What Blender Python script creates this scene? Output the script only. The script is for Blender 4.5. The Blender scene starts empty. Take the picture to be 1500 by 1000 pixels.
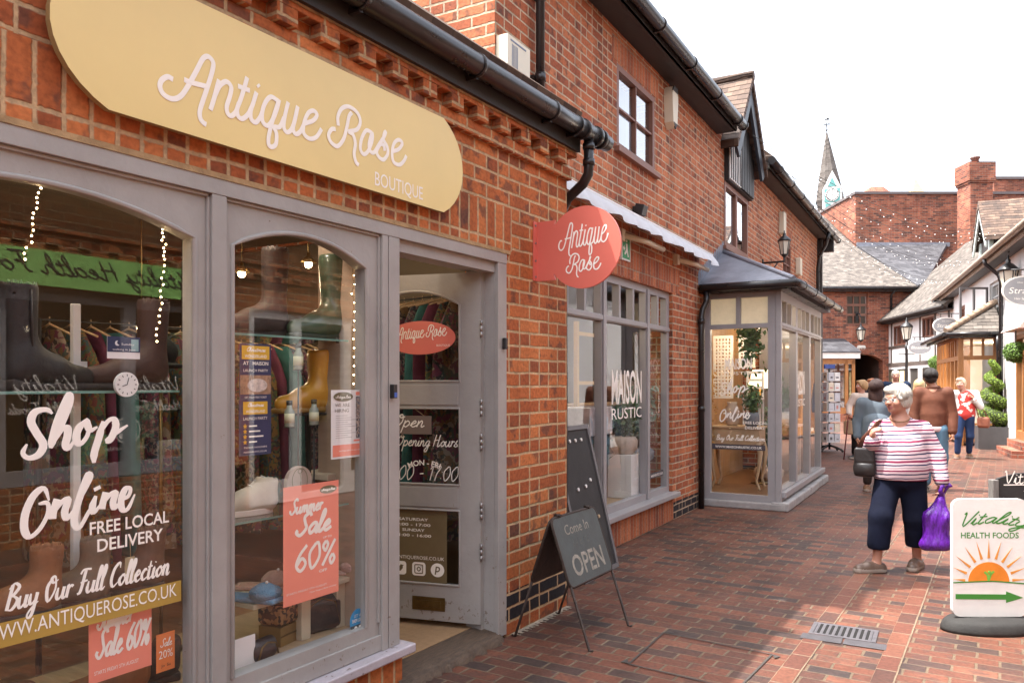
import bpy, bmesh, math, random
import numpy as np
from mathutils import Vector, Matrix
random.seed(7)
rng = np.random.default_rng(11)
S = bpy.context.scene
COL = S.collection
rad = math.radians

# ---------------------------------------------------------------- camera, sky, sun, exposure
CX, CH, FPX, YH = 2.5, 1.5, 1150.0, 562.0       # camera stands 2.5 m off the shop front, eye 1.5 m
TH = math.atan(720 / FPX)
RX, RY, FX, FY = math.cos(TH), math.sin(TH), -math.sin(TH), math.cos(TH)
cd = bpy.data.cameras.new('camera')
cam = bpy.data.objects.new('camera', cd)
COL.objects.link(cam)
cam.location = (CX, 0, CH)
cam.rotation_euler = (rad(90), 0, TH)
cd.sensor_width = 36
cd.lens = FPX / 1500 * 36
cd.shift_y = (YH - 500) / 1500
cd.clip_start = 0.05
cd.clip_end = 2000
S.camera = cam

SUN_AZ = (-0.80, -0.60)      # horizontal direction towards the sun
SUN_EL = rad(66)
wd = bpy.data.worlds.new('World')
S.world = wd
wd.use_nodes = True
nt = wd.node_tree
bg = nt.nodes['Background']
sky = nt.nodes.new('ShaderNodeTexSky')
sky.sky_type = 'NISHITA'
sky.sun_disc = False
sky.sun_elevation = SUN_EL
sky.sun_rotation = math.atan2(SUN_AZ[0], SUN_AZ[1])
sky.air_density = 1.0
sky.dust_density = 5.0
sky.ozone_density = 0.6
hz_ = nt.nodes.new('ShaderNodeHueSaturation')       # thin bright cloud: the sky is nearly white
hz_.inputs['Saturation'].default_value = 0.40
nt.links.new(sky.outputs[0], hz_.inputs['Color'])
nt.links.new(hz_.outputs[0], bg.inputs[0])
bg.inputs[1].default_value = 0.15
sl = bpy.data.lights.new('sun', 'SUN')
sl.energy = 2.1
sl.angle = rad(0.5)
sl.color = (1.0, 0.95, 0.88)
so = bpy.data.objects.new('sun', sl)
COL.objects.link(so)
_sd = Vector((SUN_AZ[0] * math.cos(SUN_EL), SUN_AZ[1] * math.cos(SUN_EL), math.sin(SUN_EL))).normalized()
so.rotation_euler = _sd.to_track_quat('Z', 'Y').to_euler()
S.view_settings.view_transform = 'Standard'
S.view_settings.look = 'None'
S.view_settings.exposure = 2.3
S.view_settings.gamma = 1.0
S.view_settings.use_curve_mapping = False
S.render.engine = 'CYCLES'
S.cycles.max_bounces = 10
S.cycles.diffuse_bounces = 5
S.cycles.transparent_max_bounces = 16
S.cycles.sample_clamp_indirect = 6.0
S.cycles.caustics_reflective = False
S.cycles.caustics_refractive = False

# ---------------------------------------------------------------- measuring helpers (photo -> metres on a known plane)
def cw(lat, Z):
    return (CX + lat * RX + Z * FX, lat * RY + Z * FY)

def onx(px, py, x0=0.0):
    u = (px - 750) / FPX
    Z = (x0 - CX) / (FX + u * RX)
    return cw(u * Z, Z)[1], CH + (YH - py) / FPX * Z

def gnd(px, py, z=0.0):
    Z = (CH - z) * FPX / (py - YH)
    return cw((px - 750) / FPX * Z, Z)

def atZ(px, py, Z):
    a = cw((px - 750) / FPX * Z, Z)
    return Vector((a[0], a[1], CH + (YH - py) / FPX * Z))

# ---------------------------------------------------------------- mesh builder
class MB:
    def __init__(self):
        self.v, self.f, self.m, self.s = [], [], [], []
        self.M = None
        self.cuts = []

    def cut(self):
        self.cuts.append((len(self.v), len(self.f)))
        return self

    def build_each(self, name, mats, parent=None, bevel=0.0):
        """every piece between cut() marks becomes a part of its own"""
        a = (0, 0)
        for c in self.cuts:
            q = MB()
            q.v = self.v[a[0]:c[0]]
            q.f = [tuple(i - a[0] for i in f) for f in self.f[a[1]:c[1]]]
            q.m, q.s = self.m[a[1]:c[1]], self.s[a[1]:c[1]]
            if q.v:
                q.build(name, mats, parent, bevel)
            a = c

    def add(self, vs, fs, m=0, smooth=False):
        b = len(self.v)
        if self.M is not None:
            M = self.M
            vs = [M @ Vector(p) for p in vs]
        self.v.extend([tuple(p) for p in vs])
        for f in fs:
            self.f.append(tuple(i + b for i in f))
            self.m.append(m)
            self.s.append(smooth)
        return self

    def box(self, lo, hi, m=0):
        x0, y0, z0 = [min(a, b) for a, b in zip(lo, hi)]
        x1, y1, z1 = [max(a, b) for a, b in zip(lo, hi)]
        vs = [(x0, y0, z0), (x1, y0, z0), (x1, y1, z0), (x0, y1, z0), (x0, y0, z1), (x1, y0, z1), (x1, y1, z1), (x0, y1, z1)]
        return self.add(vs, [(0, 3, 2, 1), (4, 5, 6, 7), (0, 1, 5, 4), (1, 2, 6, 5), (2, 3, 7, 6), (3, 0, 4, 7)], m)

    def obox(self, c, half, ang=0.0, m=0, M=None):
        R = M if M is not None else Matrix.Rotation(ang, 3, 'Z')
        c = Vector(c)
        vs = [c + R @ Vector((sx * half[0], sy * half[1], sz * half[2])) for sz in (-1, 1) for sx, sy in ((-1, -1), (1, -1), (1, 1), (-1, 1))]
        return self.add(vs, [(0, 3, 2, 1), (4, 5, 6, 7), (0, 1, 5, 4), (1, 2, 6, 5), (2, 3, 7, 6), (3, 0, 4, 7)], m)

    def prism(self, pts, fr, d0, d1, m=0, ms=None, smooth_side=False):
        """2-D outline pts (counter-clockwise seen from +N) in frame fr, from depth d0 to d1."""
        n = len(pts)
        a = sum(pts[i][0] * pts[(i + 1) % n][1] - pts[(i + 1) % n][0] * pts[i][1] for i in range(n))
        if a < 0:
            pts = pts[::-1]
        if d1 < d0:
            d0, d1 = d1, d0
        vs = [fr(u, v, d0) for u, v in pts] + [fr(u, v, d1) for u, v in pts]
        self.add(vs, [tuple(range(n - 1, -1, -1)), tuple(range(n, 2 * n))], m)
        b = len(self.v) - 2 * n
        for i in range(n):
            j = (i + 1) % n
            self.f.append((b + i, b + j, b + n + j, b + n + i))
            self.m.append(m if ms is None else ms)
            self.s.append(smooth_side)
        return self

    def plate(self, outer, holes, fr, d0, d1, m=0):
        """flat plate with holes (bridged triangulation through bmesh), both faces and all side walls."""
        bm = bmesh.new()
        loops = [outer] + holes
        es = []
        for lp in loops:
            vv = [bm.verts.new((p[0], p[1], 0)) for p in lp]
            for i in range(len(vv)):
                es.append(bm.edges.new((vv[i], vv[(i + 1) % len(vv)])))
        r = bmesh.ops.triangle_fill(bm, edges=es, use_beauty=True)
        bm.verts.index_update()
        P = [(v.co.x, v.co.y) for v in bm.verts]
        T = []
        for f in bm.faces:
            ids = [v.index for v in f.verts]
            a = sum(P[ids[i]][0] * P[ids[(i + 1) % len(ids)]][1] - P[ids[(i + 1) % len(ids)]][0] * P[ids[i]][1] for i in range(len(ids)))
            T.append(ids if a > 0 else ids[::-1])
        bm.free()
        n = len(P)
        self.add([fr(u, v, d1) for u, v in P] + [fr(u, v, d0) for u, v in P],
                 [tuple(t) for t in T] + [tuple(i + n for i in t[::-1]) for t in T], m)
        for k, lp in enumerate(loops):
            a = sum(lp[i][0] * lp[(i + 1) % len(lp)][1] - lp[(i + 1) % len(lp)][0] * lp[i][1] for i in range(len(lp)))
            if (a < 0) == (k == 0):
                lp = lp[::-1]
            L = len(lp)
            self.add([fr(u, v, d0) for u, v in lp] + [fr(u, v, d1) for u, v in lp],
                     [(i, (i + 1) % L, L + (i + 1) % L, L + i) for i in range(L)], m)
        return self

    def tube(self, pts, r, n=8, m=0, caps=True, closed=False, flat=None):
        """round tube along pts; r a number or a list; flat=(N, k) squashes the profile along N by k."""
        pts = [Vector(p) for p in pts]
        L = len(pts)
        rs = r if isinstance(r, (list, tuple)) else [r] * L
        rings = []
        prev = None
        for i, p in enumerate(pts):
            if closed:
                t = (pts[(i + 1) % L] - pts[i - 1])
            else:
                t = pts[min(i + 1, L - 1)] - pts[max(i - 1, 0)]
            if t.length < 1e-9:
                t = Vector((0, 0, 1))
            t.normalize()
            if flat is not None:
                b = Vector(flat[0]).normalized()
                a = b.cross(t)
                if a.length < 1e-6:
                    a = t.orthogonal()
                a.normalize()
                k = flat[1]
            else:
                if prev is None:
                    a = t.orthogonal().normalized()
                else:
                    a = prev - t * prev.dot(t)
                    if a.length < 1e-6:
                        a = t.orthogonal()
                    a.normalize()
                prev = a
                b = t.cross(a)
                k = 1
            rings.append([p + (a * math.cos(2 * math.pi * j / n) + b * (k * math.sin(2 * math.pi * j / n))) * rs[i] for j in range(n)])
        vs = [q for rg in rings for q in rg]
        fs = []
        for i in range(L if closed else L - 1):
            a0, b0 = i * n, ((i + 1) % L) * n
            for j in range(n):
                k2 = (j + 1) % n
                fs.append((a0 + j, a0 + k2, b0 + k2, b0 + j))
        self.add(vs, fs, m, flat is None or flat[1] > .1)
        if caps and not closed:
            b = len(self.v) - len(vs)
            self.f.append(tuple(b + j for j in range(n - 1, -1, -1)))
            self.m.append(m)
            self.s.append(False)
            self.f.append(tuple(b + (L - 1) * n + j for j in range(n)))
            self.m.append(m)
            self.s.append(False)
        return self

    def lathe(self, prof, c=(0, 0, 0), n=20, m=0, M=None, sx=1, sy=1):
        vs, fs = [], []
        c = Vector(c)
        R = M if M is not None else Matrix.Identity(3)
        for r, z in prof:
            for j in range(n):
                a = 2 * math.pi * j / n
                vs.append(c + R @ Vector((r * sx * math.cos(a), r * sy * math.sin(a), z)))
        for i in range(len(prof) - 1):
            for j in range(n):
                k = (j + 1) % n
                fs.append((i * n + j, i * n + k, (i + 1) * n + k, (i + 1) * n + j))
        fs.append(tuple(range(n - 1, -1, -1)))
        fs.append(tuple((len(prof) - 1) * n + j for j in range(n)))
        return self.add(vs, fs, m, True)

    def ball(self, c, r, m=0, n=12):
        if not hasattr(r, '__len__'):
            r = (r, r, r)
        k = max(4, n // 2)
        vs, fs = [], []
        c = Vector(c)
        for i in range(k + 1):
            t = math.pi * i / k
            for j in range(n):
                a = 2 * math.pi * j / n
                vs.append(c + Vector((r[0] * math.sin(t) * math.cos(a), r[1] * math.sin(t) * math.sin(a), -r[2] * math.cos(t))))
        for i in range(k):
            for j in range(n):
                q = (j + 1) % n
                fs.append((i * n + j, i * n + q, (i + 1) * n + q, (i + 1) * n + j))
        return self.add(vs, fs, m, True)

    def leaf_cards(self, P, N, size, m=0, jit=0.7):
        """small leaf quads at points P with rough normals N"""
        for p, nn in zip(P, N):
            d = Vector(nn) + Vector(rng.normal(0, jit, 3))
            if d.length < 1e-6:
                continue
            d.normalize()
            a = d.orthogonal().normalized()
            a = Matrix.Rotation(rng.uniform(0, 6.28), 3, d) @ a
            b = d.cross(a)
            s = size * rng.uniform(0.6, 1.3)
            p = Vector(p)
            self.add([p - a * s * .5, p + b * s * .28, p + a * s * .6 + d * s * .15, p - b * s * .28], [(0, 1, 2, 3)], m)
        return self

    def build(self, name, mats, parent=None, bevel=0.0, seg=2, loc=None, rotz=0.0):
        me = bpy.data.meshes.new(name)
        me.from_pydata(self.v, [], self.f)
        if not isinstance(mats, (list, tuple)):
            mats = [mats]
        for q in mats:
            me.materials.append(q)
        me.polygons.foreach_set('material_index', self.m)
        me.polygons.foreach_set('use_smooth', self.s)
        nl = len(me.loops)
        if nl:
            co = np.empty(len(me.vertices) * 3, np.float32)
            me.vertices.foreach_get('co', co)
            co = co.reshape(-1, 3)
            vi = np.empty(nl, np.int32)
            me.loops.foreach_get('vertex_index', vi)
            np_ = len(me.polygons)
            nor = np.empty(np_ * 3, np.float32)
            me.polygons.foreach_get('normal', nor)
            nor = nor.reshape(-1, 3)
            tot = np.empty(np_, np.int32)
            me.polygons.foreach_get('loop_total', tot)
            ln = np.repeat(nor, tot, axis=0)
            p = co[vi]
            h = np.stack([-ln[:, 1], ln[:, 0], np.zeros(nl, np.float32)], 1)
            hl = np.linalg.norm(h, axis=1)
            flat = hl < 0.2
            h[flat] = (1, 0, 0)
            hl[flat] = 1
            h /= hl[:, None]
            up = np.cross(ln, h)
            up[flat] = (0, 1, 0)
            uv = np.stack([(p * h).sum(1), (p * up).sum(1)], 1).astype(np.float32)
            ul = me.uv_layers.new(name='UVMap')
            ul.data.foreach_set('uv', uv.ravel())
        me.update()
        o = bpy.data.objects.new(name, me)
        COL.objects.link(o)
        if parent is not None:
            o.parent = parent
        if loc is not None:
            o.location = loc
        o.rotation_euler[2] = rotz
        if bevel:
            bv = o.modifiers.new('bevel', 'BEVEL')
            bv.width = bevel
            bv.segments = seg
            bv.limit_method = 'ANGLE'
            bv.angle_limit = rad(40)
        return o

def tag(o, label, cat, group=None):
    o['label'] = label
    o['category'] = cat
    if group:
        o['group'] = group
    return o

def thing(name, label, cat, loc=(0, 0, 0), rotz=0.0, group=None):
    o = bpy.data.objects.new(name, None)
    o.empty_display_size = 0.1
    COL.objects.link(o)
    o.location = loc
    o.rotation_euler[2] = rotz
    return tag(o, label, cat, group)

def struct(o):
    o['kind'] = 'structure'
    return o

def copy_tree(o, parent=None):
    c = o.copy()
    COL.objects.link(c)
    if parent is not None:
        c.parent = parent
    for ch in list(o.children):
        copy_tree(ch, c)
    return c

# frames: callable (u, v, n) -> point
def frame(O, U, V, N):
    O, U, V, N = Vector(O), Vector(U), Vector(V), Vector(N)
    return lambda u, v, n=0.0: O + U * u + V * v + N * n
FAC = frame((0, 0, 0), (0, 1, 0), (0, 0, 1), (1, 0, 0))          # the shop front: u = y, v = z, n = out to the lane

# ---------------------------------------------------------------- materials
MATS = {}
def nodes_of(name):
    m = bpy.data.materials.new(name)
    m.use_nodes = True
    t = m.node_tree
    return m, t, t.nodes['Principled BSDF']

def mat(name, col, rough=0.6, metal=0.0, var=0.12, vs=6.0, bump=0.0, bs=60.0, spec=0.5, emit=None, es=0.0, coat=0.0, streak=None, chips=None):
    if name in MATS:
        return MATS[name]
    m, t, b = nodes_of(name)
    L = t.links.new
    tc = t.nodes.new('ShaderNodeTexCoord')
    co = tc.outputs['Object']
    if streak:
        mp = t.nodes.new('ShaderNodeMapping')
        mp.inputs['Scale'].default_value = streak
        L(co, mp.inputs[0])
        co = mp.outputs[0]
    n = t.nodes.new('ShaderNodeTexNoise')
    n.inputs['Scale'].default_value = vs
    n.inputs['Detail'].default_value = 6
    n.inputs['Roughness'].default_value = 0.65
    L(co, n.inputs['Vector'])
    r = t.nodes.new('ShaderNodeValToRGB')
    r.color_ramp.elements[0].position = 0.3
    r.color_ramp.elements[1].position = 0.72
    r.color_ramp.elements[0].color = tuple(c * (1 - var) for c in col) + (1,)
    r.color_ramp.elements[1].color = tuple(min(1, c * (1 + var)) for c in col) + (1,)
    L(n.outputs['Fac'], r.inputs[0])
    base = r.outputs[0]
    if chips:
        # knocks and flaked spots, thicker low down where shoes and trolleys catch the paint
        nc = t.nodes.new('ShaderNodeTexNoise')
        nc.inputs['Scale'].default_value = 22
        nc.inputs['Detail'].default_value = 8
        nc.inputs['Roughness'].default_value = .7
        L(tc.outputs['Object'], nc.inputs['Vector'])
        sz = t.nodes.new('ShaderNodeSeparateXYZ')
        L(tc.outputs['Object'], sz.inputs[0])
        low = t.nodes.new('ShaderNodeMapRange')
        low.inputs[1].default_value = .1
        low.inputs[2].default_value = .7
        low.inputs[3].default_value = .60
        low.inputs[4].default_value = .69
        L(sz.outputs[2], low.inputs[0])
        mc = t.nodes.new('ShaderNodeMix')
        mc.data_type = 'RGBA'
        L(mth(t, 'GREATER_THAN', nc.outputs['Fac'], low.outputs[0]), mc.inputs['Factor'])
        L(base, mc.inputs['A'])
        mc.inputs['B'].default_value = tuple(chips) + (1,)
        base = mc.outputs['Result']
    L(base, b.inputs['Base Color'])
    rr = t.nodes.new('ShaderNodeMapRange')
    rr.inputs[3].default_value = max(0.02, rough - 0.08)
    rr.inputs[4].default_value = min(1, rough + 0.1)
    L(n.outputs['Fac'], rr.inputs[0])
    L(rr.outputs[0], b.inputs['Roughness'])
    b.inputs['Metallic'].default_value = metal
    b.inputs['Specular IOR Level'].default_value = spec
    b.inputs['Coat Weight'].default_value = coat
    if bump:
        n2 = t.nodes.new('ShaderNodeTexNoise')
        n2.inputs['Scale'].default_value = bs
        n2.inputs['Detail'].default_value = 4
        L(co, n2.inputs['Vector'])
        bp = t.nodes.new('ShaderNodeBump')
        bp.inputs['Strength'].default_value = bump
        bp.inputs['Distance'].default_value = 0.01
        L(n2.outputs['Fac'], bp.inputs['Height'])
        L(bp.outputs[0], b.inputs['Normal'])
    if emit:
        b.inputs['Emission Color'].default_value = emit + (1,)
        b.inputs['Emission Strength'].default_value = es
    MATS[name] = m
    return m

def ramp(t, stops, interp='LINEAR'):
    r = t.nodes.new('ShaderNodeValToRGB')
    r.color_ramp.interpolation = interp
    e = r.color_ramp.elements
    while len(e) < len(stops):
        e.new(0.5)
    for i, (p, c) in enumerate(stops):
        e[i].position = p
        e[i].color = tuple(c) + (1,)
    return r

def mth(t, op, a, b=None, c=None):
    n = t.nodes.new('ShaderNodeMath')
    n.operation = op
    for i, x in enumerate((a, b, c)):
        if x is None:
            continue
        if isinstance(x, (int, float)):
            n.inputs[i].default_value = x
        else:
            t.links.new(x, n.inputs[i])
    return n.outputs[0]

def brick_mat(name, bw, bh, gap, stops, mortar, offset=0.5, swap=False, wob=0.006, rough=0.85, grime=0.28, depth=0.008, head=0.0, ou=0.0, ov=0.0, bands=None, spots=False, tight=1.0, kiln=0.0):
    """bricks from the metre UVs: per-brick colour, kiln marks, weathered mortar, bump"""
    if name in MATS:
        return MATS[name]
    m, t, b = nodes_of(name)
    L = t.links.new
    uv = t.nodes.new('ShaderNodeUVMap')
    nz = t.nodes.new('ShaderNodeTexNoise')
    nz.inputs['Scale'].default_value = 9.0
    nz.inputs['Detail'].default_value = 3
    L(uv.outputs[0], nz.inputs['Vector'])
    sep = t.nodes.new('ShaderNodeSeparateXYZ')
    L(uv.outputs[0], sep.inputs[0])
    sn = t.nodes.new('ShaderNodeSeparateXYZ')
    L(nz.outputs['Color'], sn.inputs[0])
    U = mth(t, 'ADD', sep.outputs[0], mth(t, 'MULTIPLY_ADD', sn.outputs[0], 2 * wob, ou - wob))
    V = mth(t, 'ADD', sep.outputs[1], mth(t, 'MULTIPLY_ADD', sn.outputs[1], 2 * wob, ov - wob))
    if swap:
        U, V = V, U
    v = mth(t, 'DIVIDE', V, bh)
    row = mth(t, 'FLOOR', v)
    fv = mth(t, 'SUBTRACT', v, row)
    sh = mth(t, 'MULTIPLY', row, offset)
    u = mth(t, 'ADD', mth(t, 'DIVIDE', U, bw), sh)
    colm = mth(t, 'FLOOR', u)
    fu = mth(t, 'SUBTRACT', u, colm)
    if head:
        # every other brick is split into headers (Flemish look)
        wnh = t.nodes.new('ShaderNodeTexWhiteNoise')
        wnh.noise_dimensions = '2D'
        cbh = t.nodes.new('ShaderNodeCombineXYZ')
        L(colm, cbh.inputs[0])
        L(row, cbh.inputs[1])
        L(cbh.outputs[0], wnh.inputs['Vector'])
        isH = mth(t, 'LESS_THAN', wnh.outputs[0], head)
        half = mth(t, 'MULTIPLY', isH, mth(t, 'GREATER_THAN', fu, 0.5))
        fu2 = mth(t, 'FRACT', mth(t, 'MULTIPLY', fu, 2.0))
        du_s = mth(t, 'MULTIPLY', mth(t, 'MINIMUM', fu, mth(t, 'SUBTRACT', 1.0, fu)), bw)
        du_h = mth(t, 'MULTIPLY', mth(t, 'MINIMUM', fu2, mth(t, 'SUBTRACT', 1.0, fu2)), bw / 2)
        du = mth(t, 'ADD', mth(t, 'MULTIPLY', du_s, mth(t, 'SUBTRACT', 1.0, isH)), mth(t, 'MULTIPLY', du_h, isH))
        colm = mth(t, 'ADD', colm, mth(t, 'MULTIPLY', half, 0.37))
    else:
        du = mth(t, 'MULTIPLY', mth(t, 'MINIMUM', fu, mth(t, 'SUBTRACT', 1.0, fu)), bw)
    dv = mth(t, 'MULTIPLY', mth(t, 'MINIMUM', fv, mth(t, 'SUBTRACT', 1.0, fv)), bh * tight)
    d = mth(t, 'MINIMUM', du, dv)
    n2 = t.nodes.new('ShaderNodeTexNoise')
    n2.inputs['Scale'].default_value = 45.0
    n2.inputs['Detail'].default_value = 5
    L(uv.outputs[0], n2.inputs['Vector'])
    d = mth(t, 'ADD', d, mth(t, 'MULTIPLY_ADD', n2.outputs['Fac'], 0.011, -0.0055))
    mk = t.nodes.new('ShaderNodeMapRange')
    mk.interpolation_type = 'SMOOTHSTEP'
    mk.inputs[1].default_value = gap * 0.35
    mk.inputs[2].default_value = gap * 0.85
    L(d, mk.inputs[0])
    cb = t.nodes.new('ShaderNodeCombineXYZ')
    L(colm, cb.inputs[0])
    L(row, cb.inputs[1])
    wn = t.nodes.new('ShaderNodeTexWhiteNoise')
    wn.noise_dimensions = '2D'
    L(cb.outputs[0], wn.inputs['Vector'])
    rp = ramp(t, stops)
    # a little tone drift inside each brick
    n3 = t.nodes.new('ShaderNodeTexNoise')
    n3.inputs['Scale'].default_value = 14.0
    n3.inputs['Detail'].default_value = 6
    n3.inputs['Roughness'].default_value = 0.7
    L(uv.outputs[0], n3.inputs['Vector'])
    drift = mth(t, 'ADD', wn.outputs[0], mth(t, 'MULTIPLY_ADD', n3.outputs['Fac'], 0.5, -0.22))
    L(drift, rp.inputs[0])
    colk = rp.outputs[0]
    if kiln:
        # dark kiln kisses: soft-edged scorch marks on some bricks only
        va = t.nodes.new('ShaderNodeVectorMath')
        va.operation = 'MULTIPLY_ADD'
        L(wn.outputs[1], va.inputs[0])
        va.inputs[1].default_value = (7, 7, 7)
        L(uv.outputs[0], va.inputs[2])
        nk = t.nodes.new('ShaderNodeTexNoise')
        nk.inputs['Scale'].default_value = 11.0
        nk.inputs['Detail'].default_value = 3
        L(va.outputs[0], nk.inputs['Vector'])
        sk = t.nodes.new('ShaderNodeMapRange')
        sk.interpolation_type = 'SMOOTHSTEP'
        sk.inputs[1].default_value = .50
        sk.inputs[2].default_value = .62
        sk.inputs[4].default_value = kiln
        L(nk.outputs['Fac'], sk.inputs[0])
        sc = t.nodes.new('ShaderNodeSeparateXYZ')
        L(wn.outputs[1], sc.inputs[0])
        mk2 = t.nodes.new('ShaderNodeMix')
        mk2.data_type = 'RGBA'
        L(mth(t, 'MULTIPLY', sk.outputs[0], mth(t, 'GREATER_THAN', sc.outputs[1], .45)), mk2.inputs['Factor'])
        L(colk, mk2.inputs['A'])
        mk2.inputs['B'].default_value = (.085, .050, .043, 1)
        colk = mk2.outputs['Result']
    # big weather patches and fine pitting
    n4 = t.nodes.new('ShaderNodeTexNoise')
    n4.inputs['Scale'].default_value = 0.9
    n4.inputs['Detail'].default_value = 5
    L(uv.outputs[0], n4.inputs['Vector'])
    g = t.nodes.new('ShaderNodeMapRange')
    g.inputs[1].default_value = 0.35
    g.inputs[2].default_value = 0.75
    g.inputs[3].default_value = 1.0
    g.inputs[4].default_value = 1.0 - grime
    L(n4.outputs['Fac'], g.inputs[0])
    pit = t.nodes.new('ShaderNodeMapRange')
    pit.inputs[1].default_value = 0.3
    pit.inputs[2].default_value = 0.6
    pit.inputs[3].default_value = 0.72
    pit.inputs[4].default_value = 1.08
    L(n2.outputs['Fac'], pit.inputs[0])
    mc = t.nodes.new('ShaderNodeMix')
    mc.data_type = 'RGBA'
    mrp = ramp(t, [(0.25, [c * 0.6 for c in mortar]), (0.7, mortar)])
    L(n3.outputs['Fac'], mrp.inputs[0])
    L(mk.outputs[0], mc.inputs['Factor'])
    L(mrp.outputs[0], mc.inputs['A'])
    L(colk, mc.inputs['B'])
    colr = mc.outputs['Result']
    if bands:
        z0, z1, c2 = bands
        mb = t.nodes.new('ShaderNodeMix')
        mb.data_type = 'RGBA'
        inb = mth(t, 'MULTIPLY', mth(t, 'GREATER_THAN', V, z0), mth(t, 'LESS_THAN', V, z1))
        L(mth(t, 'MULTIPLY', inb, mk.outputs[0]), mb.inputs['Factor'])
        L(colr, mb.inputs['A'])
        mb.inputs['B'].default_value = tuple(c2) + (1,)
        colr = mb.outputs['Result']
    if spots:
        vo = t.nodes.new('ShaderNodeTexVoronoi')
        vo.inputs['Scale'].default_value = 2.6
        L(uv.outputs[0], vo.inputs['Vector'])
        ms = t.nodes.new('ShaderNodeMix')
        ms.data_type = 'RGBA'
        L(mth(t, 'MULTIPLY', mth(t, 'LESS_THAN', mth(t, 'ADD', vo.outputs['Distance'], mth(t, 'MULTIPLY', n2.outputs['Fac'], .03)), .05), .75), ms.inputs['Factor'])
        L(colr, ms.inputs['A'])
        ms.inputs['B'].default_value = (.07, .055, .05, 1)
        colr = ms.outputs['Result']
    vm = t.nodes.new('ShaderNodeVectorMath')
    vm.operation = 'SCALE'
    L(colr, vm.inputs[0])
    mpv = t.nodes.new('ShaderNodeMapping')
    mpv.inputs['Scale'].default_value = (5.0, .45, 1)
    L(uv.outputs[0], mpv.inputs[0])
    n5 = t.nodes.new('ShaderNodeTexNoise')
    n5.inputs['Scale'].default_value = 1.0
    n5.inputs['Detail'].default_value = 5
    L(mpv.outputs[0], n5.inputs['Vector'])
    rs = t.nodes.new('ShaderNodeMapRange')
    rs.inputs[1].default_value = .45
    rs.inputs[2].default_value = .75
    rs.inputs[3].default_value = 1.0
    rs.inputs[4].default_value = .68
    L(n5.outputs['Fac'], rs.inputs[0])
    L(mth(t, 'MULTIPLY', mth(t, 'MULTIPLY', g.outputs[0], pit.outputs[0]), rs.outputs[0]), vm.inputs['Scale'])
    L(vm.outputs[0], b.inputs['Base Color'])
    b.inputs['Roughness'].default_value = rough
    b.inputs['Specular IOR Level'].default_value = 0.3
    hgt = mth(t, 'ADD', mk.outputs[0], mth(t, 'ADD', mth(t, 'MULTIPLY', n2.outputs['Fac'], 0.5), mth(t, 'MULTIPLY', wn.outputs[0], 0.25)))
    bp = t.nodes.new('ShaderNodeBump')
    bp.inputs['Strength'].default_value = 0.6
    bp.inputs['Distance'].default_value = depth
    L(hgt, bp.inputs['Height'])
    L(bp.outputs[0], b.inputs['Normal'])
    MATS[name] = m
    return m

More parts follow.
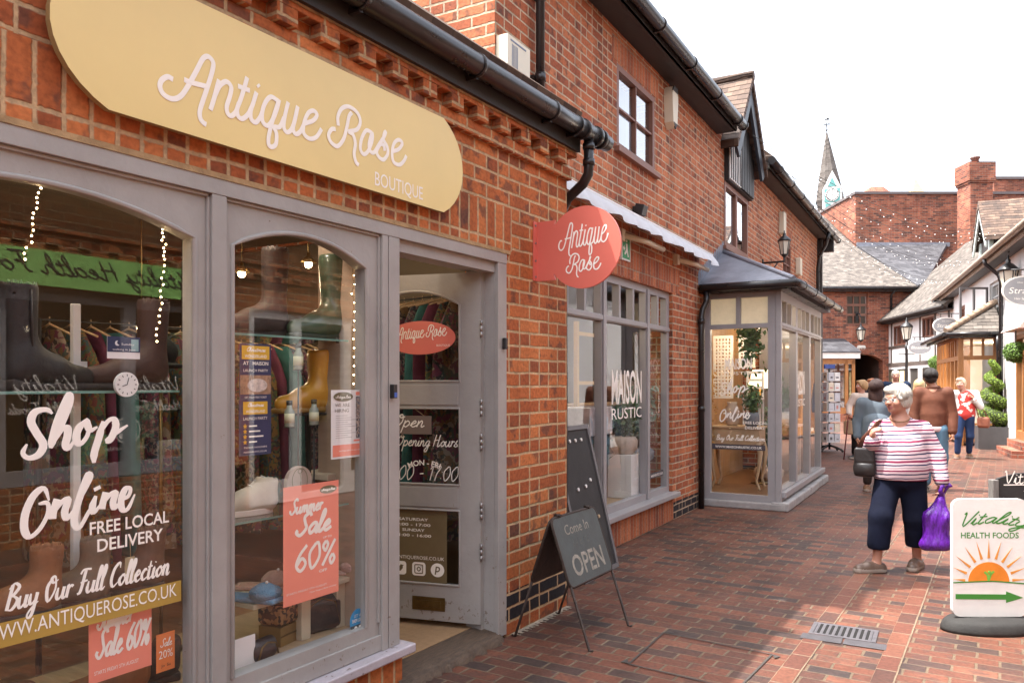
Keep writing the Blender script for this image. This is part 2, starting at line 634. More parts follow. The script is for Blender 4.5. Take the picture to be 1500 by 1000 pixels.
def tile_mat(name, tw, th, stops, rough=0.85, depth=0.02, grime=0.3):
    """overlapping roof tiles from metre UVs (v runs up the slope)"""
    if name in MATS:
        return MATS[name]
    m, t, b = nodes_of(name)
    L = t.links.new
    uv = t.nodes.new('ShaderNodeUVMap')
    nz = t.nodes.new('ShaderNodeTexNoise')
    nz.inputs['Scale'].default_value = 2.5
    nz.inputs['Detail'].default_value = 4
    L(uv.outputs[0], nz.inputs['Vector'])
    sep = t.nodes.new('ShaderNodeSeparateXYZ')
    L(uv.outputs[0], sep.inputs[0])
    sn = t.nodes.new('ShaderNodeSeparateXYZ')
    L(nz.outputs['Color'], sn.inputs[0])
    V = mth(t, 'ADD', sep.outputs[1], mth(t, 'MULTIPLY_ADD', sn.outputs[1], th * 0.8, -th * 0.4))
    v = mth(t, 'DIVIDE', V, th)
    row = mth(t, 'FLOOR', v)
    fv = mth(t, 'SUBTRACT', v, row)
    u = mth(t, 'ADD', mth(t, 'DIVIDE', sep.outputs[0], tw), mth(t, 'MULTIPLY', row, 0.5))
    colm = mth(t, 'FLOOR', u)
    fu = mth(t, 'SUBTRACT', u, colm)
    cb = t.nodes.new('ShaderNodeCombineXYZ')
    L(colm, cb.inputs[0])
    L(row, cb.inputs[1])
    wn = t.nodes.new('ShaderNodeTexWhiteNoise')
    wn.noise_dimensions = '2D'
    L(cb.outputs[0], wn.inputs['Vector'])
    n3 = t.nodes.new('ShaderNodeTexNoise')
    n3.inputs['Scale'].default_value = 5.0
    n3.inputs['Detail'].default_value = 7
    L(uv.outputs[0], n3.inputs['Vector'])
    rp = ramp(t, stops)
    L(mth(t, 'ADD', mth(t, 'MULTIPLY', wn.outputs[0], 0.6), mth(t, 'MULTIPLY_ADD', n3.outputs['Fac'], 1.0, -0.3)), rp.inputs[0])
    edge = mth(t, 'MINIMUM', fu, mth(t, 'SUBTRACT', 1.0, fu))
    em = t.nodes.new('ShaderNodeMapRange')
    em.inputs[1].default_value = 0.0
    em.inputs[2].default_value = 0.06
    L(edge, em.inputs[0])
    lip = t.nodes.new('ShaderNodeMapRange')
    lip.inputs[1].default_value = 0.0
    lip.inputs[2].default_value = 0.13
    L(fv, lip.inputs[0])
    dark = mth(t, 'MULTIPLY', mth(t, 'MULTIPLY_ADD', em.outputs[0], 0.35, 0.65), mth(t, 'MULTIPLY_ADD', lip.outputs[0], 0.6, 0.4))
    vm = t.nodes.new('ShaderNodeVectorMath')
    vm.operation = 'SCALE'
    L(rp.outputs[0], vm.inputs[0])
    L(dark, vm.inputs['Scale'])
    L(vm.outputs[0], b.inputs['Base Color'])
    b.inputs['Roughness'].default_value = rough
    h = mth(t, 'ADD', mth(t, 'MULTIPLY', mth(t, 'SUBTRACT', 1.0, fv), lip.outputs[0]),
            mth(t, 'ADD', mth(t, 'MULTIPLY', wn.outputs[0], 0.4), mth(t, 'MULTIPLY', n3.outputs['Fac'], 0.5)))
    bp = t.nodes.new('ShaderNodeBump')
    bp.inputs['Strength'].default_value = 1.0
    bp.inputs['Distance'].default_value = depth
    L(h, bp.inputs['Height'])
    L(bp.outputs[0], b.inputs['Normal'])
    MATS[name] = m
    return m

def glass_mat(name, tint=(1, 1, 1), refl=1.0):
    if name in MATS:
        return MATS[name]
    m = bpy.data.materials.new(name)
    m.use_nodes = True
    t = m.node_tree
    t.nodes.clear()
    out = t.nodes.new('ShaderNodeOutputMaterial')
    tr = t.nodes.new('ShaderNodeBsdfTransparent')
    tr.inputs[0].default_value = tint + (1,)
    gl = t.nodes.new('ShaderNodeBsdfGlossy')
    gl.inputs['Roughness'].default_value = 0.0
    gl.inputs['Color'].default_value = (1, 1, 1, 1)
    fr = t.nodes.new('ShaderNodeFresnel')
    gm = t.nodes.new('ShaderNodeNewGeometry')     # same glass seen from either side of the thin pane
    t.links.new(mth(t, 'MULTIPLY_ADD', gm.outputs['Backfacing'], 1 / 1.62 - 1.62, 1.62), fr.inputs['IOR'])
    mx = t.nodes.new('ShaderNodeMixShader')
    t.links.new(mth(t, 'MULTIPLY', fr.outputs[0], refl), mx.inputs[0])
    t.links.new(tr.outputs[0], mx.inputs[1])
    t.links.new(gl.outputs[0], mx.inputs[2])
    t.links.new(mx.outputs[0], out.inputs[0])
    MATS[name] = m
    return m

def pattern_mat(name, cols, scale=12.0, rough=0.8, dist=0.6):
    """printed cloth: warped cells in several colours"""
    if name in MATS:
        return MATS[name]
    m, t, b = nodes_of(name)
    L = t.links.new
    tc = t.nodes.new('ShaderNodeTexCoord')
    n = t.nodes.new('ShaderNodeTexNoise')
    n.inputs['Scale'].default_value = scale * 0.6
    n.inputs['Detail'].default_value = 3
    L(tc.outputs['Object'], n.inputs['Vector'])
    mx = t.nodes.new('ShaderNodeVectorMath')
    mx.operation = 'MULTIPLY_ADD'
    L(n.outputs['Color'], mx.inputs[0])
    mx.inputs[1].default_value = (dist, dist, dist)
    L(tc.outputs['Object'], mx.inputs[2])
    vo = t.nodes.new('ShaderNodeTexVoronoi')
    vo.inputs['Scale'].default_value = scale
    L(mx.outputs[0], vo.inputs['Vector'])
    sp = t.nodes.new('ShaderNodeSeparateXYZ')
    L(vo.outputs['Color'], sp.inputs[0])
    k = len(cols)
    r = ramp(t, [(i / k, c) for i, c in enumerate(cols)], 'CONSTANT')
    L(sp.outputs[0], r.inputs[0])
    L(r.outputs[0], b.inputs['Base Color'])
    b.inputs['Roughness'].default_value = rough
    MATS[name] = m
    return m

def wood_mat(name, c0, c1, rough=0.55, scale=(3, 3, 25), bump=0.25, coat=0.0):
    return mat(name, tuple((a + b) / 2 for a, b in zip(c0, c1)), rough, var=abs(c1[0] - c0[0]) / (c0[0] + c1[0] + 1e-6), vs=1.6, bump=bump, bs=4.0,
               streak=scale, coat=coat)
# ---------------------------------------------------------------- lettering
_TC = {}
def text2d(s, bold=False):
    """outline triangles of a line of sans lettering, cap height ~0.73 of 1 em"""
    k = (s, bold)
    if k in _TC:
        return _TC[k]
    cu = bpy.data.curves.new('lettering', 'FONT')
    cu.body = s
    cu.size = 1.0
    cu.resolution_u = 3
    if bold:
        cu.offset = 0.016
    ob = bpy.data.objects.new('lettering', cu)
    COL.objects.link(ob)
    dg = bpy.context.evaluated_depsgraph_get()
    dg.update()
    me = bpy.data.meshes.new_from_object(ob.evaluated_get(dg))
    V = [(v.co.x, v.co.y) for v in me.vertices]
    Fs = [tuple(p.vertices) for p in me.polygons]
    bpy.data.objects.remove(ob)
    bpy.data.curves.remove(cu)
    bpy.data.meshes.remove(me)
    if V:
        x0 = min(p[0] for p in V)
        x1 = max(p[0] for p in V)
    else:
        x0, x1 = 0, 1
    V = [(x - x0, y) for x, y in V]
    _TC[k] = (V, Fs, x1 - x0)
    return _TC[k]

def put_text(mb, s, fr, u, v, w=None, cap=None, m=0, d=0.002, align='l', bold=False, shear=0.0, arc=0.0, rise=0.0):
    """lettering on frame fr with its baseline at (u, v): width w and/or cap height cap in metres"""
    V, Fs, wd_ = text2d(s, bold)
    if not V:
        return
    sy = cap / 0.73 if cap else w / wd_
    sx = w / wd_ if w else sy
    W = wd_ * sx
    ox = {'l': 0, 'c': -W / 2, 'r': -W}[align]
    P = []
    for x, y in V:
        X, Y = ox + x * sx + y * sy * shear, y * sy
        if arc:
            a = X / arc
            X, Y = math.sin(a) * (arc + Y), math.cos(a) * (arc + Y) - arc
        P.append(fr(u + X, v + Y + rise * X, d))
    f2 = []
    for f in Fs:
        a = sum(V[f[i]][0] * V[f[(i + 1) % len(f)]][1] - V[f[(i + 1) % len(f)]][0] * V[f[i]][1] for i in range(len(f)))
        f2.append(f if a > 0 else f[::-1])
    mb.add(P, f2, m)

def crom(P, n=5):
    P = [np.array(p, float) for p in P]
    if len(P) < 3:
        return P
    Q = [2 * P[0] - P[1]] + P + [2 * P[-1] - P[-2]]
    out = []
    for i in range(1, len(Q) - 2):
        for k in range(n):
            t = k / n
            a, b, c, d = Q[i - 1], Q[i], Q[i + 1], Q[i + 2]
            out.append(0.5 * ((2 * b) + (c - a) * t + (2 * a - 5 * b + 4 * c - d) * t * t + (3 * b - a - 3 * c + d) * t ** 3))
    out.append(P[-1])
    return out

def put_strokes(mb, strokes, fr, wid, m=0, brush=0.0, raise_=0.03, base=0.0012, n=5):
    """strokes: 2-D polylines in frame metres. brush>0 thins the upstrokes like a brush pen."""
    N = (fr(0, 0, 1) - fr(0, 0, 0)).normalized()
    for k, st in enumerate(strokes):
        C = crom(st, n)
        L = len(C)
        rs = []
        for i in range(L):
            t = C[min(i + 1, L - 1)] - C[max(i - 1, 0)]
            l = np.hypot(*t) + 1e-9
            th = wid * 0.5
            if brush:
                dn = max(0.0, -t[1] / l)
                th *= (1 - brush) + brush * dn ** 0.8 + 0.15 * brush * (1 - dn)
                e = min(i, L - 1 - i) / 3.0 if L > 9 else 1.0
                th *= min(1.0, 0.45 + 0.55 * e)
            rs.append(th)
        pts = [fr(c[0], c[1], base + 0.0002 * (k % 5)) for c in C]
        mb.tube(pts, rs, 8 if not brush else 6, m, flat=(N, raise_))

GL = {  # handwriting skeleton, x-height 1, (advance, strokes)
 'a': (1.05, [[(.85, .85), (.5, 1), (.12, .55), (.3, .03), (.65, .25), (.86, .95), (.8, .3), (.95, .02), (1.15, .25)]]),
 'b': (.9, [[(0, .2), (.38, 1.6), (.3, 2.1), (.14, 1.8), (.1, .25), (.4, 0), (.75, .45), (.5, .95), (.15, .6)]]),
 'c': (.85, [[(.75, .8), (.5, 1), (.12, .5), (.4, 0), (.95, .3)]]),
 'd': (1.05, [[(.75, .85), (.45, 1), (.12, .5), (.35, 0), (.66, .35), (.85, 2.1), (.78, .25), (.95, 0), (1.12, .25)]]),
 'e': (.85, [[(0, .2), (.25, .45), (.65, .72), (.45, 1.02), (.12, .5), (.4, 0), (.95, .3)]]),
 'f': (.6, [[(0, .2), (.5, 1.7), (.45, 2.1), (.25, 1.7), (.15, -.6), (.3, -.9), (.4, -.2), (.65, .25)]]),
 'g': (.95, [[(.75, .85), (.45, 1), (.12, .5), (.35, .05), (.65, .35), (.77, .95), (.66, -.6), (.35, -1), (.14, -.7), (.5, -.15), (1, .25)]]),
 'h': (1.05, [[(0, .2), (.4, 1.5), (.34, 2.1), (.18, 1.8), (.12, 0)], [(.12, .3), (.45, .97), (.7, .8), (.68, .2), (.85, 0), (1.1, .25)]]),
 'i': (.52, [[(0, .2), (.2, 1), (.17, .2), (.35, 0), (.58, .25)], [(.25, 1.42), (.29, 1.5)]]),
 'l': (.52, [[(0, .2), (.4, 1.6), (.32, 2.15), (.16, 1.8), (.12, .3), (.3, 0), (.58, .25)]]),
 'm': (1.4, [[(.05, 1), (.12, .9), (.1, 0)], [(.11, .4), (.4, 1), (.58, .8), (.56, 0)], [(.57, .4), (.88, 1), (1.06, .8), (1.04, .2), (1.2, 0), (1.45, .25)]]),
 'n': (.98, [[(.05, 1), (.12, .9), (.1, 0)], [(.11, .35), (.42, 1), (.64, .8), (.62, .2), (.78, 0), (1.03, .25)]]),
 'o': (.95, [[(.5, 1), (.12, .5), (.42, 0), (.8, .5), (.5, 1), (.66, .82), (1.02, .85)]]),
 'p': (.95, [[(.1, 1), (.12, .9), (.05, -1)], [(.1, .5), (.45, 1), (.8, .55), (.45, 0), (.14, .2)]]),
 'q': (1.0, [[(.75, .85), (.45, 1), (.12, .5), (.35, .05), (.65, .35), (.78, .95), (.66, -.6), (.8, -1), (.95, -.6), (.78, -.05), (1.05, .25)]]),
 'r': (.68, [[(.05, .9), (.15, 1), (.12, 0)], [(.13, .5), (.4, .97), (.68, .85)]]),
 's': (.75, [[(0, .1), (.38, 1.1), (.42, .95), (.3, .65), (.6, .3), (.4, 0), (.1, .15)], [(.5, .05), (.8, .25)]]),
 't': (.58, [[(.22, 1.65), (.15, .25), (.35, 0), (.62, .25)], [(-.08, 1.12), (.52, 1.17)]]),
 'u': (1.05, [[(.08, 1), (.05, .3), (.3, 0), (.65, .4), (.73, 1), (.7, .25), (.88, 0), (1.12, .25)]]),
 'v': (.8, [[(.05, .95), (.15, .95), (.35, .02), (.7, .95), (.9, .85)]]),
 'y': (.98, [[(.08, 1), (.08, .4), (.3, .1), (.65, .45), (.74, 1), (.62, -.6), (.32, -1), (.12, -.7), (.5, -.15), (1.02, .25)]]),
 'A': (1.5, [[(-.1, .75), (-.35, .75), (-.4, .3), (0, 0), (.45, .7), (.85, 1.9), (1.1, 1.95), (1.15, 1.5), (.98, .2), (1.2, -.1)], [(.3, .95), (1.05, .85)]]),
 'B': (1.25, [[(.3, 2), (.2, 0)], [(0, 1.7), (.5, 2.1), (1, 1.75), (.55, 1.15), (.35, 1.1)], [(.5, 1.15), (1.1, .7), (.7, .02), (.1, .1)]]),
 'C': (1.05, [[(1, 1.6), (.85, 2.1), (.3, 1.6), (.15, .6), (.5, 0), (1.08, .4)]]),
 'F': (1.05, [[(0, 1.75), (.3, 2.1), (1.15, 2.05)], [(.55, 2.05), (.38, .3), (.05, .05)], [(.2, .98), (.95, 1.12)]]),
 'H': (1.4, [[(.25, 2.1), (.15, 0)], [(1, 2.1), (.92, .2), (1.1, 0), (1.4, .3)], [(0, 1), (.6, 1.15), (1.15, 1.1)]]),
 'I': (.6, [[(.3, 2.1), (.25, 0)], [(.05, 2.1), (.55, 2.1)], [(0, 0), (.5, 0)]]),
 'O': (1.3, [[(.7, 2.1), (.15, 1.2), (.5, 0), (1.05, .9), (.8, 2), (.45, 1.85), (.7, 1.5), (1.2, 1.7)]]),
 'R': (1.2, [[(.15, 1.4), (.3, 1.95), (.8, 2.1), (1.1, 1.6), (.75, 1.1), (.5, 1.05)], [(.6, 1.9), (.45, .6), (.1, 0), (-.25, .3), (-.05, .65)], [(.55, 1.08), (.85, .6), (.95, -.1), (1.2, -.3)]]),
 'S': (1.2, [[(1.2, 1.75), (.95, 2.1), (.5, 1.75), (.7, 1.15), (.95, .6), (.5, 0), (0, .3), (.1, .55)]]),
 'V': (1.1, [[(0, 1.95), (.15, 2.05), (.45, .05), (1.1, 2.1)]]),
 'W': (1.7, [[(0, 2), (.3, .05), (.8, 1.6), (1.05, .05), (1.6, 2.1)]]),
 ' ': (.6, []), "'": (.3, [[(.15, 2.1), (.1, 1.7)]]),
 '0': (1.1, [[(.55, 2), (.1, 1.2), (.4, 0), (.95, .8), (.8, 1.9), (.55, 2)]]),
 '1': (.6, [[(.1, 1.6), (.4, 2), (.3, 0)]]), '7': (.95, [[(.05, 1.95), (.9, 2), (.5, 1), (.35, 0)]]),
 '6': (1.0, [[(.8, 2), (.3, 1.3), (.1, .5), (.5, 0), (.85, .5), (.5, 1), (.15, .5)]]),
 '9': (1.0, [[(.85, 1.5), (.5, 2), (.15, 1.5), (.45, 1.05), (.85, 1.5), (.8, .8), (.6, 0)]]),
 '2': (1.0, [[(.1, 1.6), (.5, 2), (.85, 1.5), (.4, .6), (.05, 0), (.9, .05)]]), '4': (1.0, [[(.6, 2), (.05, .7), (.95, .7)], [(.7, 1.2), (.6, 0)]]),
 '%': (1.3, [[(.3, 2), (.1, 1.6), (.35, 1.2), (.5, 1.7), (.3, 2)], [(1.1, 2), (.2, 0)], [(1, .8), (.8, .4), (1, 0), (1.2, .4), (1, .8)]]),
 ':': (.4, [[(.22, 1.2), (.24, 1.28)], [(.17, .3), (.19, .38)]]), '-': (.9, [[(.2, .9), (.7, .95)]]),
}
def script2d(s, shear=0.28):
    out, x = [], 0.0
    for ch in s:
        adv, st = GL.get(ch, GL[' '])
        for k in st:
            out.append([(x + a + b * shear, b) for a, b in k])
        x += adv
    return out, x

def put_script(mb, s, fr, u, v, w, h, m=0, wid=None, brush=0.0, align='l', shear=0.28, rise=0.0, arc=0.0):
    """handwriting, total width w, x-height h, baseline (u, v)"""
    st, W = script2d(s, shear)
    ox = {'l': 0, 'c': -w / 2, 'r': -w}[align]
    def mp(x, y):
        X, Y = ox + x * w / W, y * h
        if arc:
            a = X / arc
            X, Y = math.sin(a) * (arc + Y), math.cos(a) * (arc + Y) - arc
        return (u + X, v + Y + rise * X)
    put_strokes(mb, [[mp(a, b) for a, b in k] for k in st], fr, wid or h * 0.22, m, brush, n=4)

# the sign writer's "Antique Rose", followed stroke by stroke, on the shop-front plane
def _tr(st, ox, oy, k, x0):
    return [[onx(ox + a / k, oy + b / k, x0) for a, b in s] for s in st]
ANTIQUE = _tr([
 [(215, 352), (165, 328), (110, 360), (95, 420), (130, 490), (210, 530), (290, 500), (370, 380), (430, 270), (490, 160), (540, 145), (582, 200), (570, 290), (530, 420), (490, 540), (460, 640), (465, 710), (495, 750), (520, 765)],
 [(315, 352), (375, 378), (525, 418)],
 [(635, 355), (610, 450), (585, 540), (556, 632)],
 [(600, 490), (640, 410), (700, 372), (745, 420), (735, 500), (705, 600), (715, 665), (750, 685), (790, 645), (815, 570)],
 [(892, 332), (865, 430), (830, 540), (800, 620), (810, 690), (850, 712), (900, 670), (930, 610)],
 [(808, 412), (918, 455)],
 [(978, 468), (950, 560), (925, 640), (930, 715), (970, 745), (1010, 700), (1030, 650)],
 [(988, 398), (1003, 422)],
 [(1170, 545), (1110, 512), (1060, 560), (1030, 650), (1035, 740), (1080, 775), (1125, 720), (1165, 620), (1185, 535)],
 [(1185, 535), (1150, 640), (1115, 760), (1088, 880), (1090, 950), (1120, 970), (1155, 940), (1160, 850), (1140, 790), (1190, 785), (1230, 700)],
], 220, 60, 6.2476, 0.06) + _tr([
 [(18, 115), (-10, 230), (-20, 330), (10, 375), (55, 330), (100, 150)],
 [(100, 150), (80, 250), (60, 340), (80, 390), (120, 370), (155, 300)],
 [(155, 300), (230, 275), (265, 225), (235, 190), (190, 210), (155, 290), (150, 380), (200, 430), (260, 415), (305, 345)],
], 420, 130, 5.882, 0.06)
ROSE = _tr([
 [(448, 318), (445, 240), (480, 170), (540, 155), (610, 205), (638, 280), (610, 350), (540, 370), (575, 395), (595, 470), (585, 560), (600, 630), (625, 658)],
 [(565, 205), (540, 240), (520, 340), (490, 440), (440, 495), (385, 460), (365, 400), (390, 350), (425, 348)],
 [(740, 380), (690, 360), (650, 430), (640, 520), (670, 565), (710, 530), (742, 440), (740, 380), (715, 470), (720, 530), (755, 550), (800, 480), (845, 410), (858, 372), (845, 385), (840, 440), (870, 500), (875, 560), (840, 610), (800, 590), (780, 540), (810, 480), (840, 490), (850, 535)],
 [(915, 540), (970, 520), (1000, 470), (970, 440), (930, 470), (912, 550), (925, 630), (975, 655), (1015, 620), (1035, 575)],
], 420, 130, 5.882, 0.06)
def norm2(st):
    xs = [p[0] for s in st for p in s]
    ys = [p[1] for s in st for p in s]
    x0, y0 = min(xs), min(ys)
    return [[(p[0] - x0, p[1] - y0) for p in s] for s in st], max(xs) - x0, max(ys) - y0
ANT_N, ANT_W, ANT_H = norm2(ANTIQUE)
ROS_N, ROS_W, ROS_H = norm2(ROSE)
AR_N, AR_W, AR_H = norm2(ANTIQUE + ROSE)
def put_norm(mb, N3, fr, u, v, w, m=0, wid=0.006, h=None, shear=0.0):
    st, W, H = N3
    k = w / W
    kv = (h / H) if h else k
    put_strokes(mb, [[(u + a * k + b * kv * shear, v + b * kv) for a, b in s] for s in st], fr, wid, m)

SHOP_T = _tr([
 [(235, 190), (200, 165), (130, 180), (105, 240), (140, 310), (180, 380), (150, 440), (90, 460), (55, 430), (80, 375)],
 [(225, 400), (300, 250), (350, 120), (345, 70), (315, 120), (265, 240), (235, 350), (225, 400)],
 [(230, 390), (290, 290), (325, 275), (328, 320), (315, 380), (335, 400), (370, 350)],
 [(440, 230), (395, 280), (380, 340), (405, 375), (450, 320), (455, 250), (440, 230), (465, 290), (510, 270)],
 [(545, 235), (520, 330), (490, 430), (488, 490)],
 [(510, 340), (570, 240), (610, 225), (622, 270), (590, 345), (565, 355), (620, 310), (695, 260)],
], 20, 560, 4.167, -0.05)
ONLINE_T = _tr([
 [(215, 720), (185, 645), (120, 690), (70, 800), (65, 900), (100, 940), (160, 890), (207, 800), (205, 735), (150, 740)],
 [(265, 710), (240, 790), (235, 832)],
 [(242, 800), (300, 720), (330, 715), (310, 790), (325, 830), (360, 780)],
 [(360, 780), (430, 660), (472, 575), (455, 560), (415, 660), (375, 790), (370, 860), (400, 885), (450, 800), (480, 750)],
 [(500, 690), (478, 760), (490, 790), (535, 735)],
 [(505, 635), (513, 655)],
 [(562, 668), (542, 740), (537, 772)],
 [(545, 742), (590, 680), (620, 672), (605, 730), (617, 765), (652, 720)],
 [(652, 720), (700, 690), (710, 645), (680, 650), (655, 710), (660, 770), (695, 770), (738, 680)],
], 20, 560, 4.167, -0.05)
SHOP_N, ONL_N = norm2(SHOP_T), norm2(ONLINE_T)

def ellipse(cx, cy, rx, ry, n=40):
    return [(cx + rx * math.cos(2 * math.pi * i / n), cy + ry * math.sin(2 * math.pi * i / n)) for i in range(n)]

def arc_top(u0, u1, v0, v1, rise, n=14):
    """rectangle outline with a segmental arched head: spring height v1, crown v1+rise"""
    w = u1 - u0
    R = (w * w / 4 + rise * rise) / (2 * rise)
    cy = v1 + rise - R
    a = math.asin(min(1, w / 2 / R))
    pts = [(u0, v0), (u1, v0)]
    for i in range(n + 1):
        t = a - 2 * a * i / n
        pts.append(((u0 + u1) / 2 + R * math.sin(t), cy + R * math.cos(t)))
    return pts

def rrect(u0, u1, v0, v1, r, n=6):
    pts = []
    for cx, cy, a0 in ((u1 - r, v1 - r, 0), (u0 + r, v1 - r, 90), (u0 + r, v0 + r, 180), (u1 - r, v0 + r, 270)):
        for i in range(n + 1):
            a = rad(a0 + 90 * i / n)
            pts.append((cx + r * math.cos(a), cy + r * math.sin(a)))
    return pts

# ---------------------------------------------------------------- smooth solids grown from simple bodies (people, shoes, bags)
def sdf_mesh(prims, vox, relax=1):
    """prims: ('c', a, b, ra, rb, k, m) tapered limb | ('e', c, r, k, m[, R]) egg | ('b', c, half, round, k, m[, R]) rounded box; leading '-' cuts"""
    lo = np.array([1e9] * 3)
    hi = -lo
    bb = []
    for p in prims:
        t = p[0].lstrip('-')
        if t == 'c':
            a, b = np.array(p[1], float), np.array(p[2], float)
            r = max(p[3], p[4])
            l, h = np.minimum(a, b) - r, np.maximum(a, b) + r
        elif t == 'e':
            c = np.array(p[1], float)
            r = np.array(p[2], float)
            if len(p) > 5 and p[5] is not None:
                r = np.array([max(r)] * 3)
            l, h = c - r, c + r
        else:
            c = np.array(p[1], float)
            r = np.array(p[2], float)
            if len(p) > 6 and p[6] is not None:
                r = np.array([np.linalg.norm(r)] * 3)
            l, h = c - r, c + r
        bb.append((l, h))
        if p[0][0] != '-':
            lo = np.minimum(lo, l)
            hi = np.maximum(hi, h)
    lo = lo - 4 * vox - 0.02
    hi = hi + 4 * vox + 0.02
    dim = np.ceil((hi - lo) / vox).astype(int) + 1
    A = np.full(dim, 0.3, np.float32)
    B = np.full(dim, 9.0, np.float32)
    Mi = np.zeros(dim, np.int8)
    for p, (l, h) in zip(prims, bb):
        t = p[0].lstrip('-')
        k = {'c': 5, 'e': 3, 'b': 4}[t]
        kk = p[k]
        m = p[k + 1]
        pad = kk + 3 * vox + 0.01
        i0 = np.maximum(0, np.floor((l - pad - lo) / vox).astype(int))
        i1 = np.minimum(dim, np.ceil((h + pad - lo) / vox).astype(int) + 1)
        if np.any(i1 <= i0):
            continue
        sl_ = tuple(slice(a, b) for a, b in zip(i0, i1))
        X = [(lo[q] + vox * np.arange(i0[q], i1[q])).astype(np.float32) for q in range(3)]
        G = np.stack(np.meshgrid(*X, indexing='ij'), -1)
        if t == 'c':
            a, b = np.array(p[1], np.float32), np.array(p[2], np.float32)
            ab = b - a
            L2 = float(ab @ ab) + 1e-9
            tt = np.clip(((G - a) @ ab) / L2, 0, 1)
            d = np.linalg.norm(G - a - tt[..., None] * ab, axis=-1) - (p[3] + (p[4] - p[3]) * tt)
        elif t == 'e':
            q = G - np.array(p[1], np.float32)
            if len(p) > 5 and p[5] is not None:
                q = q @ np.array(p[5], np.float32)
            r = np.array(p[2], np.float32)
            k0 = np.linalg.norm(q / r, axis=-1)
            k1 = np.linalg.norm(q / (r * r), axis=-1) + 1e-6
            d = k0 * (k0 - 1) / k1
        else:
            q = G - np.array(p[1], np.float32)
            if len(p) > 6 and p[6] is not None:
                q = q @ np.array(p[6], np.float32)
            w = np.abs(q) - (np.array(p[2], np.float32) - p[3])
            d = np.linalg.norm(np.maximum(w, 0), axis=-1) + np.minimum(w.max(-1), 0) - p[3]
        d = d.astype(np.float32)
        cur = A[sl_]
        if p[0][0] == '-':
            d = -d
            hh = np.maximum(kk - np.abs(cur - d), 0) / max(kk, 1e-6)
            A[sl_] = np.maximum(cur, d) + hh * hh * kk * 0.25
            if m is not None:
                mm = Mi[sl_]
                mm[(d > cur)] = m
        else:
            hh = np.maximum(kk - np.abs(cur - d), 0) / max(kk, 1e-6)
            A[sl_] = np.minimum(cur, d) - hh * hh * kk * 0.25
            bs = B[sl_]
            nb = d < bs
            Mi[sl_][nb] = m
            bs[nb] = d[nb]
    ins = A < 0
    c8 = [(i, j, k) for i in (0, 1) for j in (0, 1) for k in (0, 1)]
    cs = dim - 1
    cnt = np.zeros(cs, np.int8)
    for i, j, k in c8:
        cnt += ins[i:i + cs[0], j:j + cs[1], k:k + cs[2]]
    act = (cnt > 0) & (cnt < 8)
    idx = np.full(cs, -1, np.int64)
    ac = np.argwhere(act)
    idx[act] = np.arange(len(ac))
    acc = np.zeros((len(ac), 3))
    num = np.zeros(len(ac))
    cv = {c: A[ac[:, 0] + c[0], ac[:, 1] + c[1], ac[:, 2] + c[2]].astype(float) for c in c8}
    for c in c8:
        for ax in range(3):
            if c[ax] == 0:
                e = list(c)
                e[ax] = 1
                va, vb = cv[c], cv[tuple(e)]
                cr = (va < 0) != (vb < 0)
                tt = np.where(cr, va / np.where(cr, va - vb, 1), 0)
                pt = np.tile(np.array(c, float), (len(ac), 1))
                pt[:, ax] += tt
                acc[cr] += pt[cr]
                num[cr] += 1
    V = lo + (ac + acc / num[:, None]) * vox
    quads, qm = [], []
    for ax in range(3):
        a1, a2 = [(1, 2), (2, 0), (0, 1)][ax]
        s0 = [slice(None)] * 3
        s1 = [slice(None)] * 3
        s0[ax] = slice(0, -1)
        s1[ax] = slice(1, None)
        A0, A1 = ins[tuple(s0)], ins[tuple(s1)]
        E = np.argwhere(A0 != A1)
        E = E[(E[:, a1] > 0) & (E[:, a2] > 0) & (E[:, a1] < dim[a1] - 1) & (E[:, a2] < dim[a2] - 1)]
        def cell(da, db):
            q = E.copy()
            q[:, a1] += da
            q[:, a2] += db
            return idx[q[:, 0], q[:, 1], q[:, 2]]
        Q = np.stack([cell(-1, -1), cell(0, -1), cell(0, 0), cell(-1, 0)], 1)
        fl = ~A0[E[:, 0], E[:, 1], E[:, 2]]
        Q[fl] = Q[fl][:, ::-1]
        quads.append(Q)
        qm.append(Mi[E[:, 0], E[:, 1], E[:, 2]])
    Q = np.concatenate(quads)
    qm = np.concatenate(qm)
    ok = (Q >= 0).all(1)
    Q, qm = Q[ok], qm[ok]
    for _ in range(relax):
        s = np.zeros_like(V)
        n = np.zeros(len(V))
        for i in range(4):
            for j in (1, 3):
                np.add.at(s, Q[:, i], V[Q[:, (i + j) % 4]])
                np.add.at(n, Q[:, i], 1)
        V = 0.5 * V + 0.5 * s / np.maximum(n, 1)[:, None]
    return V, Q, qm

def sdf_obj(name, prims, vox, mats, parent=None, relax=1, loc=None, rotz=0.0):
    V, Q, qm = sdf_mesh(prims, vox, relax)
    me = bpy.data.meshes.new(name)
    me.vertices.add(len(V))
    me.vertices.foreach_set('co', V.astype(np.float32).ravel())
    me.loops.add(4 * len(Q))
    me.loops.foreach_set('vertex_index', Q.astype(np.int32).ravel())
    me.polygons.add(len(Q))
    me.polygons.foreach_set('loop_start', np.arange(0, 4 * len(Q), 4, dtype=np.int32))
    if not isinstance(mats, (list, tuple)):
        mats = [mats]
    for q in mats:
        me.materials.append(q)
    me.polygons.foreach_set('material_index', qm.astype(np.int32))
    me.polygons.foreach_set('use_smooth', np.ones(len(Q), bool))
    me.update()
    me.validate()
    o = bpy.data.objects.new(name, me)
    COL.objects.link(o)
    if parent is not None:
        o.parent = parent
    if loc is not None:
        o.location = loc
    o.rotation_euler[2] = rotz
    return o
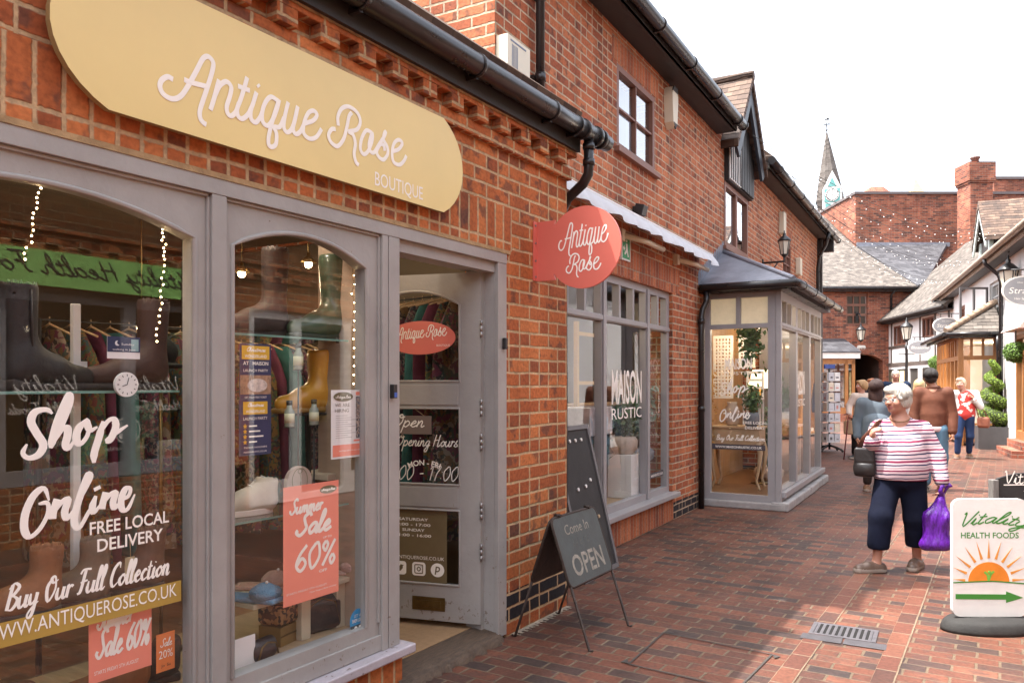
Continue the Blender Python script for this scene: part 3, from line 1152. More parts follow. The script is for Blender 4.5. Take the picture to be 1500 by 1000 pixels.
# ---------------------------------------------------------------- palette
def C(r, g, b):
    return tuple((c / 255 / 12.92) if c <= 10 else ((c / 255 + 0.055) / 1.055) ** 2.4 for c in (r, g, b))
BR = [(0.0, (.26, .080, .036)), (.18, (.38, .104, .038)), (.5, (.46, .130, .042)), (.75, (.53, .158, .050)), (1.0, (.60, .20, .066))]
BR2 = [(0.0, (.24, .082, .05)), (.16, (.37, .105, .050)), (.6, (.47, .138, .058)), (1.0, (.57, .20, .09))]
MORT = (.70, .48, .27)
M_brick = brick_mat('brick', .24, .0825, .0125, BR, MORT, head=.22, kiln=.62)
M_brickp = brick_mat('brick_pier', .24, .0825, .0125, BR, MORT, head=.22, kiln=.62, bands=(0.075, .262, (.022, .020, .024)))
M_brickm = brick_mat('brick_upper', .232, .0775, .0118, BR2, (.68, .53, .37), head=.15, kiln=.6, ou=.07, bands=(0.0, .19, (.03, .027, .03)))
M_sold = brick_mat('brick_soldier', .26, .088, .013, BR, MORT, offset=0.0, swap=True, ou=-.02, kiln=.6)
M_sold2 = brick_mat('brick_soldier_upper', .26, .082, .010, BR2, (.46, .34, .24), offset=0.0, swap=True)
M_brickf = brick_mat('brick_far', .24, .08, .012, [(0, (.10, .045, .038)), (.25, (.25, .078, .050)), (.6, (.36, .108, .062)), (1, (.45, .16, .09))], (.36, .26, .20), grime=.5)
M_pave = brick_mat('paving', .216, .100, .0115,
                   [(0.0, (.058, .040, .036)), (.16, (.078, .044, .036)), (.32, (.120, .050, .035)), (.55, (.148, .056, .036)), (.8, (.172, .063, .039)), (1.0, (.20, .080, .050))],
                   (.21, .15, .10), wob=.004, tight=1.7, kiln=.5, rough=.62, grime=.45, depth=.007, spots=True)
M_pave2 = brick_mat('paving_channel', .107, .238, .0085,
                    [(0.0, (.06, .04, .034)), (.25, (.10, .044, .032)), (.6, (.15, .055, .036)), (1.0, (.19, .075, .047))], (.30, .22, .15), wob=.004, rough=.6, grime=.4, depth=.006, offset=0.0)
M_paint = mat('grey_paint', (.325, .308, .292), .42, var=.12, vs=3, bump=.14, bs=35, chips=(.20, .15, .12))
M_paint2 = mat('grey_paint_maison', (.30, .285, .29), .4, var=.08, vs=4, bump=.08, bs=35)
M_sill = mat('sill_paint', (.42, .38, .41), .38, var=.14, vs=9, bump=.12, bs=30, chips=(.16, .12, .10))
M_black = mat('black_plastic', (.016, .014, .015), .28, var=.3, vs=6, bump=.05)
M_blackm = mat('black_iron', (.014, .013, .014), .4, var=.3, vs=12, bump=.15, bs=60)
M_soffit = mat('dark_board', (.022, .017, .015), .55, var=.3, vs=4, bump=.1)
M_lead = mat('lead_sheet', (.22, .23, .27), .5, metal=.25, var=.25, vs=5, bump=.25, bs=18)
M_tile = tile_mat('clay_tiles', .17, .11, [(0, (.035, .024, .019)), (.4, (.075, .046, .034)), (.7, (.12, .076, .053)), (1, (.18, .125, .09))])
M_tilel = tile_mat('pale_tiles', .19, .13, [(0, (.040, .034, .030)), (.35, (.085, .071, .061)), (.7, (.135, .115, .099)), (1, (.20, .175, .152))], depth=.04)
M_slate = tile_mat('slate', .3, .2, [(0, (.025, .025, .03)), (.5, (.055, .055, .062)), (1, (.10, .10, .11))], rough=.55)
M_glass = glass_mat('window_glass', refl=1.15)
M_glassu = glass_mat('upstairs_glass', tint=(.55, .6, .65), refl=2.2)
M_white = mat('white_lettering', (.90, .86, .79), .5, var=.02)
M_wpaint = mat('white_paint', (.74, .73, .70), .5, var=.08, vs=4, bump=.06)
M_cream = mat('cream_plastic', (.66, .60, .47), .45, var=.06, vs=5)
M_render = mat('white_render', (.70, .69, .685), .85, var=.05, vs=1.5, bump=.25, bs=30)
M_oak = wood_mat('orange_timber', (.26, .10, .028), (.42, .19, .06), .42, (6, 6, 1.2))
M_brass = mat('old_brass', (.17, .115, .045), .35, metal=.85, var=.3, vs=10)
M_steel = mat('worn_steel', (.30, .28, .27), .4, metal=.8, var=.25, vs=14)
M_coral = mat('coral_board', (.66, .155, .115), .42, var=.04, vs=3)
M_coralp = mat('coral_paper', (.85, .26, .18), .6, var=.04, vs=3)
M_gold = mat('gold_board', (.76, .595, .25), .34, var=.05, vs=1.2)
M_mustard = mat('mustard_film', (.42, .27, .055), .5, var=.05)
M_paper = mat('white_paper', (.78, .76, .75), .7, var=.03)
M_bulb = mat('fairy_bulb', (1, .85, .6), .4, emit=(1.0, .72, .38), es=9.0)
M_warm = mat('lamp_glow', (1, .85, .6), .4, emit=(1.0, .74, .40), es=14.0)
M_wire = mat('thin_wire', (.05, .05, .045), .5)
M_floorw = wood_mat('shop_floor_boards', (.16, .075, .03), (.27, .14, .06), .4, (2, 12, 2))
M_carpet = mat('door_mat_carpet', (.34, .21, .11), .95, var=.15, vs=30, bump=.5, bs=300)
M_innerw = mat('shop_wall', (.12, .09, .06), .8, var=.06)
M_conc = mat('worn_stone', (.30, .25, .19), .8, var=.3, vs=9, bump=.5, bs=30)
M_ink = mat('black_ink', (.03, .03, .03), .6)
M_green = mat('sign_green', (.045, .22, .035), .5, var=.05)
M_wood = wood_mat('pale_wood', (.36, .24, .13), (.55, .40, .24), .55, (3, 14, 3))
M_chalkb = mat('blackboard', (.022, .021, .021), .7, var=.5, vs=5, bump=.1)

# ---------------------------------------------------------------- ground
g = MB()
g.add([(-220, -120, 0), (220, -120, 0), (220, 400, 0), (-220, 400, 0)], [(0, 1, 2, 3)])
struct(g.build('ground', M_pave))
g = MB()
gx0, gy0 = gnd(1203, 935)
for x0 in (1.50, 1.93):
    g.add([(x0, -6, .004), (x0 + .107, -6, .004), (x0 + .107, 32, .004), (x0, 32, .004)], [(0, 1, 2, 3)])
struct(g.build('paved_channel', M_pave2))
# brown weathered edge where the paving meets the shop fronts
g = MB()
for i in range(60):
    y = 3.98 + i * .0118
    w = .035 + .02 * math.sin(i * 1.7) + .012 * rng.random()
    g.add([(-.05, y, .004), (w, y, .004), (w + .004 * rng.normal(), y + .0118, .004), (-.05, y + .0118, .004)], [(0, 1, 2, 3)])
struct(g.build('path_edge_mortar', M_conc))

# ---------------------------------------------------------------- the boutique: one-storey brick block with a grey shop front
shop = thing('boutique_building', 'low red brick boutique with grey arched shop windows, dentil cornice and black gutter', 'building')
YE = 4.69
b = MB()
b.box((-.3, -5, 2.275), (0, YE, 3.075))
b.box((-.3, 3.93, 0), (0, YE, 2.275))
b.box((-.3, -5, 0), (0, -1.0, 2.275))
b.box((-.9, 4.45, 0), (-.3, YE, 3.05))
b.build('wall', M_brickp, shop)
b = MB()
b.box((-.22, -1.0, 0), (-.004, 2.985, .19))
b.build('stall_riser', M_sold, shop, bevel=.004)
b = MB()
b.box((-.2, -1.2, 2.287), (.004, 3.985, 2.545))
b.build('soldier_lintel', M_sold, shop, bevel=.003)
b = MB()
b.box((-.1, -1.1, 2.268), (.012, 3.96, 2.289))
b.build('mortar_bed', mat('buff_mortar', (.36, .24, .12), .9, var=.3, vs=15, bump=.5), shop)
b = MB()
b.box((-.2, -5, 2.868), (.034, YE + .01, 2.942))
for i in range(44):
    y = YE - .12 - i * .232
    dx = .006 * rng.normal() * .4
    b.box((-.1, y - .112, 2.944), (.066 + dx, y + .002 * rng.normal(), 3.017))
b.box((-.2, -5, 3.019), (.062, YE + .03, 3.079))
b.build('dentil_cornice', M_brick, shop, bevel=.004)
b = MB()
b.prism([(.10, 3.215), (-4.3, 6.6), (-4.3, 6.72), (.13, 3.30)], lambda u, v, n: Vector((u, n, v)), -5, YE - .02)
b.build('roof', M_tile, shop)
b = MB()
b.box((.070, -5, 3.052), (.092, YE + .02, 3.21))
b.box((-.02, -5, 3.081), (.069, YE + .015, 3.10))
b.build('fascia_board', M_soffit, shop)
gt = MB()
gt.tube([(.155, y, 3.172) for y in (-5, -2, 0, 2, 4.2, 4.86)], .058, 20)
gut = gt.build('gutter', M_black, shop)
gt = MB()
for y in (1.45, 2.52, 3.40, 4.20, 4.52):
    gt.tube([(.155, y - .012, 3.172), (.155, y + .012, 3.172)], .064, 20)
    gt.box((.09, y - .012, 3.10), (.155, y + .012, 3.125))
    gt.cut()
for y in (4.62, 4.80, 4.87):
    gt.tube([(.155, y - .018, 3.172), (.155, y + .018, 3.172)], .068, 20)
    gt.cut()
gt.tube([(.155, 4.86, 3.172), (.155, 4.99, 3.172)], .055, 20)
gt.cut()
gt.build_each('bracket', M_black, gut)
dp = MB()
dp.tube([(.155, 4.71, 3.13), (.155, 4.71, 2.96), (.15, 4.715, 2.90), (.10, 4.735, 2.845), (-.03, 4.765, 2.77), (-.08, 4.78, 2.70), (-.08, 4.78, 2.5), (-.08, 4.78, 0.0)], .034, 14)
for z in (3.08, 2.975):
    dp.tube([(.155, 4.71, z - .02), (.155, 4.71, z + .02)], .041, 14)
dp.build('downpipe', M_black, shop)

# shop front joinery
fr = MB()
W1 = arc_top(.77, 1.826, .365, 2.035, .09)
W2 = arc_top(1.992, 2.743, .365, 2.035, .095)
DO = [(2.953, -.2), (3.80, -.2), (3.80, 2.165), (2.953, 2.165)]
Wl = arc_top(-.86, .20, .365, 2.035, .09)
fr.plate([(-1.0, .235), (2.953, .235), (2.953, 2.15), (3.83, 2.15), (3.83, 0.02), (3.925, 0.02), (3.925, 2.275), (-1.0, 2.275)], [W1, W2, Wl], FAC, -.09, -.018)
fr.box((-.018, -1.0, 2.208), (.008, 3.925, 2.272))
fr.box((-.018, -1.0, 2.196), (-.006, 1.876, 2.2075))
fr.box((-.018, 1.957, 2.196), (-.006, 2.82, 2.2075))
for y0, y1 in ((1.884, 1.948), (2.828, 2.868), (2.874, 2.952), (3.832, 3.924)):
    fr.box((-.018, y0, .235 if y1 < 3 else .02), (.006, y1, 2.2075))
for y0, y1 in ((1.872, 1.883), (1.949, 1.960), (2.815, 2.827)):
    fr.box((-.018, y0, .37), (-.006, y1, 2.196))
fr.box((-.018, -1.0, .237), (-.002, 2.953, .31))
for k, lp in enumerate((W1, W2)):
    cl = [FAC(p[0], p[1], -.020) for p in lp]
    cl = [p for p in cl]
    fr.tube(cl[1:] + [cl[0]], .011, 6, closed=False)
# door lining behind the front
fr.box((-.20, 2.90, .02), (-.09, 2.953, 2.2))
fr.box((-.20, 3.80, .02), (-.0905, 3.86, 2.2))
fr.box((-.20, 2.90, 2.165), (-.0905, 3.86, 2.22))
front = fr.build('shop_front', M_paint, shop, bevel=.004)
sl_ = MB()
sl_.box((-.1, -1.0, .190), (.062, 3.012, .234))
sl_.build('sill', M_sill, front, bevel=.008, seg=3)

GX = -.05
GFR = frame((GX, 0, 0), (0, 1, 0), (0, 0, 1), (1, 0, 0))
# pane with the white and mustard window lettering
gp = MB()
gp.add([GFR(.75, .34), GFR(1.85, .34), GFR(1.85, 2.16), GFR(.75, 2.16)], [(0, 1, 2, 3)], 0)
def ongl(px, py):
    return onx(px, py, GX)
put_strokes(gp, SHOP_T, GFR, .026, 1, brush=.5, n=4)
put_strokes(gp, ONLINE_T, GFR, .0245, 1, brush=.5, n=4)
u0, v0 = ongl(131, 783)
u1, v1 = ongl(247, 765)
put_text(gp, 'FREE LOCAL', GFR, u0, v0, w=u1 - u0, cap=.043, m=1, bold=True)
u0, v0 = ongl(142, 805)
u1, v1 = ongl(238, 790)
put_text(gp, 'DELIVERY', GFR, u0, v0 - .006, w=u1 - u0, cap=.043, m=1, bold=True)
u0, v0 = ongl(6, 893)
u1, _ = ongl(247, 830)
put_script(gp, 'Buy Our Full Collection', GFR, u0, v0 - .004, u1 - u0, .037, 1, wid=.0105, brush=.5)
ub0, vb0 = ongl(0, 947)
ub1, vb1 = ongl(265, 850)
gp.add([GFR(.86, vb0 - .004, .0015), GFR(ub1, vb0 - .004, .0015), GFR(ub1, vb1 + .003, .0015), GFR(.86, vb1 + .003, .0015)], [(0, 1, 2, 3)], 2)
ut, vt = ongl(258, 872)
put_text(gp, 'WWW.ANTIQUEROSE.CO.UK', GFR, ut, vb0 + .020, w=ut - 1.125, cap=.048, m=1, d=.003, align='r')
gp.build('pane', [M_glass, M_white, M_mustard], front)
gp = MB()
gp.add([GFR(1.97, .34), GFR(2.765, .34), GFR(2.765, 2.16), GFR(1.97, 2.16)], [(0, 1, 2, 3)], 0)
gp.build('pane', [M_glass], front)

# dark water streaks and chips low on the joinery
# entrance: worn threshold and floor inside
th = MB()
vs, fs = [], []
n = 40
for i in range(n + 1):
    y = 2.95 + .9 * i / n
    j = .012 * math.sin(i * .9) + .01 * rng.normal()
    for x, z in ((-.30, .062), (-.12, .064), (-.07, .058), (.0 + j, .05), (.035 + j, .03 + .006 * rng.normal()), (.05 + j, -.01)):
        vs.append((x, y, z))
for i in range(n):
    for k in range(5):
        fs.append((i * 6 + k, i * 6 + k + 1, (i + 1) * 6 + k + 1, (i + 1) * 6 + k))
th.add(vs, fs, 0, True)
th.build('threshold', mat('worn_oak', (.085, .055, .036), .7, var=.5, vs=6, bump=.6, bs=20, streak=(12, 2, 3)), shop)
fl = MB()
fl.box((-4.2, -1.5, -.05), (-.26, 4.4, .055))
fl.build('floor', M_floorw, shop)
fl = MB()
fl.box((-1.7, 2.93, .0552), (-.16, 3.88, .066))
fl.build('door_mat', M_carpet, shop)
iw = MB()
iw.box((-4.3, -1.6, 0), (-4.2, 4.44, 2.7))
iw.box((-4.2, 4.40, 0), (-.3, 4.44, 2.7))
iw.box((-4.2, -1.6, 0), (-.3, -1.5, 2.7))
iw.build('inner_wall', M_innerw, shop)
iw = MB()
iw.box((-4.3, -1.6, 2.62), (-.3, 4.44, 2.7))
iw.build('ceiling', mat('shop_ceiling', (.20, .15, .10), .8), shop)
# window stage (display floor behind the sill) and beige side panel
st = MB()
st.box((-.75, -1.0, .05), (-.095, 2.89, .34))
st.build('window_stage', M_wood, shop)
st = MB()
st.box((-.36, 2.77, .34), (-.095, 2.89, 2.3))
st.build('side_panel', mat('beige_panel', (.36, .27, .20), .7, var=.1, vs=3, streak=(2, 2, 12)), shop)

# the door, ajar into the shop
HX, HY = -.085, 3.795
DD = Vector((-.965, -.263, 0)).normalized()          # from hinge to lock edge
DN = Vector((DD.y, -DD.x, 0))
if DN.dot(Vector((CX - HX, -HY, 0))) < 0:
    DN = -DN
DFR = frame((HX, HY, 0), -DD, (0, 0, 1), DN)         # u runs towards the hinge (negative inside the leaf)
dr = MB()
DW = .84
h1 = arc_top(-DW + .13, -.13, 1.515, 1.965, .085)
h2 = [(-DW + .13, .905), (-.13, .905), (-.13, 1.355), (-DW + .13, 1.355)]
h3 = [(-DW + .13, .315), (-.13, .315), (-.13, .755), (-DW + .13, .755)]
dr.plate([(-DW, .10), (0, .10), (0, 2.15), (-DW, 2.15)], [h1, h2, h3], DFR, -.022, .022)
for lp in (h1, h2, h3):
    pts = [DFR(p[0], p[1], .022) for p in lp]
    dr.tube(pts + [pts[0]], .009, 6)
for z0, z1 in ((1.375, 1.495), (.772, .888)):
    dr.prism(rrect(-DW + .125, -.137, z0, z1, .004, 2), DFR, .022, .03)
door = dr.build('door', M_paint, shop, bevel=.002)
gp = MB()
gp.add([DFR(-DW + .12, .30, .004), DFR(-.12, .30, .004), DFR(-.12, 2.06, .004), DFR(-DW + .12, 2.06, .004)], [(0, 1, 2, 3)], 0)
gp.prism(ellipse(-.385, 1.775, .225, .100), DFR, .006, .008, 2)
put_norm(gp, (AR_N, AR_W, AR_H), frame(DFR(0, 0, .0082), -DD, (0, 0, 1), DN), -.385 - .165, 1.745, .335, 1, wid=.0055, h=.105)
put_text(gp, 'BOUTIQUE', DFR, -.195, 1.722, w=.085, cap=.013, m=1, d=.0095, align='r')
put_script(gp, 'Opening Hours', DFR, -.545, 1.128, .395, .033, 1, wid=.006)
put_text(gp, 'MON - FRI', DFR, -.362, 1.015, w=.20, cap=.033, m=1, d=.006, align='c', bold=True, arc=.25)
put_script(gp, '9:00 - 17:00', DFR, -.60, .925, .45, .042, 1, wid=.006, shear=.2)
# mustard film over most of the low pane, with lettering
gp.add([DFR(-DW + .125, .31, .006), DFR(-.215, .31, .006), DFR(-.215, .757, .006), DFR(-DW + .125, .757, .006)], [(0, 1, 2, 3)], 3)
for s_, z, w in (('SATURDAY', .682, .19), ('9:00 - 17:00', .650, .22), ('SUNDAY', .618, .145), ('11:00 - 16:00', .586, .23)):
    put_text(gp, s_, DFR, -.43, z, w=w, cap=.017, m=1, d=.0075, align='c', bold=True)
put_script(gp, 'Shop Online 24 Hours', DFR, -.57, .515, .29, .015, 1, wid=.0022)
put_text(gp, 'WWW.ANTIQUEROSE.CO.UK', DFR, -.232, .452, w=.42, cap=.021, m=1, d=.0075, align='r')
for cu in (-.645, -.52, -.395, -.275):
    if cu != -.275:
        gp.prism(rrect(cu - .043, cu + .043, .355, .435, .018), DFR, .0065, .0078, 1)
    else:
        gp.prism(ellipse(cu, .395, .043, .041, 24), DFR, .0065, .0078, 1)
D4 = frame(DFR(0, 0, .0079), -DD, (0, 0, 1), DN)
put_text(gp, 'f', D4, -.645, .37, cap=.055, m=3, d=.001, align='c', bold=True)
bird = [(-.028, -.016), (-.012, -.021), (.008, -.017), (.021, 0), (.021, .011), (.028, .018), (.018, .018), (.008, .021), (.002, .013), (-.011, .012), (-.024, .021), (-.026, .010), (-.020, .004), (-.024, -.002), (-.016, -.008)]
gp.prism([(-.52 + x, .395 + y) for x, y in bird], D4, .0, .001, 3)
put_strokes(gp, [[(-.42, .395), (-.42, .414), (-.414, .42), (-.376, .42), (-.37, .414), (-.37, .376), (-.376, .37), (-.414, .37), (-.42, .376), (-.42, .397)],
                 [(-.407, .395), (-.395, .407), (-.383, .395), (-.395, .383), (-.407, .395)]], D4, .006, 3)
gp.prism(ellipse(-.380, .410, .003, .003, 8), D4, 0, .001, 3)
put_text(gp, 'p', D4, -.275, .385, cap=.05, m=3, d=.001, align='c', bold=True, shear=.15)
gp.build('pane', [M_glass, M_white, M_coral, mat('shaded_mustard_film', (.155, .112, .055), .5)], door)  # mustard film again, its colour darkened to paint in the shade of the interior
lb = MB()
lb.prism([(-.43, .158), (-.22, .158), (-.22, .238), (-.43, .238)], DFR, .022, .027)
lb.prism([(-.405, .178), (-.245, .178), (-.245, .218), (-.405, .218)], DFR, .027, .032)
lb.build('letter_plate', M_brass, door, bevel=.002)
for z in (.52, .76, 1.16, 1.36, 1.82):
    hg = MB()
    for k in (-1, 0, 1):
        hg.tube([DFR(.006, z + .034 * k - .016, .026), DFR(.006, z + .034 * k + .016, .026)], .0085, 10)
    hg.build('hinge', M_steel, door)
hd = MB()
hd.tube([DFR(-DW + .05, .98, .022), DFR(-DW + .05, .98, .07), DFR(-DW + .16, .98, .075)], .009, 8)
hd.build('handle', M_brass, door)
# small sensors beside the door
for px, py in ((579, 573), (742, 503)):
    y, z = onx(px, py, .03)
    t = thing('door_sensor', 'small black sensor on the door jamb nearer the shop window' if px < 600 else 'small black sensor where the door frame meets the brick pier', 'door sensor', (.008, y, z))
    s = MB()
    s.box((0, -.013, -.033), (.024, .013, .033))
    if px < 600:
        s.box((.0245, -.009, -.028), (.026, .011, -.005), 1)
    s.build('case', [M_blackm, mat('blue_sticker', (.05, .12, .45), .5)], t, bevel=.004)

# ---------------------------------------------------------------- signs on the boutique
sg = thing('fascia_sign', 'long pale gold rounded shop sign with white script Antique Rose Boutique', 'shop sign', (0.03, 2.3, 2.5))
SF = frame((0, -2.3, -2.5), (0, 1, 0), (0, 0, 1), (1, 0, 0))
zb, zt = 2.383, 2.868
pts = [(1.455, zb)]
ye = 3.243
pts += [(ye, zb)]
for i in range(13):
    a = -rad(60) + rad(120) * i / 12
    pts.append((ye - .075 + .27 * (math.cos(a) - .5) / .5 * .62 + .075, (zb + zt) / 2 + (zt - zb) / 2 * math.sin(a) / math.sin(rad(60))))
pts.append((1.455, zt))
for i in range(1, 13):
    a = rad(120) + rad(120) * i / 13
    pts.append((1.455 + .185 * (math.cos(a) + .5) / .5, (zb + zt) / 2 + (zt - zb) / 2 * math.sin(a) / math.sin(rad(60))))
s = MB()
s.prism(pts, SF, 0, .025, 0, 2)
S2 = frame(SF(0, 0, .0255), (0, 1, 0), (0, 0, 1), (1, 0, 0))
put_strokes(s, ANTIQUE + ROSE, S2, .0185, 1, n=6)
bu, bv = onx(549, 271, .055)
bu2, bv2 = onx(619, 286, .055)
put_text(s, 'BOUTIQUE', S2, bu, bv, w=bu2 - bu, cap=.066, m=1, d=.001)
s.build('board', [M_gold, M_white, mat('sign_edge', (.30, .21, .09), .5)], sg, bevel=.003)
br = MB()
for y in (1.6, 2.3, 3.0):
    br.box((-.032, y - 2.32, -.1), (0, y - 2.28, .33))
    br.cut()
br.build_each('batten', M_soffit, sg)

# projecting coral sign fixed to the pier
y0, z0 = onx(787, 367)
pj = thing('projecting_sign', 'round coral hanging sign with white script Antique Rose fixed to the brick pier', 'shop sign', (0, 4.28, 2.33))
# the board stands out at right angles to the wall (its face turned to the camera)
PF = frame((0, 0, 0), (1, 0, 0), (0, 0, 1), (0, -1, 0))
s = MB()
zc = .0
rr_ = .25
out = [(.0, -.185), (.14, -.185)]
a0 = -math.acos(min(1, (.36 - .16) / .285)) if False else None
cxp = .335
for i in range(37):
    a = rad(-145) + rad(290) * i / 36
    out.append((cxp + rr_ * math.cos(a), zc + rr_ * math.sin(a)))
out += [(.14, .185), (.0, .185)]
s.prism(out, PF, -.008, .008, 0)
P2 = frame(PF(0, 0, .0085), (1, 0, 0), (0, 0, 1), (0, -1, 0))
put_norm(s, (ANT_N, ANT_W, ANT_H), P2, .168, -.050, .335, 1, wid=.0085, h=.205)
put_norm(s, (ROS_N, ROS_W, ROS_H), P2, .220, -.180, .235, 1, wid=.0085, h=.145)
s.build('board', [M_coral, M_white], pj, bevel=.002)
s = MB()
s.box((.002, -.045, -.185), (.012, .0, .185))
for z in (-.16, -.06, .05, .16):
    s.tube([(.012, -.028, z), (.017, -.028, z)], .007, 8, 1)
s.build('flange', [M_coral, M_steel], pj)
# ---------------------------------------------------------------- the taller brick house beyond (set back, turned 2.6 degrees)
MO = (-.6145, 8.704, 0.0)
MR = rad(2.574)
MT = Matrix.Translation(MO) @ Matrix.Rotation(MR, 4, 'Z')
def mw(n, t, z=0.0):
    return MT @ Vector((n, t, z))
MFR = frame((0, 0, 0), (0, 1, 0), (0, 0, 1), (1, 0, 0))      # local: u = along the wall, v = up, n = out
_d0 = Vector((650, 1150)).normalized()
_n0 = Vector((_d0.y, -_d0.x))
_p0 = Vector((1.979, 9.03))
def mpx(px, py, off=0.0):
    u = (px - 750) / FPX
    A = _p0 + _n0 * off
    t = (u * A.y - A.x) / (_d0.x - u * _d0.y)
    return t, CH + (YH - py) / FPX * (A.y + t * _d0.y)
hs = thing('brick_house', 'tall red brick house with brown upstairs windows, timber gable and grey shop windows below', 'building', MO, MR)
b = MB()
EV = 4.86
def wall_with(b, t0, t1, z0, z1, holes, th=.28):
    b.plate([(t0, z0), (t1, z0), (t1, z1), (t0, z1)], [[(a, c), (bq, c), (bq, dq), (a, dq)] for a, bq, c, dq in holes], MFR, -th, 0.0)
GW = (-3.45, -.42, .31, 2.50)       # shop window
UW1 = (-2.06, -1.02, 3.68, 4.46)
UW2 = (1.78, 3.16, 3.36, 4.24)
UW3 = (5.95, 6.75, 3.5, 4.1)
BAYO = (.80, 4.02, .05, 2.6)
wall_with(b, -4.26, 10.3, 0, EV, [GW, UW1, UW2, UW3, BAYO])
b.box((-4.5, -4.26, 2.6), (-.281, -3.98, 8.2))       # flank wall above the boutique roof
b.box((-4.5, 10.02, 0), (-.281, 10.3, 5))
b.build('wall', M_brickm, hs)
b = MB()
b.box((-.2, -3.6, 2.51), (.003, -.18, 2.775))
b.cut()
b.box((-.2, UW1[0] - .12, 4.475), (.003, UW1[1] + .12, 4.72))
b.cut()
b.box((-.2, UW3[0] - .1, 4.11), (.003, UW3[1] + .1, 4.34))
b.cut()
b.build_each('soldier_lintel', M_sold2, hs, bevel=.002)
b = MB()
b.box((-.25, -3.45, 0.0), (.004, -.40, .262))
b.build('stall_riser', M_sold2, hs, bevel=.002)
b = MB()
b.box((-.10, -3.5, .262), (.075, -.36, .312))
b.build('sill', M_paint2, hs, bevel=.006)
# stepped lead flashing where the boutique roof meets the flank wall
b = MB()
k0, k1 = .845, 3.30
for i in range(34):
    x = -.30 - i * .095
    zr = 3.30 + (-x - .30 + .17) * .79
    b.add([(x, -4.263, zr - .10), (x, -4.263, zr + .14), (x - .095, -4.263, zr + .235), (x - .095, -4.263, zr - .02)], [(0, 1, 2, 3)])
    b.add([(x, -4.2635, zr + .13), (x - .012, -4.2635, zr + .245), (x - .095, -4.2635, zr + .215)], [(0, 1, 2)])
b.build('flashing', M_lead, hs)

# roof, soffit, gutters
b = MB()
for ra, rb in ((-4.4, 1.62), (3.42, 10.75)):
    b.prism([(.30, EV - .02), (-4.6, 9.1), (-4.6, 9.25), (.34, EV + .06)], lambda u, v, n: Vector((u, n, v)), ra, rb)
b.prism([(-1.1, 6.057), (-4.6, 9.1), (-4.6, 9.25), (-1.1, 6.19)], lambda u, v, n: Vector((u, n, v)), 1.62, 3.42)
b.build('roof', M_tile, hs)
b = MB()
b.box((0.002, -4.38, EV - .10), (.26, 1.42, EV - .075))
b.box((.235, -4.38, EV - .10), (.262, 1.42, EV + .05))
b.box((0.002, 3.45, EV - .10), (.26, 10.7, EV - .075))
b.box((.235, 3.45, EV - .10), (.262, 10.7, EV + .05))
b.box((.0, 10.25, EV - .35), (.30, 10.42, EV - .10))
b.build('soffit', M_soffit, hs)
for t0, t1 in ((-4.4, 1.50), (3.30, 10.9)):
    b = MB()
    b.tube([(.325, t0 + (t1 - t0) * i / 6, EV - .02) for i in range(7)], .06, 16)
    gq = b.build('gutter', M_black, hs)
    b = MB()
    t = t0 + .6
    while t < t1:
        b.tube([(.325, t - .015, EV - .02), (.325, t + .015, EV - .02)], .068, 16)
        b.box((.26, t - .012, EV - .09), (.33, t + .012, EV - .07))
        b.cut()
        t += 1.0
    b.tube([(.325, t1 - .03, EV - .02), (.325, t1, EV - .02)], .066, 16)
    b.cut()
    b.build_each('bracket', M_black, gq)
b = MB()
tp = mpx(791.5, 100, .06)[0]
b.tube([(.06, tp, 3.2), (.06, tp, 4.6), (.20, tp, EV - .15), (.32, tp, EV - .06)], .034, 12)
for z in (3.75, 4.35):
    b.tube([(.06, tp, z - .03), (.06, tp, z + .03)], .042, 12)
    b.box((.0, tp - .05, z - .012), (.03, tp + .05, z + .012))
b.build('downpipe', M_black, hs)
b = MB()
b.tube([(.325, 9.4, EV - .07), (.25, 9.5, EV - .3), (.10, 9.6, EV - .55), (.07, 9.6, EV - .8), (.07, 9.6, 0)], .04, 10)
b.build('downpipe', M_black, hs)
b = MB()
b.box((.0, 9.95, 0), (.10, 10.08, EV - .12))
b.build('timber_post', M_soffit, hs)

# upstairs windows
M_brown = mat('brown_timber', (.20, .085, .055), .5, var=.12, vs=4, bump=.1)
def casement(name, W, nx, ny, parent, m=M_brown, fw=.055, gb=.022, d=-.09, sill=True, glass=M_glassu):
    a, c, z0, z1 = W
    f = MB()
    f.plate([(a, z0), (c, z0), (c, z1), (a, z1)], [[(a + fw, z0 + fw), (c - fw, z0 + fw), (c - fw, z1 - fw), (a + fw, z1 - fw)]], MFR, d, d + .06)
    for i in range(1, nx):
        x = a + fw + (c - a - 2 * fw) * i / nx
        f.box((d + .004, x - gb / 2, z0 + fw), (d + .055, x + gb / 2, z1 - fw))
    for i in range(1, ny):
        z = z0 + fw + (z1 - z0 - 2 * fw) * i / ny
        f.box((d + .008, a + fw, z - gb / 2), (d + .05, c - fw, z + gb / 2))
    wobj = f.build(name, m, parent, bevel=.003)
    p = MB()
    p.add([MFR(a + .02, z0 + .02, d + .02), MFR(c - .02, z0 + .02, d + .02), MFR(c - .02, z1 - .02, d + .02), MFR(a + .02, z1 - .02, d + .02)], [(0, 1, 2, 3)])
    p.build('pane', glass, wobj)
    if sill:
        s_ = MB()
        s_.box((d, a - .06, z0 - .05), (.05, c + .06, z0 - .002))
        s_.build('sill', m, wobj, bevel=.004)
    return wobj
casement('window', UW1, 2, 2, hs, d=-.06)
casement('window', UW2, 2, 1, hs, fw=.07, gb=.09, d=-.05)
casement('window', UW3, 2, 3, hs, d=-.07)
cu = MB()
for W in (UW1, UW2, UW3):
    cu.box((-.19, W[0] + .02, W[2] + .02), (-.18, W[1] - .02, W[3] - .02))
    cu.cut()
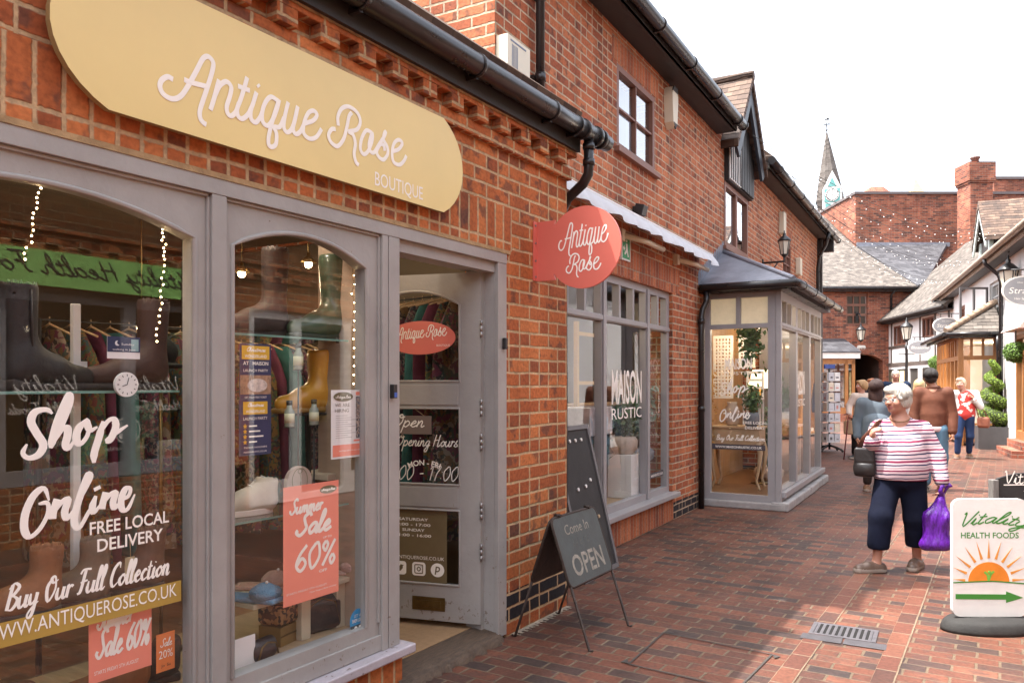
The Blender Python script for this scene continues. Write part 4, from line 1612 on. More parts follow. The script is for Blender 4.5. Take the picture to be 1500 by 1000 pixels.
cu.build_each('net_curtain', mat('net_curtain', (.55, .58, .62), .9, var=.2, vs=3, streak=(1, 9, .4)), hs)

# timber gable over the second window
AP, FL, FR_ = (2.50, 5.72), (1.70, 4.64), (3.40, 4.64)
b = MB()
b.prism([(1.80, 4.25), (3.24, 4.25), (3.24, 4.80), (2.50, 5.55), (1.80, 4.80)], MFR, .0, .06)
for i in range(9):
    t = 1.82 + i * .155
    top = 4.84 + (.72 - abs(t + .06 - 2.50)) * .98
    if t > 2.4:
        b.obox((.075, t + .07, (4.27 + top) / 2 - .05), (.016, .066, (top - 4.3) / 2 - .03), m=0)
b.build('gable_boards', mat('gable_timber', (.016, .014, .014), .5, var=.35, vs=5, bump=.2, bs=12), hs)
b = MB()
b.prism([(1.82, 4.27), (2.44, 4.27), (2.44, 5.42), (1.82, 4.80)], MFR, .062, .078)
b.build('white_panel', M_wpaint, hs)
b = MB()
for i in range(6):
    t = 1.87 + i * .10
    top = 4.84 + (t - 1.86) * .95
    b.prism([(t, 4.28), (t + .022, 4.28), (t - .01, top), (t - .032, top)], MFR, .0785, .088)
    b.cut()
b.build_each('dark_batten', MATS['gable_timber'], hs)
b = MB()
for (x0, z0), (x1, z1) in ((AP, FL), (AP, FR_)):
    L = math.hypot(x1 - x0, z1 - z0)
    nx, nz = -(z1 - z0) / L, (x1 - x0) / L
    s_ = 1 if nz > 0 else -1
    q = [(x0, z0), (x1, z1), (x1 - nx * s_ * .17, z1 - nz * s_ * .17), (x0, z0 - .27)]
    b.prism(q, MFR, .16, .20)
    b.cut()
b.build_each('barge_board', mat('barge_black', (.03, .035, .045), .45, var=.3, vs=5), hs)
b = MB()
for (x1, z1) in (FL, FR_):
    q = [(AP[0], AP[1] + .02), (x1 + (.08 if x1 > 2.5 else -.08), z1 - .02), (x1 + (.08 if x1 > 2.5 else -.08), z1 + .09), (AP[0], AP[1] + .15)]
    b.prism(q, MFR, -2.2, .23)
    b.cut()
b.build_each('gable_roof', M_tile, hs)
b = MB()
b.tube([(.24, AP[0], AP[1] + .13), (-2.2, AP[0], AP[1] + .13)], .07, 10)
b.build('ridge_tiles', M_tile, hs)

# ground-floor shop window
f = MB()
tA, zA = mpx(892, 463)
tr = 2.095
lights = [(-3.37, -2.325), (-2.225, -1.165), (-1.07, -.50)]
holes = [[(a, .375), (c, .375), (c, tr - .03), (a, tr - .03)] for a, c in lights]
tops = []
for a, c in ((-3.37, -2.325), (-2.225, -1.165), (-1.07, -.50)):
    k = 3 if c - a > .7 else 2
    w = (c - a + .03) / k
    for i in range(k):
        tops.append((a + i * w, a + (i + 1) * w - .045))
holes += [[(a, tr + .03), (c, tr + .03), (c, 2.43), (a, 2.43)] for a, c in tops]
f.plate([(-3.45, .312), (-.42, .312), (-.42, 2.50), (-3.45, 2.50)], holes, MFR, -.11, -.04)
for t in (-2.275, -1.118):
    f.box((-.0405, t - .035, .315), (-.022, t + .035, 2.47))
f.box((-.0405, -3.44, tr - .022), (-.028, -.43, tr + .022))
sw = f.build('shop_window', M_paint2, hs, bevel=.004)
p = MB()
G1 = frame((-.075, 0, 0), (0, 1, 0), (0, 0, 1), (1, 0, 0))
p.add([G1(-3.42, .34), G1(-.45, .34), G1(-.45, 2.47), G1(-3.42, 2.47)], [(0, 1, 2, 3)], 0)
t0, z0 = mpx(897, 590, -.075)
t1, z1 = mpx(939, 580, -.075)
put_text(p, 'MAISON', G1, t0 - .02, 1.315, w=.80, cap=.33, m=1, bold=True)
put_text(p, 'RUSTIC', G1, t0 - .02, 1.165, w=.80, cap=.11, m=1)
for tq in (-2.36, -.52):
    p.add([G1(tq - .42, .50, .002), G1(tq, .50, .002), G1(tq, .56, .002), G1(tq - .42, .56, .002)], [(0, 1, 2, 3)], 2)
    put_text(p, 'MAISONRUSTIC.CO.UK', G1, tq - .21, .515, w=.37, cap=.026, m=1, d=.004, align='c', bold=True)
p.build('pane', [M_glass, M_white, mat('plum_film', (.06, .05, .06), .5)], sw)

# corner bay window with lead roof
OW, T0, T1 = .9175, .786, 4.04
bay = MB()
BF = frame((0, T0, 0), (1, 0, 0), (0, 0, 1), (0, -1, 0))       # near side of the bay (faces down the lane to the camera)
BS = frame((OW, 0, 0), (0, 1, 0), (0, 0, 1), (1, 0, 0))        # long side
def quadr(a, c, z0, z1):
    return [(a, z0), (c, z0), (c, z1), (a, z1)]
bay.plate(quadr(.0, OW, .09, 2.60), [quadr(.085, .775, .165, 2.17), quadr(.085, .40, 2.225, 2.54), quadr(.455, .775, 2.225, 2.54)], BF, -.08, 0)
sides = []
W3 = (T1 - T0 - .14 - .14) / 3
for i in range(3):
    a = T0 + .12 + i * (W3 + .07)
    sides.append((a, a + W3 - .05))
hol = [quadr(a, c, .23, 2.17) for a, c in sides]
for a, c in sides:
    w = (c - a + .03) / 3
    hol += [quadr(a + j * w, a + (j + 1) * w - .04, 2.235, 2.50) for j in range(3)]
bay.plate(quadr(T0 + .001, T1, .09, 2.60), hol, BS, -.085, -.001)
bay.box((OW - .05, T0 - .012, .09), (OW + .012, T0 + .05, 2.6))
bay.box((OW, T0 + .05, .15), (OW + .055, T1 + .02, .215))
bay.box((OW, T0 + .05, 2.19), (OW + .014, T1, 2.215))
bay.box((.0, T1 - .08, .09), (OW - .09, T1, 2.6))
bw_ = bay.build('bay_window', M_paint2, hs, bevel=.004)
b = MB()
b.box((.0, T0 - .055, 0), (OW + .07, T0 + .1, .088))
for i in range(6):
    a = T0 - .055 + i * (T1 - T0 + .1) / 6
    b.box((OW - .1, a + .003, 0), (OW + .10 + .012 * rng.normal() * .3, a + (T1 - T0 + .1) / 6 - .003, .105 + .004 * rng.normal()))
b.build('plinth', mat('pale_stone', (.33, .31, .30), .7, var=.25, vs=6, bump=.4, bs=30), bw_, bevel=.015)
p = MB()
p.add([BF(.06, .14, -.04), BF(.80, .14, -.04), BF(.80, 2.2, -.04), BF(.06, 2.2, -.04)], [(0, 1, 2, 3)], 0)
p.add([BS(T0 + .08, .2, -.045), BS(T1 - .05, .2, -.045), BS(T1 - .05, 2.53, -.045), BS(T0 + .08, 2.53, -.045)], [(0, 1, 2, 3)], 0)
p.add([BF(.07, 2.21, -.05), BF(.79, 2.21, -.05), BF(.79, 2.56, -.05), BF(.07, 2.56, -.05)], [(0, 1, 2, 3)], 3)
B4 = frame(BF(0, 0, -.037), (1, 0, 0), (0, 0, 1), (0, -1, 0))
put_text(p, 'MAISON', B4, .26, 1.68, w=.32, cap=.135, m=1, bold=True)
put_text(p, 'RUSTIC', B4, .26, 1.61, w=.32, cap=.04, m=1)
put_norm(p, SHOP_N, B4, .20, 1.33, .34, 1, wid=.016)
put_norm(p, ONL_N, B4, .20, 1.04, .36, 1, wid=.015)
put_text(p, 'FREE LOCAL', B4, .62, 1.015, w=.29, cap=.034, m=1, align='c', bold=True)
put_text(p, 'DELIVERY', B4, .62, .955, w=.24, cap=.034, m=1, align='c', bold=True)
put_script(p, 'Buy Our Full Collection', B4, .15, .815, .58, .030, 1, wid=.007)
p.add([B4(.10, .70, .001), B4(.74, .70, .001), B4(.74, .765, .001), B4(.10, .765, .001)], [(0, 1, 2, 3)], 2)
put_text(p, 'WWW.MAISONRUSTIC.CO.UK', B4, .42, .718, w=.56, cap=.028, m=1, d=.003, align='c', bold=True)
B5 = frame(BS(0, 0, -.042), (0, 1, 0), (0, 0, 1), (1, 0, 0))
put_text(p, 'MAISON', B5, sides[1][0] + .05, 1.36, w=.75, cap=.33, m=1, bold=True)
put_text(p, 'RUSTIC', B5, sides[1][0] + .05, 1.20, w=.75, cap=.10, m=1)
p.build('pane', [M_glass, M_white, MATS['plum_film'], mat('frosted_glow', (.62, .52, .36), .35, emit=(1, .8, .5), es=.05)], bw_)  # frosted top panes given a faint glow of their own, for lamplight behind
# lead roof
EO, E0, E1, EZ, RZ = 1.10, .60, 4.22, 2.71, 3.27
b = MB()
P_ = [(.0, E0, EZ), (EO, E0, EZ), (EO, E1, EZ), (.0, E1, EZ), (.0, 1.75, RZ), (.0, 3.2, RZ)]
Q_ = [(x, y, z - .05) for x, y, z in P_[:4]]
b.add(P_ + Q_, [(0, 1, 4), (1, 2, 5, 4), (2, 3, 5), (6, 7, 1, 0), (7, 8, 2, 1), (8, 9, 3, 2), (6, 9, 8, 7)])
b.tube([P_[4], P_[1]], .035, 8)
b.tube([P_[5], P_[2]], .035, 8)
for k in (.33, .66):
    x = EO * (1 - k * 0)
    b.tube([(EO, E0 + .9 + k * 2.2, EZ + .01), (.02, 1.95 + k * 1.6, RZ + .0)], .016, 6)
b.build('lead_roof', M_lead, bw_)
b = MB()
for i in range(13):          # stepped flashing on the wall
    t = E0 - .04 + i * (1.15 + .12) / 13
    z = EZ + (t - E0 + .04) / 1.2 * (RZ - EZ)
    b.add([(.003, t, z - .02), (.003, t + .1, z + .03), (.003, t + .075, z + .20), (.003, t, z + .13)], [(0, 1, 2, 3)])
b.box((.002, 1.7, RZ - .01), (.006, 3.25, RZ + .10))
b.build('flashing', M_lead, bw_)
b = MB()
b.box((.0, E0 + .02, 2.60), (EO - .07, E0 + .045, 2.668))
b.box((EO - .1, E0 + .02, 2.60), (EO - .075, E1, 2.668))
b.box((.0, E0 + .05, 2.601), (EO - .1, E1, 2.615))
b.build('fascia', M_black, bw_)
b = MB()
b.tube([(.02, E0 - .03, 2.655), (.55, E0 - .03, 2.655), (EO + .04, E0 - .03, 2.655), (EO + .05, E0 + .02, 2.655), (EO + .05, 2.4, 2.655), (EO + .05, E1 + .15, 2.655)], .05, 14)
for i in range(5):
    t = .9 + i * .8
    b.tube([(EO + .05, t - .015, 2.655), (EO + .05, t + .015, 2.655)], .057, 14)
b.build('gutter', M_black, bw_)
b = MB()
b.tube([(.10, E0 - .03, 2.61), (.10, E0 - .03, 2.49), (.06, E0 - .05, 2.40), (.055, E0 - .09, 2.30), (.055, E0 - .09, 2.0), (.055, E0 - .09, 0)], .036, 12)
for z in (2.25, 1.2):
    b.tube([(.055, E0 - .09, z - .03), (.055, E0 - .09, z + .03)], .043, 12)
b.build('downpipe', M_black, bw_)

# inside the house shop: floor, plank wall, ceiling
b = MB()
b.box((-3.5, -3.9, -.02), (-.28, 10, .06))
b.box((-.3, T0 + .03, .09), (OW - .09, T1 - .08, .14))
b.build('floor', M_floorw, hs)
b = MB()
b.box((-3.5, -3.9, .06), (-3.42, 10, 2.9))
b.box((-3.42, -3.9, .06), (-.3, -3.84, 2.9))
b.box((-3.42, 5.2, .06), (-.3, 5.26, 2.9))
b.build('inner_wall', mat('cream_wall', (.26, .21, .15), .8, var=.05), hs)
b = MB()
b.box((-3.5, -3.9, 2.88), (-.3, 10, 2.95))
b.box((-.3, T0 + .05, 2.585), (OW - .1, T1 - .09, 2.599))
b.build('ceiling', MATS['cream_wall'], hs)
b = MB()
b.box((-.72, -3.4, .06), (-.12, -.44, .34))
b.build('window_stage', M_wood, hs)
pl = MB()
wd2 = wood_mat('honey_planks', (.33, .17, .06), (.50, .29, .12), .55, (10, 10, 1))
for i in range(12):
    a = T0 + .06
    pl.box((-.30 - .01 * rng.random(), .75 + i * .27, .06), (-.26, .75 + i * .27 + .262, 2.57))
for i in range(7):
    x = -.27 + i * .155
    if x + .15 < OW - .05:
        pass
pl.build('plank_wall', wd2, hs, bevel=.003)

# awning, signs and boxes on the brick house
aw = thing('awning', 'rolled white shop awning with wavy valance under the first-floor brickwork', 'awning', mw(.0, -1.5, 2.95), MR)
AF = frame((0, 1.5, -2.95), (0, 1, 0), (0, 0, 1), (1, 0, 0))
ta, tb = -3.75, .62
b = MB()
b.prism([(0.01, 3.06), (.10, 3.09), (.17, 3.06), (.17, 3.04), (.01, 3.03)], lambda u, v, n: AF(n, v, u), ta, tb)
b.build('hood', mat('awning_white', (.70, .71, .72), .45, var=.03), aw, bevel=.004)
b = MB()
vs, fs = [], []
nn = 88
for i in range(nn + 1):
    t = ta + (tb - ta) * i / nn
    sag = .012 * math.sin(i * .35)
    lo = 2.905 + .009 * math.cos(i * 2 * math.pi / 11) + .5 * sag
    bulge = .02 * math.sin(i * .9)
    vs += [AF(t, 3.045, .165), AF(t, 2.96, .235 + bulge * .4), AF(t, lo, .25 + bulge)]
for i in range(nn):
    for k in range(2):
        fs.append((i * 3 + k, i * 3 + 3 + k, i * 3 + 4 + k, i * 3 + 1 + k))
b.add(vs, fs, 0, True)
b.build('valance', mat('awning_cloth', (.56, .57, .60), .85, var=.06, vs=8), aw)
for t in (-2.0, -.35):
    b = MB()
    b.tube([AF(t, 2.88, .02), AF(t + .35, 2.86, .14), AF(t + .9, 2.87, .12)], .028, 8)
    b.box(AF(t - .05, 2.82, 0), AF(t + .03, 2.93, .05))
    b.build('folding_arm', M_cream, aw)
t, z = mpx(917, 363, .02)
es = thing('exit_sign', 'small green emergency exit sign under the white awning', 'exit sign', mw(.0, t, z - .12), MR)
b = MB()
b.box((.002, -.11, 0), (.022, .11, .24))
b.box((.0221, -.095, .015), (.0225, .095, .225), 1)
EF = frame((.0226, 0, 0), (0, 1, 0), (0, 0, 1), (1, 0, 0))
b.prism(ellipse(.01, .185, .016, .016, 12), EF, 0, .001, 0)
b.prism([(-.01, .16), (.03, .16), (.04, .10), (.06, .04), (.04, .035), (.018, .08), (-.03, .05), (-.05, .06), (-.005, .105)], EF, 0, .001, 0)
b.prism([(-.085, .11), (-.05, .14), (-.05, .12), (-.03, .12), (-.03, .10), (-.05, .10), (-.05, .08)], EF, 0, .001, 0)
b.build('plate', [M_wpaint, mat('exit_green', (.02, .26, .09), .5)], es)
t, z = mpx(935, 308, .05)
fl_ = thing('floodlight', 'little black floodlight box above the white awning', 'light', mw(0, t, z), MR)
b = MB()
b.box((.0, -.03, -.04), (.03, .03, .04))
b.obox((.075, 0, 0), (.045, .06, .05), M=Matrix.Rotation(rad(15), 3, 'Y'))
b.build('lamp_body', M_blackm, fl_, bevel=.006)
# burglar alarm boxes
t, z = mpx(753, 95, .05)
al = thing('alarm_box', 'white ribbed burglar alarm box beside the black downpipe above the gutter', 'alarm', mw(0, t, z), MR)
b = MB()
vs = []
AL = frame((0, 0, 0), (0, 1, 0), (0, 0, 1), (1, 0, 0))
b.prism([(-.16, -.12), (.0, -.17), (.16, -.12), (.16, .15), (-.16, .15)], AL, .0, .09)
for i in range(5):
    b.box((.0905, -.10 + i * .018, -.05), (.092, -.092 + i * .018, .10), 1)
for z0 in (.115, -.085):
    b.box((.0905, -.12, z0), (.092, .10, z0 + .012), 1)
b.build('cover', [M_cream, mat('alarm_print', (.12, .15, .24), .5)], al, bevel=.012, seg=3)
t, z = mpx(983, 160, .05)
al = thing('alarm_box', 'cream six-sided alarm box with dark ends right of the brown window', 'alarm', mw(0, t, z), MR)
b = MB()
hexp = [(-.10, .13), (-.06, .22), (.06, .22), (.10, .13), (.07, -.16), (0, -.22), (-.07, -.16)]
b.prism(hexp, AL, .0, .10)
b.prism([(-.09, .17), (-.06, .225), (.06, .225), (.09, .17)], AL, .09, .104, 1)
b.prism([(-.062, -.16), (.062, -.16), (0, -.225)], AL, .09, .104, 1)
for i in range(5):
    b.tube([(.05, -.06 + .03 * i, .22), (.07, -.08 + .04 * i, .32)], .003, 4, 1)
b.build('cover', [M_cream, M_soffit], al, bevel=.006)
for px, py, hh, lab in ((1146, 328, .20, 'cream alarm box high under the far gutter'), (1170, 391, .17, 'narrow white meter box beside the small upstairs window')):
    t, z = mpx(px, py, .04)
    al = thing('alarm_box', lab, 'alarm', mw(0, t, z), MR)
    b = MB()
    b.prism(rrect(-.11, .11, -hh, hh, .04, 4), AL, 0, .09)
    b.build('cover', M_cream, al, bevel=.01)

# wall lanterns: one builder for all the old street lanterns
def lantern_parts(root, s=1.0, lit=False, zc=0.0, x=0.0, y=0.0):
    b = MB()
    q = 6
    def ring(r, z):
        return [(x + r * s * math.cos(math.pi * 2 * i / q + .5), y + r * s * math.sin(math.pi * 2 * i / q + .5), zc + z * s) for i in range(q)]
    for i in range(q):
        a0, a1 = ring(.085, -.2)[i], ring(.14, .13)[i]
        b.tube([a0, a1], .010 * s, 5)
    for r, z in ((.085, -.2), (.14, .13)):
        rg = ring(r, z)
        b.tube(rg + [rg[0]], .012 * s, 5)
    b.lathe([(.165 * s, .13 * s), (.16 * s, .15 * s), (.07 * s, .24 * s), (.035 * s, .26 * s), (.04 * s, .30 * s), (.015 * s, .33 * s), (.012 * s, .38 * s), (.001, .39 * s)], (x, y, zc), 12)
    b.lathe([(.02 * s, -.27 * s), (.05 * s, -.24 * s), (.088 * s, -.2 * s), (.085 * s, -.195 * s)], (x, y, zc), 12)
    b.build('lantern_frame', M_blackm, root)
    b = MB()
    a, c = ring(.080, -.19), ring(.134, .12)
    b.add(a + c, [(i, (i + 1) % q, q + (i + 1) % q, q + i) for i in range(q)])
    b.build('lantern_glass', mat('lantern_glass', (.62, .58, .48), .25, var=.1), root)
t, z = mpx(1147, 361, .32)
ln = thing('wall_lantern', 'black six-sided wall lantern on a bracket above the lead bay roof', 'lantern', mw(0, t, z), MR)
lantern_parts(ln, .66, x=.34)
b = MB()
b.tube([(.02, 0, -.24), (.34, 0, -.24), (.34, 0, -.17)], .016, 8)
b.tube([(.02, 0, -.40), (.14, 0, -.38), (.24, 0, -.25)], .010, 6)
b.box((.0, -.03, -.44), (.02, .03, -.18))
b.build('bracket', M_blackm, ln)
# ---------------------------------------------------------------- the shop across the lane (seen in the windows)
M_banner = mat('lime_banner', (.36, .74, .20), .5, var=.03)
op = thing('health_food_shop', 'brick health food shop across the lane with lime green sign board', 'building', (5, 3, 0))
OF = frame((0, 0, 0), (0, -1, 0), (0, 0, 1), (-1, 0, 0))       # u runs to -y as read from the lane
OY0, OY1 = -9.0, 9.0
b = MB()
b.box((0, OY0, 2.40), (.3, OY1, 3.32))
b.box((0, OY0, 0), (.3, OY0 + 3.0, 2.40))
b.box((0, 5.9, 0), (.3, OY1, 2.40))
b.box((0, 3.0, 0), (.3, 3.25, 2.40))
b.box((0, -2.2, 0), (.3, 3.2, .55))
b.box((0, -3.4, 0), (.3, -2.9, 2.4))
b.box((.3, OY1 - .3, 0), (6, OY1, 3.0))
b.box((.3, OY0, 0), (6, OY0 + .3, 3.0))
b.build('wall', M_brick, op)
b = MB()
b.box((-.034, OY0, 2.745), (.05, OY1, 2.80))
i = 0
y = OY1 - .2
while y > OY0 + .2:
    b.box((-.066, y - .112, 2.802), (.05, y, 2.862))
    b.box((-.034, y - .16, 2.80), (.05, y + .05, 2.83))
    y -= .30
b.box((-.040, OY0, 2.93), (.05, OY1, 2.99))
b.build('dentil_cornice', M_brick, op)
b = MB()
b.box((-.08, OY0, 3.27), (-.0665, OY1, 3.40))
b.tube([(-.13, OY0, 3.36), (-.13, 0, 3.36), (-.13, OY1 + .1, 3.36)], .05, 14)
b.build('gutter', M_soffit, op)
b = MB()
b.prism([(-.09, 3.40), (3.4, 6.0), (3.4, 6.14), (-.12, 3.49)], lambda u, v, n: Vector((u, n, v)), OY0 - .1, OY1 + .1)
b.prism([(3.4, 6.0), (7.2, 3.14), (7.2, 3.26), (3.4, 6.14)], lambda u, v, n: Vector((u, n, v)), OY0 - .1, OY1 + .1)
b.build('roof', M_tile, op)
b = MB()
b.prism([(-2.6, 2.41), (.4, 2.41), (.4, 2.74), (-2.6, 2.74)], OF, .035, .06)
put_script(b, 'Vitality Health Foods', frame(OF(0, 0, .062), (0, -1, 0), (0, 0, 1), (-1, 0, 0)), -2.48, 2.525, 2.35, .085, 1, wid=.016)
b.build('sign_board', [M_banner, M_ink], op)
b = MB()
hl = []
for a in (-2.95, -1.70, -.45, .80):
    hl.append([(a, .70), (a + 1.12, .70), (a + 1.12, 2.28), (a, 2.28)])
b.plate([(-3.1, .56), (2.1, .56), (2.1, 2.40), (-3.1, 2.40)], hl, OF, -.10, -.03)
fw = b.build('window_frame', M_paint2, op)
b = MB()
b.add([OF(-3.05, .6, -.06), OF(2.0, .6, -.06), OF(2.0, 2.35, -.06), OF(-3.05, 2.35, -.06)], [(0, 1, 2, 3)], 0)
O2 = frame(OF(0, 0, -.055), (0, -1, 0), (0, 0, 1), (-1, 0, 0))
for a in (-2.05, -.95):
    put_script(b, 'Vitality', O2, a - .02, 1.42, .62, .075, 1, wid=.012, align='c')
    put_script(b, 'Health Foods', O2, a, 1.22, .66, .05, 1, wid=.009, align='c')
put_strokes(b, [ellipse(-1.76, 1.02, .135, .135, 24) + [(-1.625, 1.02)]], O2, .016, 1)
b.prism([(-1.86, 1.045), (-1.66, 1.045), (-1.67, 1.10), (-1.76, 1.13), (-1.85, 1.10)], O2, 0, .001, 1)
b.prism([(-1.86, .995), (-1.66, .995), (-1.67, .94), (-1.76, .91), (-1.85, .94)], O2, 0, .001, 1)
put_text(b, 'SOLGAR', O2, -1.76, 1.003, w=.24, cap=.034, m=1, align='c', bold=True)
put_text(b, 'Solgar Stockist', O2, -1.74, .83, w=.46, cap=.035, m=1, align='c')
b.build('pane', [M_glass, M_white], fw)
b = MB()
b.box((.9, -2.2, 0), (.95, 3.2, 2.6))
b.box((.3, -2.2, .5), (.9, 3.2, .56))
b.build('inner_wall', mat('dim_shop', (.14, .11, .09), .8), op)
for i, (y, z, sx, cc) in enumerate(((2.5, .56, .22, 0), (2.1, .56, .16, 1), (1.65, .56, .25, 2), (1.1, .56, .2, 0), (.6, .56, .24, 1), (2.3, .90, .16, 2), (1.3, .86, .14, 0))):
    t = thing('food_carton', 'upright food carton in the health shop window across the lane', 'carton', (5.45 + .03 * i, 3 + y, z), 0, 'cartons in the health shop window')
    s = MB()
    s.box((-.06, -sx / 2, 0), (.06, sx / 2, .30 + .05 * cc))
    s.box((-.0605, -sx * .42, .05), (-.0601, sx * .42, .2), 1)
    s.build('carton_body', [mat('carton_%d' % cc, [(.7, .7, .66), (.62, .5, .2), (.3, .55, .3)][cc], .6), mat('carton_label', (.55, .3, .2), .6)], t, bevel=.004)
t = thing('shop_shelf', 'long dark shelf unit inside the health shop window', 'shelf', (5.7, 3, .56))
s = MB()
s.box((-.1, -2.1, .28), (.16, 3.0, .30))
s.box((-.1, -2.1, .62), (.16, 3.0, .64))
for y in (-2.1, -.5, 1.2, 2.96):
    s.box((-.1, y, 0), (.16, y + .04, 1.2))
s.build('boards', M_soffit, t)

b = MB()
b.plate([(-5.9, .02), (-3.25, .02), (-3.25, 2.40), (-5.9, 2.40)], [[(-5.8, .3), (-5.0, .3), (-5.0, 2.3), (-5.8, 2.3)], [(-4.86, .1), (-4.1, .1), (-4.1, 2.3), (-4.86, 2.3)], [(-3.96, .3), (-3.35, .3), (-3.35, 2.3), (-3.96, 2.3)]], OF, -.1, -.03)
fw = b.build('door_frame', M_wpaint, op)
b = MB()
b.add([OF(-5.85, .1, -.06), OF(-3.3, .1, -.06), OF(-3.3, 2.35, -.06), OF(-5.85, 2.35, -.06)], [(0, 1, 2, 3)], 0)
for s_, z, w in (('75', 1.62, .16), ('YOU COULD', 1.40, .55), ("WE'RE", 1.20, .34), ('OUR', 1.0, .24)):
    put_text(b, s_, O2, -4.48, z, w=w, cap=.09, m=1, align='c')
b.build('pane', [M_glass, mat('gold_film', (.55, .42, .14), .4)], fw)
b = MB()
b.box((1.4, 3.2, 0), (1.45, 5.9, 2.6))
b.build('inner_wall', MATS['dim_shop'], op)

# ---------------------------------------------------------------- right-hand white cottage (turned 9.7 degrees)
def local_thing(name, label, cat, lat, Z, k):
    x, y = cw(lat, Z)
    L = math.hypot(k, 1150)
    dx, dy = (k * RX + 1150 * FX) / L, (k * RY + 1150 * FY) / L
    return thing(name, label, cat, (x, y, 0), math.atan2(-dx, dy))
def lpx(o, px, py, off=0.0):
    """pixel -> (t, z) on the plane x = off of a thing's own frame"""
    c, s_ = math.cos(o.rotation_euler[2]), math.sin(o.rotation_euler[2])
    ox, oy = o.location[0] + off * c, o.location[1] + off * s_
    u = (px - 750) / FPX
    vx, vy = u * RX + FX, u * RY + FY
    # ray C + a*v = O + t*(-s, c)
    det = vx * c + vy * s_
    a = ((ox - CX) * c + oy * s_) / det
    qx, qy = CX + a * vx - ox, a * vy - oy
    return -qx * s_ + qy * c, CH + (YH - py) / FPX * a
CF = frame((0, 0, 0), (0, -1, 0), (0, 0, 1), (-1, 0, 0))   # lane side of a right-hand house: u = -t
ca = local_thing('white_cottage', 'white rendered cottage on the right with dormer, pale tile roof and oak shop bay', 'building', 11.17, 17.6, 472)
b = MB()
def cq(t0, t1, z0, z1):
    return [(-t0, z0), (-t1, z0), (-t1, z1), (-t0, z1)]
b.plate(cq(-6, 10.5, 0, 4.45), [cq(.75, 2.55, 3.05, 4.02), cq(1.35, 5.6, .05, 2.6), cq(-1.95, -.62, .32, 2.55), cq(6.6, 7.6, 3.1, 3.9)], CF, -.3, 0)
b.box((.3, -6, 0), (6, -5.7, 4.4))
b.box((.3, 10.2, 0), (6, 10.5, 4.4))
b.prism([(.3, 4.4), (6, 4.4), (3.1, 7.1)], lambda u, v, n: Vector((u, n, v)), 10.2, 10.5)
b.build('wall', M_render, ca)
b = MB()
b.prism([(-.32, 4.44), (3.1, 7.35), (3.1, 7.5), (-.38, 4.54)], lambda u, v, n: Vector((u, n, v)), -6.4, 10.8)
b.prism([(3.1, 7.35), (6.5, 4.44), (6.5, 4.54), (3.1, 7.5)], lambda u, v, n: Vector((u, n, v)), -6.4, 10.8)
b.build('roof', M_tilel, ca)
b = MB()
b.tube([(-.42, -6.4, 4.46), (-.42, 2, 4.46), (-.42, 10.85, 4.46)], .06, 12)
b.box((-.30, -6.4, 4.34), (-.27, 10.8, 4.46))
b.build('gutter', mat('weathered_gutter', (.30, .24, .19), .6, var=.3, vs=8), ca)
b = MB()
b.box((-.268, -6.4, 4.33), (-.002, 10.8, 4.35))
b.build('soffit', M_soffit, ca)
b = MB()
b.tube([(-.42, .55, 4.40), (-.40, .55, 4.28), (-.12, .62, 4.02), (-.07, .65, 3.85), (-.07, .65, 0)], .045, 10)
b.build('downpipe', M_black, ca)
b = MB()
b.tube([(-.42, 10.4, 4.40), (-.40, 10.4, 4.28), (-.12, 10.3, 4.05), (-.07, 10.3, 3.9), (-.07, 10.3, 0)], .045, 10)
b.build('downpipe', M_black, ca)
# dormer
t0, t1, ta_ = 2.9, 4.6, 3.75
b = MB()
b.prism([(-t0, 4.55), (-t1, 4.55), (-t1, 5.35), (-ta_, 6.2), (-t0, 5.35)], CF, -2.4, -.15)
dm = b.build('dormer', M_slate, ca)
b = MB()
for tt, s_ in ((t0, -1), (t1, 1)):
    b.prism([(-ta_, 6.24), (-(tt + s_ * .18), 5.18), (-(tt + s_ * .18), 5.30), (-ta_, 6.40)], CF, -3.4, .08)
b.build('dormer_roof', M_tile, dm)
b = MB()
for tt, s_ in ((t0, -1), (t1, 1)):
    b.prism([(-ta_, 6.22), (-(tt + s_ * .16), 5.16), (-(tt + s_ * .10), 5.02), (-ta_, 6.0)], CF, .02, .06)
b.prism(cq(t0 + .02, t0 + .22, 4.6, 5.35), CF, -.149, -.06)
b.prism(cq(t1 - .22, t1 - .02, 4.6, 5.35), CF, -.149, -.06)
b.build('barge_board', mat('pale_green_paint', (.55, .63, .60), .5), dm)
b = MB()
b.prism(cq(t0 + .25, t1 - .25, 4.65, 5.35), CF, -.148, -.10)
b.build('window', M_soffit, dm)
# upstairs casement with one leaf open
M_grw = mat('greywhite_frame', (.55, .56, .56), .5)
b = MB()
b.plate(cq(.75, 2.55, 3.05, 4.02), [cq(.83, 1.60, 3.13, 3.94), cq(1.70, 2.47, 3.13, 3.94)], CF, -.12, -.05)
for z in (3.4, 3.67):
    b.prism(cq(.83, 2.47, z - .015, z + .015), CF, -.10, -.07)
cw_ = b.build('window', M_grw, ca)
b = MB()
b.add([CF(-.8, 3.1, -.09), CF(-2.5, 3.1, -.09), CF(-2.5, 3.97, -.09), CF(-.8, 3.97, -.09)], [(0, 1, 2, 3)])
b.build('pane', M_glassu, cw_)
b = MB()
LF = frame((-.04, 2.5, 0), (-.93, -.36, 0), (0, 0, 1), (-.36, .93, 0))
b.plate([(0, 3.12), (.72, 3.12), (.72, 3.95), (0, 3.95)], [[(.05, 3.17), (.33, 3.17), (.33, 3.90), (.05, 3.90)], [(.38, 3.17), (.67, 3.17), (.67, 3.90), (.38, 3.90)]], LF, -.02, .02)
b.build('casement_leaf', mat('dark_metal_frame', (.12, .11, .11), .5), cw_)
casB = MB()
